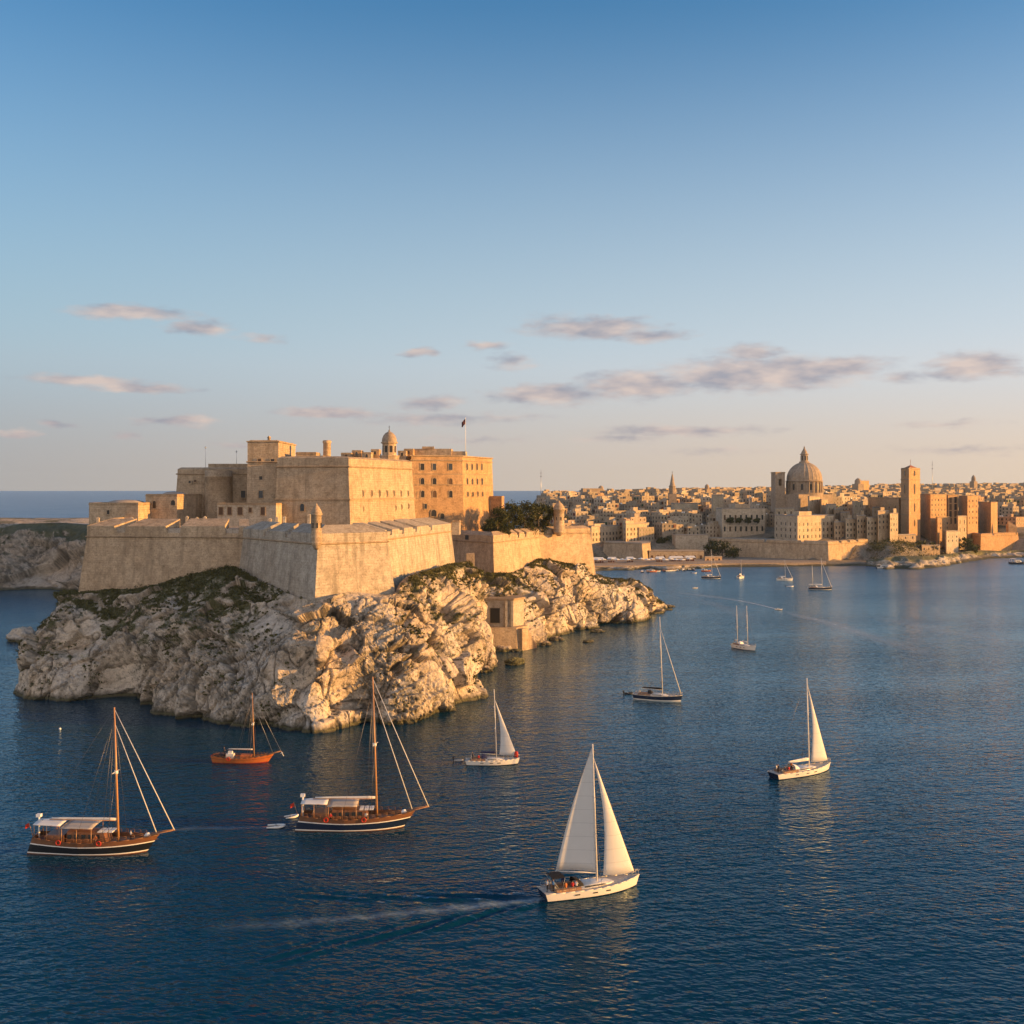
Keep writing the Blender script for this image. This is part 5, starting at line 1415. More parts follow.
# ---------------------------------------------------------------- far town: the crowd of houses
LM = [(545, 'behind the round turret'), (575, 'above the end wall of the fort'), (606, 'above the left waterfront house'), (636, 'above the taller waterfront house'), (660, 'left of the church spire'), (684, 'under the church spire'),
      (705, 'right of the church spire'), (730, 'above the wide shaded building'), (757, 'left of the belfry'), (778, 'below the belfry'), (804, 'below the great dome'), (832, 'right of the great dome'), (856, 'below the skyline tower block'),
      (882, 'above the church nave'), (910, 'behind the bell tower'), (936, 'behind the apartment blocks'), (962, 'behind the tall slab'), (988, 'above the point bastion'), (1012, 'at the right edge of the town')]
hrng = random.Random(21)
HP = []
for k in range(16):
    w_, d_, fl_ = hrng.uniform(10, 21), hrng.uniform(9, 15), hrng.choice([2, 3, 3, 4])
    h_ = fl_ * 3.4 + .8
    m = MB(); m.box(-w_ / 2, w_ / 2, -d_ / 2, d_ / 2, -8, h_ - .8, 0)
    t_ = .35
    for a in ((-w_ / 2, w_ / 2, -d_ / 2, -d_ / 2 + t_), (-w_ / 2, w_ / 2, d_ / 2 - t_, d_ / 2), (-w_ / 2, -w_ / 2 + t_, -d_ / 2 + t_, d_ / 2 - t_), (w_ / 2 - t_, w_ / 2, -d_ / 2 + t_, d_ / 2 - t_)): m.box(*a, h_ - .8, h_, 0)
    m.box(-w_ / 2 + t_, w_ / 2 - t_, -d_ / 2 + t_, d_ / 2 - t_, h_ - .85, h_ - .68, 1)
    for _ in range(hrng.choice([1, 1, 2, 3])):
        a, b, s1, s2, hh_ = hrng.uniform(-w_ * .3, w_ * .3), hrng.uniform(-d_ * .2, d_ * .25), hrng.uniform(1.4, 3.4), hrng.uniform(1.4, 2.8), hrng.uniform(1.4, 3.0)
        m.box(a - s1, a + s1, b - s2, b + s2, h_ - .7, h_ + hh_, 0)
    for _ in range(hrng.choice([0, 1, 2])):
        a, b = hrng.uniform(-w_ * .4, w_ * .4), hrng.uniform(-d_ * .4, d_ * .4); m.box(a - .6, a + .6, b - .6, b + .6, h_ - .6, h_ + 1.0, 3)
    for sx in range(4):
        L_ = w_ if sx % 2 == 0 else d_; nW = max(2, int(L_ / 3.4))
        for f_ in range(fl_):
            for i in range(nW):
                if hrng.random() < .12: continue
                u = (i + .5) / nW * L_ - L_ / 2; z = .9 + f_ * 3.4; ww = .62
                o_ = (d_ if sx % 2 == 0 else w_) / 2; c4 = [(u - ww, -o_ - .05), (u + ww, -o_ - .05), (u + ww, -o_ + .05), (u - ww, -o_ + .05)]
                a = sx * pi / 2; pts = [(x * cos(a) - y * sin(a), x * sin(a) + y * cos(a)) for x, y in c4]
                m.prism(pts, z, z + 1.8, 2)
    for _ in range(hrng.choice([2, 4, 6])):
        sx = hrng.randrange(4); L_ = w_ if sx % 2 == 0 else d_; o_ = (d_ if sx % 2 == 0 else w_) / 2; u = (hrng.randrange(max(2, int(L_ / 3.4))) + .5) / max(2, int(L_ / 3.4)) * L_ - L_ / 2; z = .6 + 3.4 * hrng.randrange(1, fl_)
        a = sx * pi / 2; pts = [(x * cos(a) - y * sin(a), x * sin(a) + y * cos(a)) for x, y in ((u - .9, -o_ - .95), (u + .9, -o_ - .95), (u + .9, -o_ - .05), (u - .9, -o_ - .05))]
        m.prism(pts, z, z + 2.3, 4)
    o = m.build('town_house', [M['house'], M['roof'], M['dark'] if k % 3 else M['shutter'], M['white'], M[('greenpaint', 'shutter', 'redwood')[k % 3]]])
    HP.append((o.data, w_, h_)); bpy.data.objects.remove(o)
placed = []
cand = []
y = 905.0
while y < 1560:
    x = 16.0
    while x < y * .50:
        jx, jy = x + hrng.uniform(-5, 5), y + hrng.uniform(-7, 7)
        px = 512 + F * jx / jy
        s_ = jy - float(shore_y(jx))
        ok = s_ > 95 and 532 < px < 1040
        if 650 < px < 705 and jy < 905: ok = False
        if 712 < px < 900 and jy < 965: ok = False
        if abs(px - 804) < 24 and abs(jy - 1005) < 32: ok = False
        if 770 < px < 790 and abs(jy - 1000) < 16: ok = False
        if 896 <= px < 1000 and jy < 985: ok = False
        if 866 < px < 905 and jy < 1000: ok = False
        if px > 1000 and jy < 1015: ok = False
        if ok: cand.append((jx, jy, px))
        x += hrng.uniform(19, 27) * (1 if y < 1250 else 1.35)
    y += hrng.uniform(17, 22) * (1 if y < 1150 else 1.8)
print('candidate houses', len(cand))
keep_ = cand if len(cand) <= 290 else [c for i, c in enumerate(sorted(cand, key=lambda c: c[1])) if i < 290]
placed = []
for jx, jy, px in keep_:
    me_, w_, h_ = HP[hrng.randrange(16)]
    gz = float(ground_z(jx, jy))
    o = bpy.data.objects.new('town_house', me_); COL.objects.link(o)
    o.location = (jx, jy, gz); o.rotation_euler = (0, 0, radians(hrng.choice([28, 34, 40, 30]) + hrng.uniform(-6, 6) + (90 if hrng.random() < .4 else 0)))
    placed.append((px, jy, o, h_))
zones = {}
for px, jy, o, h_ in placed:
    zi = min(range(len(LM)), key=lambda i: abs(LM[i][0] - px)); row = 'front' if jy < 1010 else ('middle' if jy < 1180 else 'back')
    zones.setdefault((zi, row), []).append((px, jy, o, h_))
ORD = ['leftmost', 'second from left', 'third from left', 'fourth from left', 'fifth from left', 'sixth from left', 'seventh from left', 'eighth from left', 'ninth from left', 'tenth from left', 'eleventh from left', 'twelfth from left']
for (zi, row), L_ in zones.items():
    L_.sort(key=lambda a: a[0])
    for k, (px, jy, o, h_) in enumerate(L_):
        q = 'tall' if h_ > 12.5 else ('low' if h_ < 9 else 'middling')
        pos = ORD[min(k, 11)] if len(L_) > 1 else 'only one'
        tag(o, '%s house %s, %s in %s row' % (q, LM[zi][1], pos, row), 'house', 'flat roofed houses of the far town')

# houses beyond, too many and too small to count
m = MB(); r6 = np.random.default_rng(6)
for k in range(2600):
    D = r6.uniform(1350, 2050) if k % 3 == 0 else r6.uniform(2150, 3250); px = r6.uniform(560 if D < 2100 else 640, 1100)
    x = (px - 512) * D / F
    if D < 2100:
        z = float(ground_z(x, D))
    else:
        j = np.argmin((HILLV[:, 0] - x) ** 2 + (HILLV[:, 1] - D) ** 2); z = HILLV[j, 2] - 2
    w_, d_, h_ = r6.uniform(6, 15), r6.uniform(6, 13), r6.uniform(6, 12) if D < 2100 else r6.uniform(4, 10)
    m.box(x - w_, x + w_ * .2, D - d_ / 2, D + d_ / 2, z - 3, z + h_, int(r6.integers(0, 3)), r6.uniform(.3, .9))
o = m.build('distant_houses', [M['wall'], M['keep'], M['roof']]); tag(o, 'hazy mass of tiny houses covering the hills behind the town', 'houses', None, 'stuff')

# trees and shrubs in the town
tr = random.Random(4)
for k, (px, py, D, r, lab) in enumerate(((712, 548, 880, 6.5, 'dark tree in the green hollow left of the harbour bastion'), (722, 550, 872, 7.5, 'largest dark tree of the green hollow beside the harbour bastion'), (733, 554, 862, 5.5, 'lowest tree of the green hollow at the bastion foot'),
                                         (730, 521, 938, 2.8, 'leftmost tree of the row on the terrace of the wide shaded building'), (739, 521, 938, 2.6, 'second tree of the row on the terrace of the wide shaded building'), (748, 521, 939, 2.9, 'third tree of the row on the terrace of the wide shaded building'),
                                         (757, 521, 940, 2.5, 'last tree of the row on the terrace of the wide shaded building'), (668, 541, 905, 5, 'green tree on the bank above the quay warehouse'), (660, 544, 900, 4.5, 'smaller green tree on the bank above the warehouse'),
                                         (878, 547, 898, 4.5, 'leftmost shrub tree on the lawn above the foreshore'), (888, 546, 900, 5, 'rounded shrub tree in the middle of the foreshore lawn'), (905, 549, 890, 4, 'shrub tree right of the foreshore lawn'), (920, 546, 895, 4.5, 'dark tree below the bell tower'),
                                         (932, 549, 890, 5, 'dark tree left of the lowest cream house'), (965, 543, 915, 5.5, 'dark tree left of the point bastion'), (972, 550, 905, 4.5, 'low dark tree at the foot of the point bastion'), (848, 546, 885, 2.6, 'small tree on top of the bright end of the harbour bastion'),
                                         (610, 522, 960, 5, 'dark tree behind the left waterfront house'), (564, 522, 930, 5, 'dark tree in the houses right of the round turret'), (585, 519, 960, 5.5, 'dark tree above the end wall of the fort'))):
    x, y, z = P(px, py, D); gz = float(ground_z(x, y)); zb = min(gz, z - r * .9) if k not in (3, 4, 5, 6, 16) else z - r * .9
    hh = (z + r) - zb
    tree(x, y, zb, hh, r, lab, 'trees scattered in the far town', 900, .75, name='tree', seed=40 + k, flat=.8, low=.35)
c = []
for k in range(420):
    px = r6.uniform(870, 985); D = r6.uniform(835, 905); x = (px - 512) * D / F
    if D - shore_y(x) < 26: continue
    c.append((x, D, float(ground_z(x, D)) + 4.5 * 0 + .6))
c = np.array(c); cc = np.repeat(c, 26, 0) + r6.normal(size=(len(c) * 26, 3)) * np.array([1.8, 1.8, .9])
o = quads_obj('shrubs', leaf_faces(cc, .6), M['scrub']); tag(o, 'dark shrubs covering the bank behind the far foreshore', 'shrubs', None, 'stuff')

# white canopied stalls on the quay
for k, (px, D, w_) in enumerate(((598, 812, 9), (612, 815, 7), (630, 818, 6), (660, 822, 7), (676, 826, 11), (690, 830, 8))):
    x = (px - 512) * D / F; root = empty('market_stall', (x, D, 2.5), 0, 'white canopied stall on the far quay, %s from the left' % ['first', 'second', 'third', 'fourth', 'fifth', 'sixth'][k], 'stall', 'stalls on the far quay')
    m = MB(); m.hexa([(-w_ / 2, -2.5, 2.6), (w_ / 2, -2.5, 2.6), (w_ / 2, 2.5, 2.6), (-w_ / 2, 2.5, 2.6)], [(-w_ / 2 + .8, -.3, 3.9), (w_ / 2 - .8, -.3, 3.9), (w_ / 2 - .8, .3, 3.9), (-w_ / 2 + .8, .3, 3.9)]); m.build('canopy', M['white'], root)
    m = MB(); [m.box(a - .08, a + .08, b - .08, b + .08, 0, 2.6) for a in (-w_ / 2 + .1, 0, w_ / 2 - .1) for b in (-2.4, 2.4)]; m.box(-w_ / 2 + .2, w_ / 2 - .2, -2.2, -1.6, .9, 1.0); m.build('frame', M['metal'], root)
    m = MB(); [m.box(a, a + 1.1, -1.4, .9, 0, 1.1 + .3 * (i % 2)) for i, a in enumerate(np.arange(-w_ / 2 + .6, w_ / 2 - 1.4, 1.7))]; m.build('counter', M['redwood'], root)

# quay umbrellas
ub = None
for k in range(17):
    px = 592 + k * 6.0 + tr.uniform(-1.5, 1.5); D = 806 + tr.uniform(-4, 10)
    x = (px - 512) * D / F
    if ub is None:
        root = empty('parasol', (x, D, 2.5), 0); m = MB(); m.tube((0, 0, 0), (0, 0, 3.3), .07); m.build('pole', M['metal'], root)
        m = MB(); m.lathe(0, 0, [(2.6, 2.5), (2.6, 2.7), (1.3, 3.1), (.05, 3.5)], 8, 0, False); m.build('canopy', M['white'], root); ub = root
    else:
        root = copy_tree(ub); root.location = (x, D, 2.5)
    tag(root, 'white parasol on the far quay, %s of the row from the left' % ['first', 'second', 'third', 'fourth', 'fifth', 'sixth', 'seventh', 'eighth', 'ninth', 'tenth', 'eleventh', 'twelfth', 'thirteenth', 'fourteenth', 'fifteenth', 'sixteenth', 'seventeenth'][k], 'parasol', 'white parasols on the far quay')


# ---------------------------------------------------------------- boats
M['hull_white'] = plain('white_gelcoat', (0.72, 0.68, 0.62), 0.25, 0.5, 0, .05, .6)
M['hull_black'] = plain('black_hull_paint', (0.012, 0.014, 0.018), 0.3, 0.5)
M['hull_navy'] = plain('navy_hull_paint', (0.010, 0.020, 0.050), 0.25, 0.5)
M['wood'] = plain('varnished_teak', (0.17, 0.075, 0.035), 0.4, 0.5, 0, .35, 2.0)
M['wood_orange'] = plain('orange_varnished_planks', (0.42, 0.12, 0.03), 0.35, 0.5, 0, .3, 2.0)
M['deckwood'] = plain('weathered_teak_deck', (0.30, 0.17, 0.10), 0.7, 0.3, 0, .25, 3.0)
M['deck_grey'] = plain('pale_yacht_deck', (0.48, 0.43, 0.38), 0.7, .3, 0, .1, 2.0)
M['mast_wood'] = plain('golden_spar_varnish', (0.46, 0.235, 0.10), 0.35, 0.5)
M['mast_alu'] = plain('white_aluminium_mast', (0.66, 0.62, 0.57), 0.35, 0.5)
M['rope'] = plain('pale_rope', (0.55, 0.50, 0.44), 0.8)
M['wire'] = plain('steel_wire', (0.16, 0.15, 0.15), 0.4, .5, .7)
M['navy_canvas'] = plain('navy_canvas', (0.015, 0.02, 0.075), 0.8)
M['black_canvas'] = plain('black_canvas', (0.015, 0.014, 0.016), 0.8)
M['red'] = plain('red_plastic', (0.45, 0.035, 0.02), 0.5)
M['rubber'] = plain('dark_rubber', (0.02, 0.022, 0.028), 0.6)
M['skin'] = plain('skin', (0.42, 0.22, 0.14), 0.6)
M['hair'] = plain('dark_hair', (0.03, 0.02, 0.015), 0.7)
t = NT('sailcloth')
g = t.node('ShaderNodeTexCoord').outputs['Object']
sx_ = t.node('ShaderNodeSeparateXYZ'); t.l.new(g, sx_.inputs[0])
seam = t.ramp(t.math('FRACT', t.math('DIVIDE', sx_.outputs[2], 1.9)), [(0.0, .80), (0.03, 1.0), (0.97, 1.0), (1.0, .80)])
c = t.mix(1.0, t.mix(t.noise(g, .5, 4), (0.78, 0.76, 0.73, 1), (0.86, 0.84, 0.81, 1)), seam, 'MULTIPLY')
t.out(c, 0.75)
tr_ = t.node('ShaderNodeBsdfTranslucent'); t.l.new(c, tr_.inputs[0]); ms = t.node('ShaderNodeMixShader'); ms.inputs[0].default_value = .32
t.l.new(t.b.outputs[0], ms.inputs[1]); t.l.new(tr_.outputs[0], ms.inputs[2]); t.l.new(ms.outputs[0], t.n['Material Output'].inputs['Surface'])
M['sail'] = t.m


def hull_shape(L, B, fs, fm, fb, draft=.7, transom=.7, bow_over=.10, stern_over=.03, fine=2.0):
    ns = 34; T_ = np.linspace(0, 1, ns)
    def half(t_):
        return B / 2 * (transom + (1 - transom) * min(1, t_ / .42) ** .8) * (1 - max(0, (t_ - .45) / .55) ** fine) ** .9 if t_ < 1 else 0.0
    hb = np.array([half(a) for a in T_]); hb = np.maximum(hb, .03)
    zs = np.where(T_ < .4, fs + (fm - fs) * (1 - (1 - T_ / .4) ** 1.5), fm + (fb - fm) * ((T_ - .4) / .6) ** 1.8)
    return T_, hb, zs


def make_hull(root, L, B, fs, fm, fb, bands, deckmat, draft=.7, transom=.7, rake=1.0, srake=.3, fine=2.0, bul=0.25, railmat=None, name='hull'):
    """bands: list of (height fraction where band ends, material)"""
    T_, hb, zs = hull_shape(L, B, fs, fm, fb, draft, transom, fine=fine)
    fr = [-1.0] + [-.35, 0.0]
    for e, _ in bands: fr.append(e)
    # densify
    rows = [-1.0, -.4, 0.0]
    last = 0.0
    for e, _ in bands:
        k = max(1, int((e - last) / .2)); rows += [last + (e - last) * (j + 1) / k for j in range(k)]; last = e
    mats = [bands[0][1]]; names = []
    for _, mm in bands:
        if mm not in mats: mats.append(mm)
    mb = MB(); grid = {}
    for sgn in (-1, 1):
        R = []
        for i, a in enumerate(T_):
            col = []
            for r in rows:
                if r < 0:
                    z = r * draft * (1 - .75 * a ** 3) * (.45 + .55 * min(1, a * 3)); yy = hb[i] * (.72 + .16 * (1 + r)) * (1 + r) ** .55 if r > -1 else .02
                else:
                    z = r * zs[i]; yy = hb[i] * (.86 + .14 * r ** .7)
                xx = -L / 2 + L * a + rake * (max(0, z) / fb) * a ** 4 - rake * .5 * a ** 4 - (srake * (max(0, z) / fs - .5)) * (1 - a) ** 6
                if r < 0: xx -= .5 * rake * a ** 4 * (-r) * 2.2
                col.append((xx, sgn * yy, z))
            R.append(col)
        for i in range(len(T_) - 1):
            for j in range(len(rows) - 1):
                top = rows[j + 1]; mi = 0
                for e, mm in bands:
                    if top <= e + 1e-6: mi = mats.index(mm); break
                q = [R[i][j], R[i + 1][j], R[i + 1][j + 1], R[i][j + 1]]
                mb.add(q, [(0, 1, 2, 3)] if sgn < 0 else [(3, 2, 1, 0)], mi, True)
        grid[sgn] = R
        mb.add([p for p in R[0]] + [(p[0], 0, p[2]) for p in R[0]], [((j, j + 1, len(rows) + j + 1, len(rows) + j) if sgn > 0 else (j + 1, j, len(rows) + j, len(rows) + j + 1)) for j in range(len(rows) - 1)], 0)
    mb.build(name, [M[k] for k in mats], root)
    d = MB(); a = grid[-1]; b = grid[1]
    for i in range(len(T_) - 1):
        z0, z1 = zs[i] - bul, zs[i + 1] - bul
        d.add([(a[i][-1][0], a[i][-1][1] * .97, z0), (a[i + 1][-1][0], a[i + 1][-1][1] * .97, z1), (b[i + 1][-1][0], b[i + 1][-1][1] * .97, z1), (b[i][-1][0], b[i][-1][1] * .97, z0)], [(0, 1, 2, 3)])
    d.build('deck', M[deckmat], root)
    r = MB()
    for sgn in (-1, 1):
        pts = [grid[sgn][i][-1] for i in range(0, len(T_), 3)] + [grid[sgn][-1][-1]]
        r.path(pts, .06, 5)
    r.build('toe_rail', M[railmat or bands[-1][1]], root)
    return T_, hb, zs


def hx(L, a): return -L / 2 + L * a


def at_t(T_, arr, a): return float(np.interp(a, T_, arr))


def sail(root, name, luff0, luff1, clew, camber, roach=0.0, side=1.0, mat='sail'):
    """triangular sail between tack, head and clew, bellied sideways"""
    nu, nv = 14, 12; g_ = []
    A, Hd, C = Vector(luff0), Vector(luff1), Vector(clew)
    nrm = (Hd - A).cross(C - A).normalized()
    if nrm.y * side < 0: nrm = -nrm
    for i in range(nu + 1):
        v = i / nu; p = A.lerp(Hd, v); q = C.lerp(Hd, v); row = []
        q = q + (C - A).normalized() * roach * sin(pi * v)
        for j in range(nv + 1):
            u = j / nv
            row.append(tuple(p.lerp(q, u) + nrm * camber * (1 - v * .8) * (4 * u * (1 - u)) ** .8 * (C - A).length))
        g_.append(row)
    m = MB(); m.rings(g_, False, 0, True)
    e = MB(); 
    o = m.build(name, M[mat], root)
    so = o.modifiers.new('thickness', 'SOLIDIFY'); so.thickness = 0.02
    return o


def rail(root, L, T_, hb, zs, h=.6, a0=.03, a1=.96, n=14, mat='metal', r=.02, nm='guard_rail'):
    m = MB(); m.tube((hx(L, a0), -at_t(T_, hb, a0) * .95, at_t(T_, zs, a0) + h * .5), (hx(L, a0), at_t(T_, hb, a0) * .95, at_t(T_, zs, a0) + h * .5), r)
    for sgn in (-1, 1):
        pts = []
        for k in range(n):
            a = a0 + (a1 - a0) * k / (n - 1)
            y = sgn * at_t(T_, hb, a) * .95; z = at_t(T_, zs, a); x = hx(L, a)
            m.tube((x, y, z - .1), (x, y, z + h), r, r, 4); pts.append((x, y, z + h))
        m.path(pts, r * .8, 4); m.path([(x, y, z - h * .5) for x, y, z in pts], r * .6, 4)
    return m.build(nm, M[mat], root)


def rest_stack(): pass


# people --------------------------------------------------------------
def person_mesh(pose):
    """one continuous skinned figure; material slots: shirt, trousers, skin, hair"""
    if pose == 'stand':
        J = {'pel': (0, 0, .95, .14), 'waist': (0, 0, 1.1, .125), 'chest': (.01, 0, 1.32, .15), 'neck': (.01, 0, 1.5, .055), 'chin': (.03, 0, 1.57, .07), 'head': (.02, 0, 1.67, .098), 'crown': (.01, 0, 1.74, .08)}
        for s_, n in ((1, 'l'), (-1, 'r')):
            J.update({'sh' + n: (0, .17 * s_, 1.42, .065), 'el' + n: (.06, .25 * s_, 1.15, .045), 'wr' + n: (.26, .2 * s_, 1.05, .032), 'ha' + n: (.34, .18 * s_, 1.06, .035),
                      'hip' + n: (0, .09 * s_, .88, .095), 'kn' + n: (.04, .11 * s_, .5, .062), 'an' + n: (-.01, .12 * s_, .1, .042), 'to' + n: (.15, .13 * s_, .04, .035)})
    else:
        J = {'pel': (0, 0, .12, .15), 'waist': (-.02, 0, .28, .135), 'chest': (.03, 0, .5, .15), 'neck': (.06, 0, .68, .055), 'chin': (.09, 0, .75, .07), 'head': (.08, 0, .85, .098), 'crown': (.07, 0, .92, .08)}
        for s_, n in ((1, 'l'), (-1, 'r')):
            J.update({'sh' + n: (.04, .17 * s_, .6, .065), 'el' + n: (.14, .24 * s_, .34, .045), 'wr' + n: (.36, .17 * s_, .28, .032), 'ha' + n: (.43, .14 * s_, .27, .035),
                      'hip' + n: (.08, .09 * s_, .1, .095), 'kn' + n: (.46, .13 * s_, .12, .065), 'an' + n: (.48, .13 * s_, -.32, .042), 'to' + n: (.62, .14 * s_, -.38, .035)})
    names = list(J); E = [('pel', 'waist'), ('waist', 'chest'), ('chest', 'neck'), ('neck', 'chin'), ('chin', 'head'), ('head', 'crown')]
    for n in 'lr': E += [('chest', 'sh' + n), ('sh' + n, 'el' + n), ('el' + n, 'wr' + n), ('wr' + n, 'ha' + n), ('pel', 'hip' + n), ('hip' + n, 'kn' + n), ('kn' + n, 'an' + n), ('an' + n, 'to' + n)]
    me = bpy.data.meshes.new('person_cage'); me.from_pydata([J[n][:3] for n in names], [(names.index(a), names.index(b)) for a, b in E], [])
    o = bpy.data.objects.new('person_cage', me); COL.objects.link(o)
    md = o.modifiers.new('skin', 'SKIN'); md.use_smooth_shade = True
    for i, n in enumerate(names): me.skin_vertices[0].data[i].radius = (J[n][3], J[n][3]); me.skin_vertices[0].data[i].use_root = (i == 0)
    sb = o.modifiers.new('sub', 'SUBSURF'); sb.levels = 1; sb.render_levels = 1
    dg = bpy.context.evaluated_depsgraph_get(); dg.update()
    res = bpy.data.meshes.new_from_object(o.evaluated_get(dg))
    bpy.data.objects.remove(o)
    res.name = 'person'
    hd = Vector(J['head'][:3]); nk = J['neck'][2]; wz = J['waist'][2] - .06
    for p in res.polygons:
        c = p.center; mi = 0
        if c.z > nk - .01: mi = 3 if (c.z > hd.z + .03 or c.x < hd.x - .03) and c.z > hd.z - .06 else 2
        elif max(abs((Vector(J['ha' + n][:3]) - c).length) < .19 for n in 'lr'): mi = 2
        elif pose == 'stand' and c.z < wz: mi = 1
        elif pose != 'stand' and (c.z < .16 or (c.x > .3 and c.z < .2)): mi = 1
        if pose == 'stand' and c.z < .09: mi = 3
        p.material_index = mi
    for k in ('white', 'black_canvas', 'skin', 'hair'): res.materials.append(M[k])
    return res


PM = {p: person_mesh(p) for p in ('stand', 'sit')}
for k, c_ in {'shirt_white': (.65, .63, .6), 'shirt_navy': (.02, .03, .09), 'shirt_red': (.5, .03, .03), 'shirt_blue': (.1, .25, .5), 'shirt_dark': (.03, .03, .035), 'shirt_orange': (.55, .16, .04)}.items(): M[k] = plain(k, c_, .8)


def person(boat, lx, ly, lz, face, pose, shirt, label, group):
    o = bpy.data.objects.new('person', PM[pose]); COL.objects.link(o)
    c, s_ = cos(boat.rotation_euler[2]), sin(boat.rotation_euler[2])
    o.location = (boat.location[0] + lx * c - ly * s_, boat.location[1] + lx * s_ + ly * c, boat.location[2] + lz)
    o.rotation_euler = (0, 0, boat.rotation_euler[2] + radians(face))
    o.material_slots[0].link = 'OBJECT'; o.material_slots[0].material = M[shirt]
    tag(o, label, 'person', group)
    return o


# modern sailing yacht -------------------------------------------------
def sloop(name, x, y, ang, L, B, mt, mh, label, cat, hullm='hull_white', main='furled', jib=True, cover='navy_canvas', boom_t=.2, bands=None, fbd=1.15, bimini=True, rake=1.6, second=None, jibw=.36, jibtop=.9, port=14, jibside=0.0, furlmat='sail', deckm='deck_grey'):
    root = empty(name, (x, y, 0), radians(ang), label, cat)
    bands = bands or [(.1, 'hull_navy' if hullm != 'hull_navy' else 'hull_white'), (1.0, hullm)]
    T_, hb, zs = make_hull(root, L, B, fbd, fbd * .95, fbd * 1.25, bands, deckm, .8, .72, rake=L * .035, srake=L * .03, fine=2.2, bul=.06, railmat=hullm if hullm == 'hull_white' else 'deck_grey')
    zd = fbd * .95
    # coachroof with long dark windows
    m = MB(); x0, x1 = hx(L, .36), hx(L, .74); rr = []
    for xx, w, h_ in ((x0, .30, .0), (x0 + .1, .31, .46), (x0 + (x1 - x0) * .5, .29, .42), (x1 - .8, .2, .26), (x1, .1, .02)):
        w *= B; rr.append([(xx, -w, zd - .1), (xx, -w * .93, zd + h_ * .8), (xx, -w * .7, zd + h_), (xx, w * .7, zd + h_), (xx, w * .93, zd + h_ * .8), (xx, w, zd - .1)])
    m.rings(rr, False, 0, True); m.build('coachroof', M['hull_white'], root)
    m = MB()
    for s_ in (-1, 1):
        m.hexa([(x0 + .5, s_ * B * .305 - .03, zd + .12), (x1 - 1.6, s_ * B * .275 - .03, zd + .12), (x1 - 1.6, s_ * B * .275 + .03, zd + .12), (x0 + .5, s_ * B * .305 + .03, zd + .12)],
               [(x0 + .5, s_ * B * .298 - .03, zd + .30), (x1 - 2.0, s_ * B * .262 - .03, zd + .26), (x1 - 2.0, s_ * B * .262 + .03, zd + .26), (x0 + .5, s_ * B * .298 + .03, zd + .30)])
    m.build('coachroof_window', M['glass'], root)
    m = MB()
    for s_ in (-1, 1):
        for a in (.30, .48, .62):
            yy = s_ * at_t(T_, hb, a) * .965; m.box(hx(L, a) - .35, hx(L, a) + .35, yy - .05, yy + .05, zd * .52, zd * .66)
    m.build('hull_window', M['glass'], root)
    # cockpit: dark well, benches, wheels, sprayhood
    m = MB(); m.box(hx(L, .07), hx(L, .35), -B * .17, B * .17, zd - .05, zd + .03); m.build('cockpit_sole', M['deckwood'], root)
    m = MB()
    for s_ in (-1, 1): m.box(hx(L, .10), hx(L, .35), s_ * B * .27 - B * .08, s_ * B * .27 + B * .08, zd - .05, zd + .34)
    m.build('cockpit_bench', M['deckwood'], root)
    for s_ in (-1, 1):
        m = MB(); rad = .45; cx_ = hx(L, .10); pts = [(cx_, s_ * B * .2 + rad * cos(a), zd + .75 + rad * sin(a)) for a in np.linspace(0, 2 * pi, 15)]
        m.path(pts, .03, 4); m.tube((cx_, s_ * B * .2, zd), (cx_, s_ * B * .2, zd + .8), .08); m.build('steering_wheel', M['metal'], root)
    m = MB(); rr = []
    for k in range(5):
        a = k / 4 * pi / 2; xx = hx(L, .36) + .3 + 1.1 * cos(a) - 1.0; h_ = .9 * sin(a) ** .8
        rr.append([(xx, -B * .29 * cos(b_) if True else 0, zd + .35 + h_ * max(.0, sin(b_)) ** .5) for b_ in np.linspace(0, pi, 9)])
    m.rings(rr, False, 0, True); m.build('sprayhood', M[cover if cover != 'sail' else 'white'], root)
    if bimini:
        m = MB(); zb = zd + 2.0
        m.rings([[(hx(L, .06), -B * .3, zb - .15), (hx(L, .06), -B * .15, zb), (hx(L, .06), B * .15, zb), (hx(L, .06), B * .3, zb - .15)], [(hx(L, .19), -B * .3, zb - .1), (hx(L, .19), -B * .15, zb + .06), (hx(L, .19), B * .15, zb + .06), (hx(L, .19), B * .3, zb - .1)]], False)
        o = m.build('bimini', M['black_canvas'] if cover != 'sail' else M['white'], root); so = o.modifiers.new('t', 'SOLIDIFY'); so.thickness = .04
        m = MB()
        for s_ in (-1, 1):
            for a in (.06, .19): m.tube((hx(L, .15), s_ * B * .33, zd), (hx(L, a), s_ * B * .3, zb - .12), .025)
        m.build('bimini_frame', M['metal'], root)
    rail(root, L, T_, hb, zs, .62, .02, .97, 12)
    m = MB(); zb_ = at_t(T_, zs, 1.0); m.path([(hx(L, .9), -.5, zb_ + .65), (hx(L, 1.0) + .25, -.12, zb_ + .7), (hx(L, 1.0) + .25, .12, zb_ + .7), (hx(L, .9), .5, zb_ + .65)], .03, 5); m.tube((hx(L, 1), 0, zb_ - .1), (hx(L, 1) + .2, 0, zb_ + .7), .03)
    m.build('pulpit', M['metal'], root)

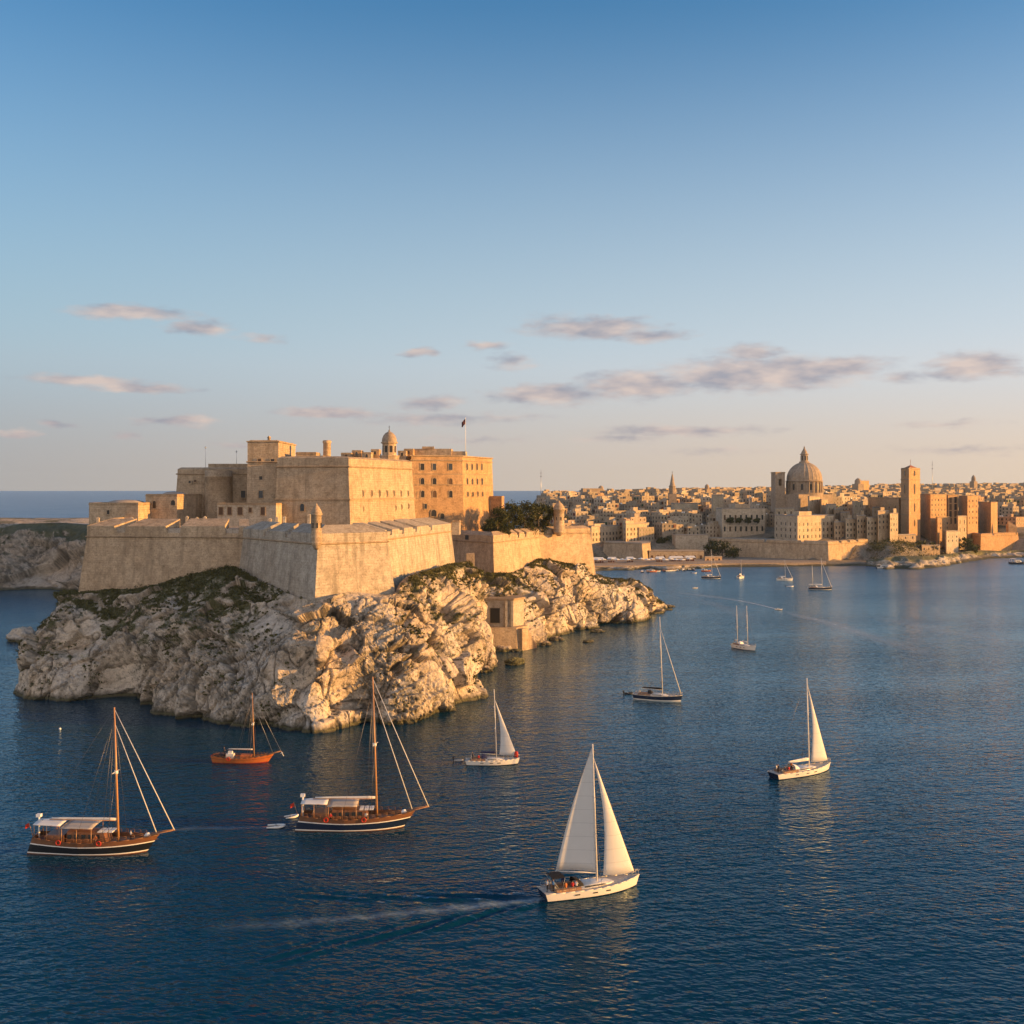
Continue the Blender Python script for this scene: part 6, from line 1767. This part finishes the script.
    def rig(tt, mhh, bt, mn, main_rig=True):
        xm = hx(L, tt); lean = -mhh * .035; zt = mhh; z0 = zd
        mm = MB(); mm.tube((xm, 0, z0 - .2), (xm + lean, 0, zt), L * .0105, L * .0075, 8)
        for f_ in ((.36, .62, .82) if L > 12 else (.45, .75)):
            sw = B * .26 * (1.15 - f_ * .6)
            zz = z0 + (zt - z0) * f_; xx = xm + lean * f_; mm.tube((xx - .25, -sw, zz), (xx, 0, zz), .035); mm.tube((xx - .25, sw, zz), (xx, 0, zz), .035)
        mm.build('mast', M['mast_alu'], root)
        w = MB()
        sw = B * .26
        for s_ in (-1, 1):
            w.path([(xm + lean, 0, zt - .3), (xm - .25 + lean * .36, s_ * sw * .93, z0 + (zt - z0) * .36), (xm - .2, s_ * at_t(T_, hb, tt) * .93, zd)], .018, 4)
            w.tube((xm + lean * .62, 0, z0 + (zt - z0) * .62), (xm - .6, s_ * at_t(T_, hb, tt) * .9, zd), .015)
        if main_rig:
            w.tube((xm + lean, 0, zt - .1), (hx(L, .01), 0, zd + .1), .018); w.tube((xm + lean * jibtop, 0, zt * (jibtop + .015)), (hx(L, .985), 0, zb_), .02)
        w.build('stays', M['wire'], root)
        bl = (tt - bt) * L; pa = radians(port); zbm = zd + 1.45 if L > 12 else zd + 1.1
        e = (xm - .1 - bl * cos(pa), bl * sin(pa), zbm + .15)
        bm_ = MB(); bm_.tube((xm - .1, 0, zbm), e, .09, .07, 8); bm_.build('boom', M['mast_alu'], root)
        if mn == 'up':
            sail(root, 'mainsail', (xm - .12, 0, zbm + .15), (xm + lean - .1, 0, zt - .5), (e[0] + .1, e[1], e[2] + .1), .05, .35, 1)
        else:
            c_ = MB(); n_ = 8; rr = []
            for k in range(n_ + 1):
                f_ = k / n_; r_ = .22 * (1.25 - .7 * f_) * (1 if k not in (0, n_) else .6); px_ = xm - .15 + (e[0] - xm + .15) * f_; py_ = e[1] * f_; pz_ = zbm + .2 + (.15) * f_
                rr.append([(px_, py_ + r_ * cos(a) * .8, pz_ + r_ * (1.2 * sin(a) + .3)) for a in np.linspace(0, 2 * pi, 9)[:-1]])
            c_.rings(rr, True, 0, True, True, True); c_.build('sail_cover', M[cover], root)
        return xm, lean, zt

    xm, lean, zt = rig(mt, mh, boom_t, main)
    if second: rig(second[0], second[1], second[2], 'furled', False)
    if jib is True:
        top = (xm + lean * jibtop + .1, 0, mh * jibtop); tk = (hx(L, .965), 0, zb_ + .45)
        cl = (hx(L, .965 - jibw), jibside, zd + 1.0)
        sail(root, 'jib', tk, top, cl, .085, -L * .055, -1)
    elif jib == 'furled':
        f = MB(); f.tube((hx(L, .985), 0, zb_ + .3), (xm + lean * jibtop, 0, mh * jibtop), .13, .05, 6); f.build('furled_jib', M['sail'], root)
    return root, T_, hb, zs, zd


bg, T1, h1, z1, zd1 = sloop('sailing_yacht', 11.0, 153.2, 21.5, 14.6, 4.3, .565, 20.6, 'large white sailing yacht with mainsail and jib set, nearest boat in the foreground', 'sailing yacht', main='up', jib=True, boom_t=.17, fbd=1.2, jibw=.335, jibtop=.905, port=24, cover='black_canvas')
gp = 'crew of the nearest white sailing yacht'
person(bg, hx(14.6, .03), -.6, zd1 + .0, 180, 'stand', 'shirt_white', 'person in a white shirt standing at the very stern of the nearest yacht', gp)
person(bg, hx(14.6, .08), -.9, zd1 + .0, 0, 'stand', 'shirt_blue', 'person in a blue top standing at the near steering wheel of the nearest yacht', gp)
person(bg, hx(14.6, .13), .95, zd1 + .0, 20, 'stand', 'shirt_dark', 'person in dark clothes standing at the far wheel of the nearest yacht', gp)
person(bg, hx(14.6, .20), -1.25, zd1 + .36, 90, 'sit', 'shirt_orange', 'person in an orange top sitting on the near bench of the nearest yacht', gp)
person(bg, hx(14.6, .27), -1.2, zd1 + .36, 70, 'sit', 'shirt_red', 'person in red sitting near the sprayhood of the nearest yacht', gp)
person(bg, hx(14.6, .24), 1.2, zd1 + .36, -90, 'sit', 'shirt_navy', 'person in navy sitting on the far bench of the nearest yacht', gp)
person(bg, hx(14.6, .31), -1.15, zd1 + .36, 60, 'sit', 'shirt_white', 'person in white sitting closest to the mast of the nearest yacht', gp)

r6b, T2, h2, z2, zd2 = sloop('sailing_yacht', 57.2, 217.0, 29, 14.8, 4.2, .63, 18.8, 'white sailing yacht with only its jib set and a cream boom cover, at the right', 'sailing yacht', cover='sail', boom_t=.24, fbd=1.12, jibw=.30, jibtop=.93, port=-3, bimini=False)
gp = 'crew of the right hand white yacht'
for k, (a, yy, f_, po, sh, lab) in enumerate(((.05, -.5, 0, 'stand', 'shirt_dark', 'person in dark clothes standing at the stern of the right hand yacht'), (.14, -1.15, 90, 'sit', 'shirt_navy', 'person in navy sitting behind the red one on the right hand yacht'), (.20, -1.15, 90, 'sit', 'shirt_red', 'person in red sitting on the near bench of the right hand yacht'),
                                              (.26, -1.1, 60, 'sit', 'shirt_dark', 'person in dark clothes sitting in front of the red one on the right hand yacht'), (.30, -.2, 180, 'stand', 'shirt_orange', 'person in orange standing by the hatch of the right hand yacht'), (.12, 1.1, -90, 'sit', 'shirt_white', 'person in white sitting on the far bench of the right hand yacht'))):
    person(r6b, hx(14.8, a), yy, zd2 + (.36 if po == 'sit' else 0), f_, po, sh, lab, gp)

r4, T3, h3, z3, zd3 = sloop('sailing_yacht', -4.0, 224.8, 2, 10.8, 3.3, .58, 15.3, 'small white sailing yacht with a white jib and blue boom cover below the cliff', 'sailing yacht', cover='navy_canvas', boom_t=.27, fbd=.98, jibw=.33, jibtop=.86, port=2, bimini=False)
person(r4, hx(10.8, .12), -.5, zd3, 0, 'stand', 'shirt_dark', 'person in dark clothes standing at the stern of the small yacht below the cliff', 'crew of the small yacht below the cliff')
person(r4, hx(10.8, .24), -.9, zd3 + .36, 90, 'sit', 'shirt_red', 'person in red sitting in the cockpit of the small yacht below the cliff', 'crew of the small yacht below the cliff')
m = MB(); m.lathe(0, 0, [(.1, 0), (.42, .1), (.45, .9), (.3, 1.25), (.05, 1.3)], 10); m.build('sail_bag', M['red'], r4, (hx(10.8, .95), 0, 1.3))
r7 = sloop('sailing_yacht', 38.9, 293.5, -20, 12.8, 3.9, .60, 22.2, 'dark blue anchored yacht with bare mast and furled white headsail, off the point', 'sailing yacht', hullm='hull_navy', jib='furled', cover='black_canvas', boom_t=.17, bands=[(.22, 'hull_white'), (.92, 'hull_navy'), (1.0, 'hull_white')], port=2, jibtop=.88, fbd=1.35, bimini=False)[0]
r8 = sloop('ketch', 81.7, 387, -56, 10.6, 3.4, .66, 15.4, 'cream two masted yacht with equally tall bare masts, alone in mid bay', 'ketch', cover='white', jib=None, boom_t=.4, second=(.20, 15.0, .06), port=1, bimini=False, fbd=1.4)[0]
dd = [(711, 578.5, -6, 12.0, 18.5, 'hull_navy', 'furled', 'anchored dark hulled yacht under the green hollow, leftmost of the distant yachts', None),
      (741, 578, 55, 9.5, 11.8, 'hull_white', None, 'tiny white yacht second from the left in the distance', None),
      (784.5, 580.5, -10, 9.8, 12.6, 'hull_white', 'furled', 'slim grey white yacht below the large palazzo, third distant yacht from the left', None),
      (820, 589.5, -5, 13.0, 17.8, 'hull_navy', 'furled', 'largest distant yacht, dark hull and white deck, below the bastion corner', (.2, 13.5, .03))]
for px, py, an, L_, mh_, hm, jb, lab, sec in dd:
    x, y, _ = WP(px, py)
    sloop('sailing_yacht', x, y, an, L_, L_ * .3, .56 if not sec else .6, mh_, lab, 'sailing yacht', hullm=hm, jib=jb, cover='white', boom_t=.2, port=1, bimini=False, second=sec, bands=[(.15, 'hull_white'), (1.0, hm)])


# wooden gulets ---------------------------------------------------------
def gulet(x, y, ang, L, B, mh, label, big=True, hullm='hull_black', mt=.71):
    root = empty('wooden_gulet', (x, y, 0), radians(ang), label, 'gulet', 'wooden gulets at anchor')
    fs, fm, fb = (2.6, 2.05, 2.6) if big else (1.5, 1.05, 1.7)
    bands = [(.07, 'wood'), (.14, 'white'), (.60, hullm), (.67, 'white'), (1.0, 'wood')] if big else [(.12, 'redpaint'), (.62, 'wood_orange'), (.70, 'wood'), (1.0, 'wood_orange')]
    T_, hb, zs = make_hull(root, L, B, fs, fm, fb, bands, 'deckwood', 1.0, .62, rake=L * .10, srake=-L * .05 if big else L * .03, fine=2.6, bul=.65 if big else .25, railmat='wood')
    zd = fm - (.65 if big else .25); k_ = 1 if big else .62; xm = hx(L, mt); lean = -mh * .03
    zb_ = at_t(T_, zs, 1.0)
    # bowsprit
    m = MB(); tip = (hx(L, 1) + L * .05 + L * .135, 0, zb_ + (.75 if big else .5)); m.tube((hx(L, .9), 0, zb_ - .25), tip, .17 * k_, .09 * k_, 8)
    m.build('bowsprit', M['wood'], root)
    m = MB()
    for s_ in (-1, 1):
        m.tube((hx(L, .93), s_ * B * .16, zb_ - .1), (tip[0] - .3, s_ * .28, tip[2] + .02), .06)
    for k in range(7): xx = hx(L, .98) + (tip[0] - hx(L, 1.0)) * k / 7; m.box(xx, xx + .12, -.4 + k * .03, .4 - k * .03, zb_ + .05 + k * .08, zb_ + .11 + k * .08)
    m.build('bow_platform', M['deckwood'], root)
    m = MB(); m.tube((xm, 0, zd - .2), (xm + lean, 0, mh), .19 * k_, .12 * k_, 10); m.build('mast', M['mast_wood'], root)
    m = MB(); zz = mh * .55
    xx = xm + lean * .55
    m.tube((xx - .2, -1.1 * k_, zz), (xx - .2, 1.1 * k_, zz), .055); m.lathe(xx, 0, [(.3 * k_, zz - .25), (.32 * k_, zz + .25)], 8, 0, True, True, True); m.tube((xx, 0, zz), (xx + .55 * k_, -.3, zz + .45), .05)
    m.build('spreader', M['white'], root)
    # furled headsails: two long white rolls
    for (f0, f1, z0_, x1) in ((.93, .97, zb_ + .2, hx(L, 1.0) + L * .03), (.99, .99, tip[2], tip[0] - .15)):
        m = MB(); m.tube((x1, 0, z0_), (xm + lean * f0, 0, mh * f0 - (.8 if f0 < .95 else 0)), .085 if big else .03, .045 if big else .02, 6); m.build('furled_headsail', M['sail' if big else 'metal'], root)
    # stays
    w = MB()
    for s_ in (-1, 1):
        for q in (-.02, .03, .07): w.tube((xm + lean * .97, 0, mh * .96), (hx(L, mt - q * 1.3), s_ * at_t(T_, hb, mt - q) * .97, at_t(T_, zs, mt - q)), .022)
        w.tube((xm + lean * .95, 0, mh * .93), (hx(L, .40), s_ * at_t(T_, hb, .40) * .95, at_t(T_, zs, .4)), .018)
        w.tube((xm + lean * .55, 0, mh * .55), (hx(L, mt - .05), s_ * at_t(T_, hb, mt), at_t(T_, zs, mt)), .018)
    w.tube((xm + lean, 0, mh - .2), (hx(L, .03), 0, fs + 1.0), .018)
    w.build('stays', M['wire'], root)
    # boom with furled sail
    zbm = zd + (3.4 if big else 1.7); m = MB(); m.tube((xm - .2, 0, zbm), (hx(L, .13 if big else .25), 0, zbm + .1), .10 * k_, .08 * k_, 8); m.build('boom', M['mast_wood'], root)
    m = MB(); rr = []
    for k in range(9):
        f_ = k / 8; r_ = (.24 - .12 * f_) * k_; px_ = xm - .3 + (hx(L, .15 if big else .27) - xm + .3) * f_
        rr.append([(px_, r_ * cos(a), zbm + .2 * k_ + r_ * sin(a) + .1 * f_) for a in np.linspace(0, 2 * pi, 9)[:-1]])
    m.rings(rr, True, 0, True, True, True); m.build('furled_mainsail', M['sail'], root)
    rail(root, L, T_, hb, zs, .55 * (1 if big else .6), .03, .93, 16, 'wood', .035)
    if big:
        # deckhouse with windows, raised aft
        m = MB(); m.hexa([(hx(L, .30), -1.5, zd), (hx(L, .64), -1.35, zd), (hx(L, .64), 1.35, zd), (hx(L, .30), 1.5, zd)], [(hx(L, .31), -1.4, zd + 2.05), (hx(L, .61), -1.2, zd + 1.75), (hx(L, .61), 1.2, zd + 1.75), (hx(L, .31), 1.4, zd + 2.05)]); dh = m.build('deckhouse', M['wood'], root)
        for s_ in (-1, 1):
            for k in range(5):
                a = .33 + .058 * k; m = MB(); m.box(-.32, .32, -.04, .04, 0, .62); m.build('deckhouse_window', M['glass'], dh, (hx(L, a), s_ * (1.46 - .036 * k), zd + .95))
        # awnings on posts
        for nm, a0, a1, zz, mt_ in (('aft_awning', .03, .27, zd + 3.1, 'white'), ('middle_awning', .27, .54, zd + 2.75, 'awning')):
            m = MB(); w0, w1 = at_t(T_, hb, a0) * .92, at_t(T_, hb, a1) * .90
            g_ = [[(hx(L, a0 + (a1 - a0) * i / 6), -((w0 + (w1 - w0) * i / 6)) + 2 * (w0 + (w1 - w0) * i / 6) * j / 6, zz + .14 * sin(pi * j / 6) - .05 * sin(pi * i / 6 * 3) ** 2) for j in range(7)] for i in range(7)]
            m.rings(g_, False, 0, True); o = m.build(nm, M[mt_], root); so = o.modifiers.new('t', 'SOLIDIFY'); so.thickness = .06
            m = MB()
            for s_ in (-1, 1):
                for a, w_ in ((a0 + .01, w0), ((a0 + a1) / 2, (w0 + w1) / 2), (a1 - .01, w1)): m.tube((hx(L, a), s_ * w_ * .97, zd), (hx(L, a), s_ * w_ * .97, zz), .045)
                m.tube((hx(L, a0), s_ * w0 * .98, zz - .03), (hx(L, a1), s_ * w1 * .98, zz - .03), .045)
            m.build('awning_frame', M['mast_wood'], root)
        m = MB(); m.hexa([(hx(L, .12), -1.7, zd), (hx(L, .29), -1.75, zd), (hx(L, .29), 1.75, zd), (hx(L, .12), 1.7, zd)], [(hx(L, .13), -1.6, zd + 1.5), (hx(L, .285), -1.65, zd + 1.5), (hx(L, .285), 1.65, zd + 1.5), (hx(L, .13), 1.6, zd + 1.5)]); m.build('aft_cabin', M['wood'], root)
        # stern bench, cushions, table
        m = MB(); m.box(hx(L, .05), hx(L, .10), -1.4, 1.4, zd + .1, zd + .55); m.box(hx(L, .10), hx(L, .24), -1.75, -1.2, zd + .1, zd + .5); m.box(hx(L, .10), hx(L, .24), 1.2, 1.75, zd + .1, zd + .5); m.build('stern_bench', M['redwood'], root)
        m = MB(); m.box(hx(L, .13), hx(L, .22), -.55, .55, zd + .7, zd + .78); m.tube((hx(L, .175), 0, zd), (hx(L, .175), 0, zd + .7), .09); m.build('table', M['wood'], root)
        # clutter: boxes, coils, sun mats, winches on the fore deck
        m = MB()
        for k in range(4): m.box(hx(L, .76 + .035 * k) - .2, hx(L, .76 + .035 * k) + .2, -.5 + .1 * k, .4 - .1 * k, zd + .1 * (k % 2), zd + .42 + .12 * (k % 2))
        m.build('deck_locker', M['wood'], root)
        m = MB(); m.lathe(hx(L, .955), 0, [(.5, zb_ - .35), (.55, zb_ - .1), (.3, zb_ + .25), (.1, zb_ + .35)], 10); m.build('sail_bag', M['white'], root)
        m = MB()
        for k in range(3): m.box(hx(L, .555 + .045 * k), hx(L, .59 + .045 * k), -1.1, 1.1, zd + 1.80, zd + 1.92)
        m.build('sun_mat', M['white'], root)
        m = MB(); m.lathe(0, 0, [(.14, -2.4), (.14, 1.1), (.1, 1.3)], 8); m.box(-.35, .35, -.35, .35, 1.3, 1.75); m.build('radar_post', M['white'], root, (hx(L, .035), .3, zd + 2.5))
        m = MB(); m.tube((hx(L, .0) - .2, 0, fs - .2), (hx(L, .0) - .8, 0, fs + 1.8), .035); m.build('ensign_staff', M['mast_wood'], root)
        m = MB(); rr = [[(hx(L, 0) - .75 - .12 * i, .1 * sin(i), fs + 1.7 - .22 * j - .05 * i) for i in range(6)] for j in range(4)]; m.rings(rr, False); m.build('ensign', M['red'], root)
    else:
        m = MB(); m.hexa([(hx(L, .48), -.9, zd), (hx(L, .68), -.8, zd), (hx(L, .68), .8, zd), (hx(L, .48), .9, zd)], [(hx(L, .49), -.8, zd + .8), (hx(L, .67), -.7, zd + .7), (hx(L, .67), .7, zd + .7), (hx(L, .49), .8, zd + .8)]); m.build('cabin', M['wood_orange'], root)
        m = MB(); m.box(hx(L, .24), hx(L, .37), -.8, .6, zd, zd + 1.0); m.box(hx(L, .27), hx(L, .34), -.5, .4, zd + 1.0, zd + 1.5); m.build('wheelhouse', M['hull_white'], root)
        m = MB(); m.box(hx(L, .02), hx(L, .2), -.8, .8, fs - .35, fs - .1); m.build('stern_deck', M['black_canvas'], root)
        m = MB(); m.tube((tip[0] - .2, 0, tip[2]), (tip[0] + .4, 0, tip[2] - 1.0), .06); m.tube((tip[0] - .3, 0, tip[2] - .5), (tip[0] + .2, 0, tip[2] - .2), .05); m.build('anchor', M['white'], root)
    # lifebuoys on the rail
    for a in ((.26, .60) if big else (.3,)):
        m = MB(); n1, n2 = 16, 6; rr = []
        for i in range(n1):
            A_ = 2 * pi * i / n1; rr.append([((.34 + .09 * cos(b_)) * cos(A_), .09 * sin(b_), (.34 + .09 * cos(b_)) * sin(A_)) for b_ in np.linspace(0, 2 * pi, n2 + 1)[:-1]])
        rr.append(rr[0]); m.rings(rr, True, 0, True)
        m.build('lifebuoy', M['red'], root, (hx(L, a), -at_t(T_, hb, a) - .12, at_t(T_, zs, a) - .1))
    return root, T_, hb, zs, zd


M['redpaint'] = plain('red_boot_paint', (0.25, 0.03, 0.02), 0.4)
M['awning'] = plain('grey_beige_awning', (0.42, 0.38, 0.34), 0.85)
g1, *_r1 = gulet(-64.9, 170.6, -1, 18.6, 5.4, 22.3, 'wooden gulet with black hull and two pale awnings, leftmost of the three')
g2, *_r2 = gulet(-26.2, 182.4, 3, 18.2, 5.2, 25.0, 'wooden gulet with navy hull, white and beige awnings, nearest the cliff middle', hullm='hull_navy')
g3, *_r3 = gulet(-55.6, 226.5, 0, 12.0, 3.5, 14.2, 'small bright orange wooden gulet without awnings close under the cliff', big=False)
gp = 'people aboard the gulets'
for b_, L_, r_, a, yy, f_, po, sh, lab in ((g1, 18.6, _r1, .56, -2.0, -90, 'stand', 'shirt_orange', 'person in orange by the rail amidships on the leftmost gulet'), (g1, 18.6, _r1, .17, -1.5, 90, 'sit', 'shirt_dark', 'person in dark clothes sitting under the aft awning of the leftmost gulet'),
                                           (g1, 18.6, _r1, .80, .6, 0, 'stand', 'shirt_white', 'person in white standing on the foredeck of the leftmost gulet'), (g2, 18.2, _r2, .62, -1.9, -90, 'stand', 'shirt_white', 'person in white standing by the rail of the navy hulled gulet'),
                                           (g2, 18.2, _r2, .30, -2.0, -90, 'stand', 'shirt_red', 'person in red standing under the awnings of the navy hulled gulet'), (g3, 12.0, _r3, .20, -.3, 0, 'stand', 'shirt_dark', 'person in dark clothes standing at the stern of the small orange gulet')):
    zz = r_[3] if b_ is not g3 else 1.4
    person(b_, hx(L_, a), yy, zz + (.42 if po == 'sit' else 0), f_, po, sh, lab, gp)


# small craft -------------------------------------------------------------
def dinghy(px, py, L, ang, label, tubem='white', motor=True, name='inflatable_dinghy'):
    x, y, _ = WP(px, py)
    root = empty(name, (x, y, 0), radians(ang), label, 'dinghy'); w = L * .24; r = L * .075; m = MB()
    pts = [(-L / 2, -w, r), (L * .15, -w, r), (L * .38, -w * .6, r * 1.3), (L * .48, 0, r * 1.7), (L * .38, w * .6, r * 1.3), (L * .15, w, r), (-L / 2, w, r)]
    rr = []
    for i, p in enumerate(pts):
        d = Vector(pts[min(i + 1, 6)]) - Vector(pts[max(i - 1, 0)]); d.normalize(); sd_ = d.cross(Vector((0, 0, 1))).normalized(); up = Vector((0, 0, 1)); q = r * (.6 if i in (0, 6) else 1)
        rr.append([tuple(Vector(p) + sd_ * q * cos(a) + up * q * sin(a)) for a in np.linspace(0, 2 * pi, 9)[:-1]])
    m.rings(rr, True, 0, True, True, True); m.build('tube', M[tubem], root)
    m = MB(); m.add([(-L / 2 + .1, -w, r * .6), (L * .2, -w, r * .6), (L * .42, 0, r * .9), (L * .2, w, r * .6), (-L / 2 + .1, w, r * .6)], [(0, 1, 2, 3, 4)]); m.build('floor', M['rubber'], root)
    m = MB(); m.box(-L * .08, L * .0, -w, w, r * 1.5, r * 1.8); m.build('seat', M['deck_grey'], root)
    if motor: m = MB(); m.box(-L / 2 - .35, -L / 2 - .02, -.18, .18, .35, .95); m.box(-L / 2 - .25, -L / 2 - .1, -.06, .06, -.3, .35); m.build('outboard_motor', M['rubber'], root)
    return root


dinghy(276, 827.5, 2.9, 5, 'white inflatable dinghy floating alone left of the navy hulled gulet', 'white', False)
dinghy(291.5, 817.5, 2.3, 28, 'small white tender hanging off the stern of the navy hulled gulet', 'white', False)
dinghy(458.5, 761, 1.8, 3, 'grey dinghy with a dark motor towed behind the small yacht below the cliff', 'deck_grey')
dinghy(628.5, 694, 2.4, 8, 'black dinghy trailing behind the dark blue anchored yacht', 'rubber')
dinghy(789.7, 587, 4.0, -10, 'tiny white tender right of the slim distant yacht', 'white')
dinghy(694, 573.5, 3.5, 10, 'tiny white boat off the far quay, seen beside the point', 'white')
x, y, _ = WP(60, 729); root = empty('mooring_buoy', (x, y, 0), 0, 'small pale mooring buoy between the cliff and the leftmost gulet', 'buoy')
m = MB(); m.lathe(0, 0, [(.05, -.25), (.26, -.1), (.28, .1), (.1, .28), (.05, .3)], 12); m.build('float', M['white'], root); m = MB(); m.tube((0, 0, .28), (0, 0, .45), .03); m.build('ring', M['metal'], root)


def motorboat(px, py, L, ang, label, hm='hull_white', roofm='white', canopy=True, cat='motorboat', group=None, name='motorboat'):
    x, y, _ = WP(px, py)
    root = empty(name, (x, y, 0), radians(ang), label, cat, group)
    T_, hb, zs = make_hull(root, L, L * .32, L * .11, L * .11, L * .16, [(.2, 'hull_navy'), (1.0, hm)], 'deck_grey', .4, .85, rake=L * .1, srake=.1, fine=2.2, bul=.1)
    zd = L * .11
    m = MB(); m.hexa([(hx(L, .3), -L * .11, zd - .1), (hx(L, .72), -L * .09, zd - .1), (hx(L, .72), L * .09, zd - .1), (hx(L, .3), L * .11, zd - .1)], [(hx(L, .33), -L * .10, zd + L * .12), (hx(L, .60), -L * .08, zd + L * .12), (hx(L, .60), L * .08, zd + L * .12), (hx(L, .33), L * .10, zd + L * .12)]); m.build('cabin', M[roofm], root)
    m = MB()
    for s_ in (-1, 1): m.box(hx(L, .36), hx(L, .58), s_ * L * .103 - .03, s_ * L * .103 + .03, zd + L * .04, zd + L * .09)
    m.build('cabin_window', M['glass'], root)
    if canopy: m = MB(); m.box(hx(L, .05), hx(L, .34), -L * .12, L * .12, zd + L * .2, zd + L * .21); [m.tube((hx(L, a), s_ * L * .11, zd), (hx(L, a), s_ * L * .11, zd + L * .2), .04) for a in (.07, .32) for s_ in (-1, 1)]; m.build('canopy', M['white'], root)
    return root


motorboat(778.5, 610, 3.4, -8, 'small white motorboat speeding at the head of the curved wake', canopy=False)
motorboat(695, 588.5, 3.2, 10, 'tiny grey motorboat left in mid bay below the distant dark yacht', canopy=False)
motorboat(706, 571.5, 6.5, 4, 'brightest wooden motorboat moored off the quay at the left of the far bay', 'wood_orange')
motorboat(883, 568.5, 9.5, 3, 'white pleasure boat moored by the foreshore rocks below the town', canopy=True)
motorboat(1018, 564, 13.0, 2, 'blue and white ferry boat at the right edge under the far bastion', 'hull_navy', canopy=True, cat='ferry', name='ferry')
mr = random.Random(9)
for k in range(11):
    px = 642 + k * 5.2 + mr.uniform(-1.2, 1.2)
    motorboat(px, float(np.interp(px, [600, 640, 700, 720], [574.5, 572.5, 570, 568.6])), mr.uniform(4.5, 6.5), mr.choice([80, 95, 100, 20, 5]), 'small moored boat by the far quay, %s from the left' % ['first', 'second', 'third', 'fourth', 'fifth', 'sixth', 'seventh', 'eighth', 'ninth', 'tenth', 'eleventh'][k],
              mr.choice(['hull_white', 'wood_orange', 'hull_white', 'hull_navy']), mr.choice(['white', 'wood']), canopy=mr.random() < .5, group='small boats moored along the far quay')


# ---------------------------------------------------------------- evening haze over the harbour
m = MB(); m.box(-1700, 2300, -80, 3700, -5.2, 112)
hz = m.build('haze', [], uv=False); hm = bpy.data.materials.new('haze_air'); hm.use_nodes = True
hn = hm.node_tree.nodes; hn.clear(); ho = hn.new('ShaderNodeOutputMaterial'); hv = hn.new('ShaderNodeVolumePrincipled')
hv.inputs['Density'].default_value = 0.00003; hv.inputs['Color'].default_value = (0.60, 0.80, 1.0, 1); hv.inputs['Anisotropy'].default_value = 0.2
hm.node_tree.links.new(hv.outputs[0], ho.inputs['Volume']); hz.data.materials.append(hm)
tag(hz, 'thin evening haze over the harbour and town', 'haze', None, 'stuff')
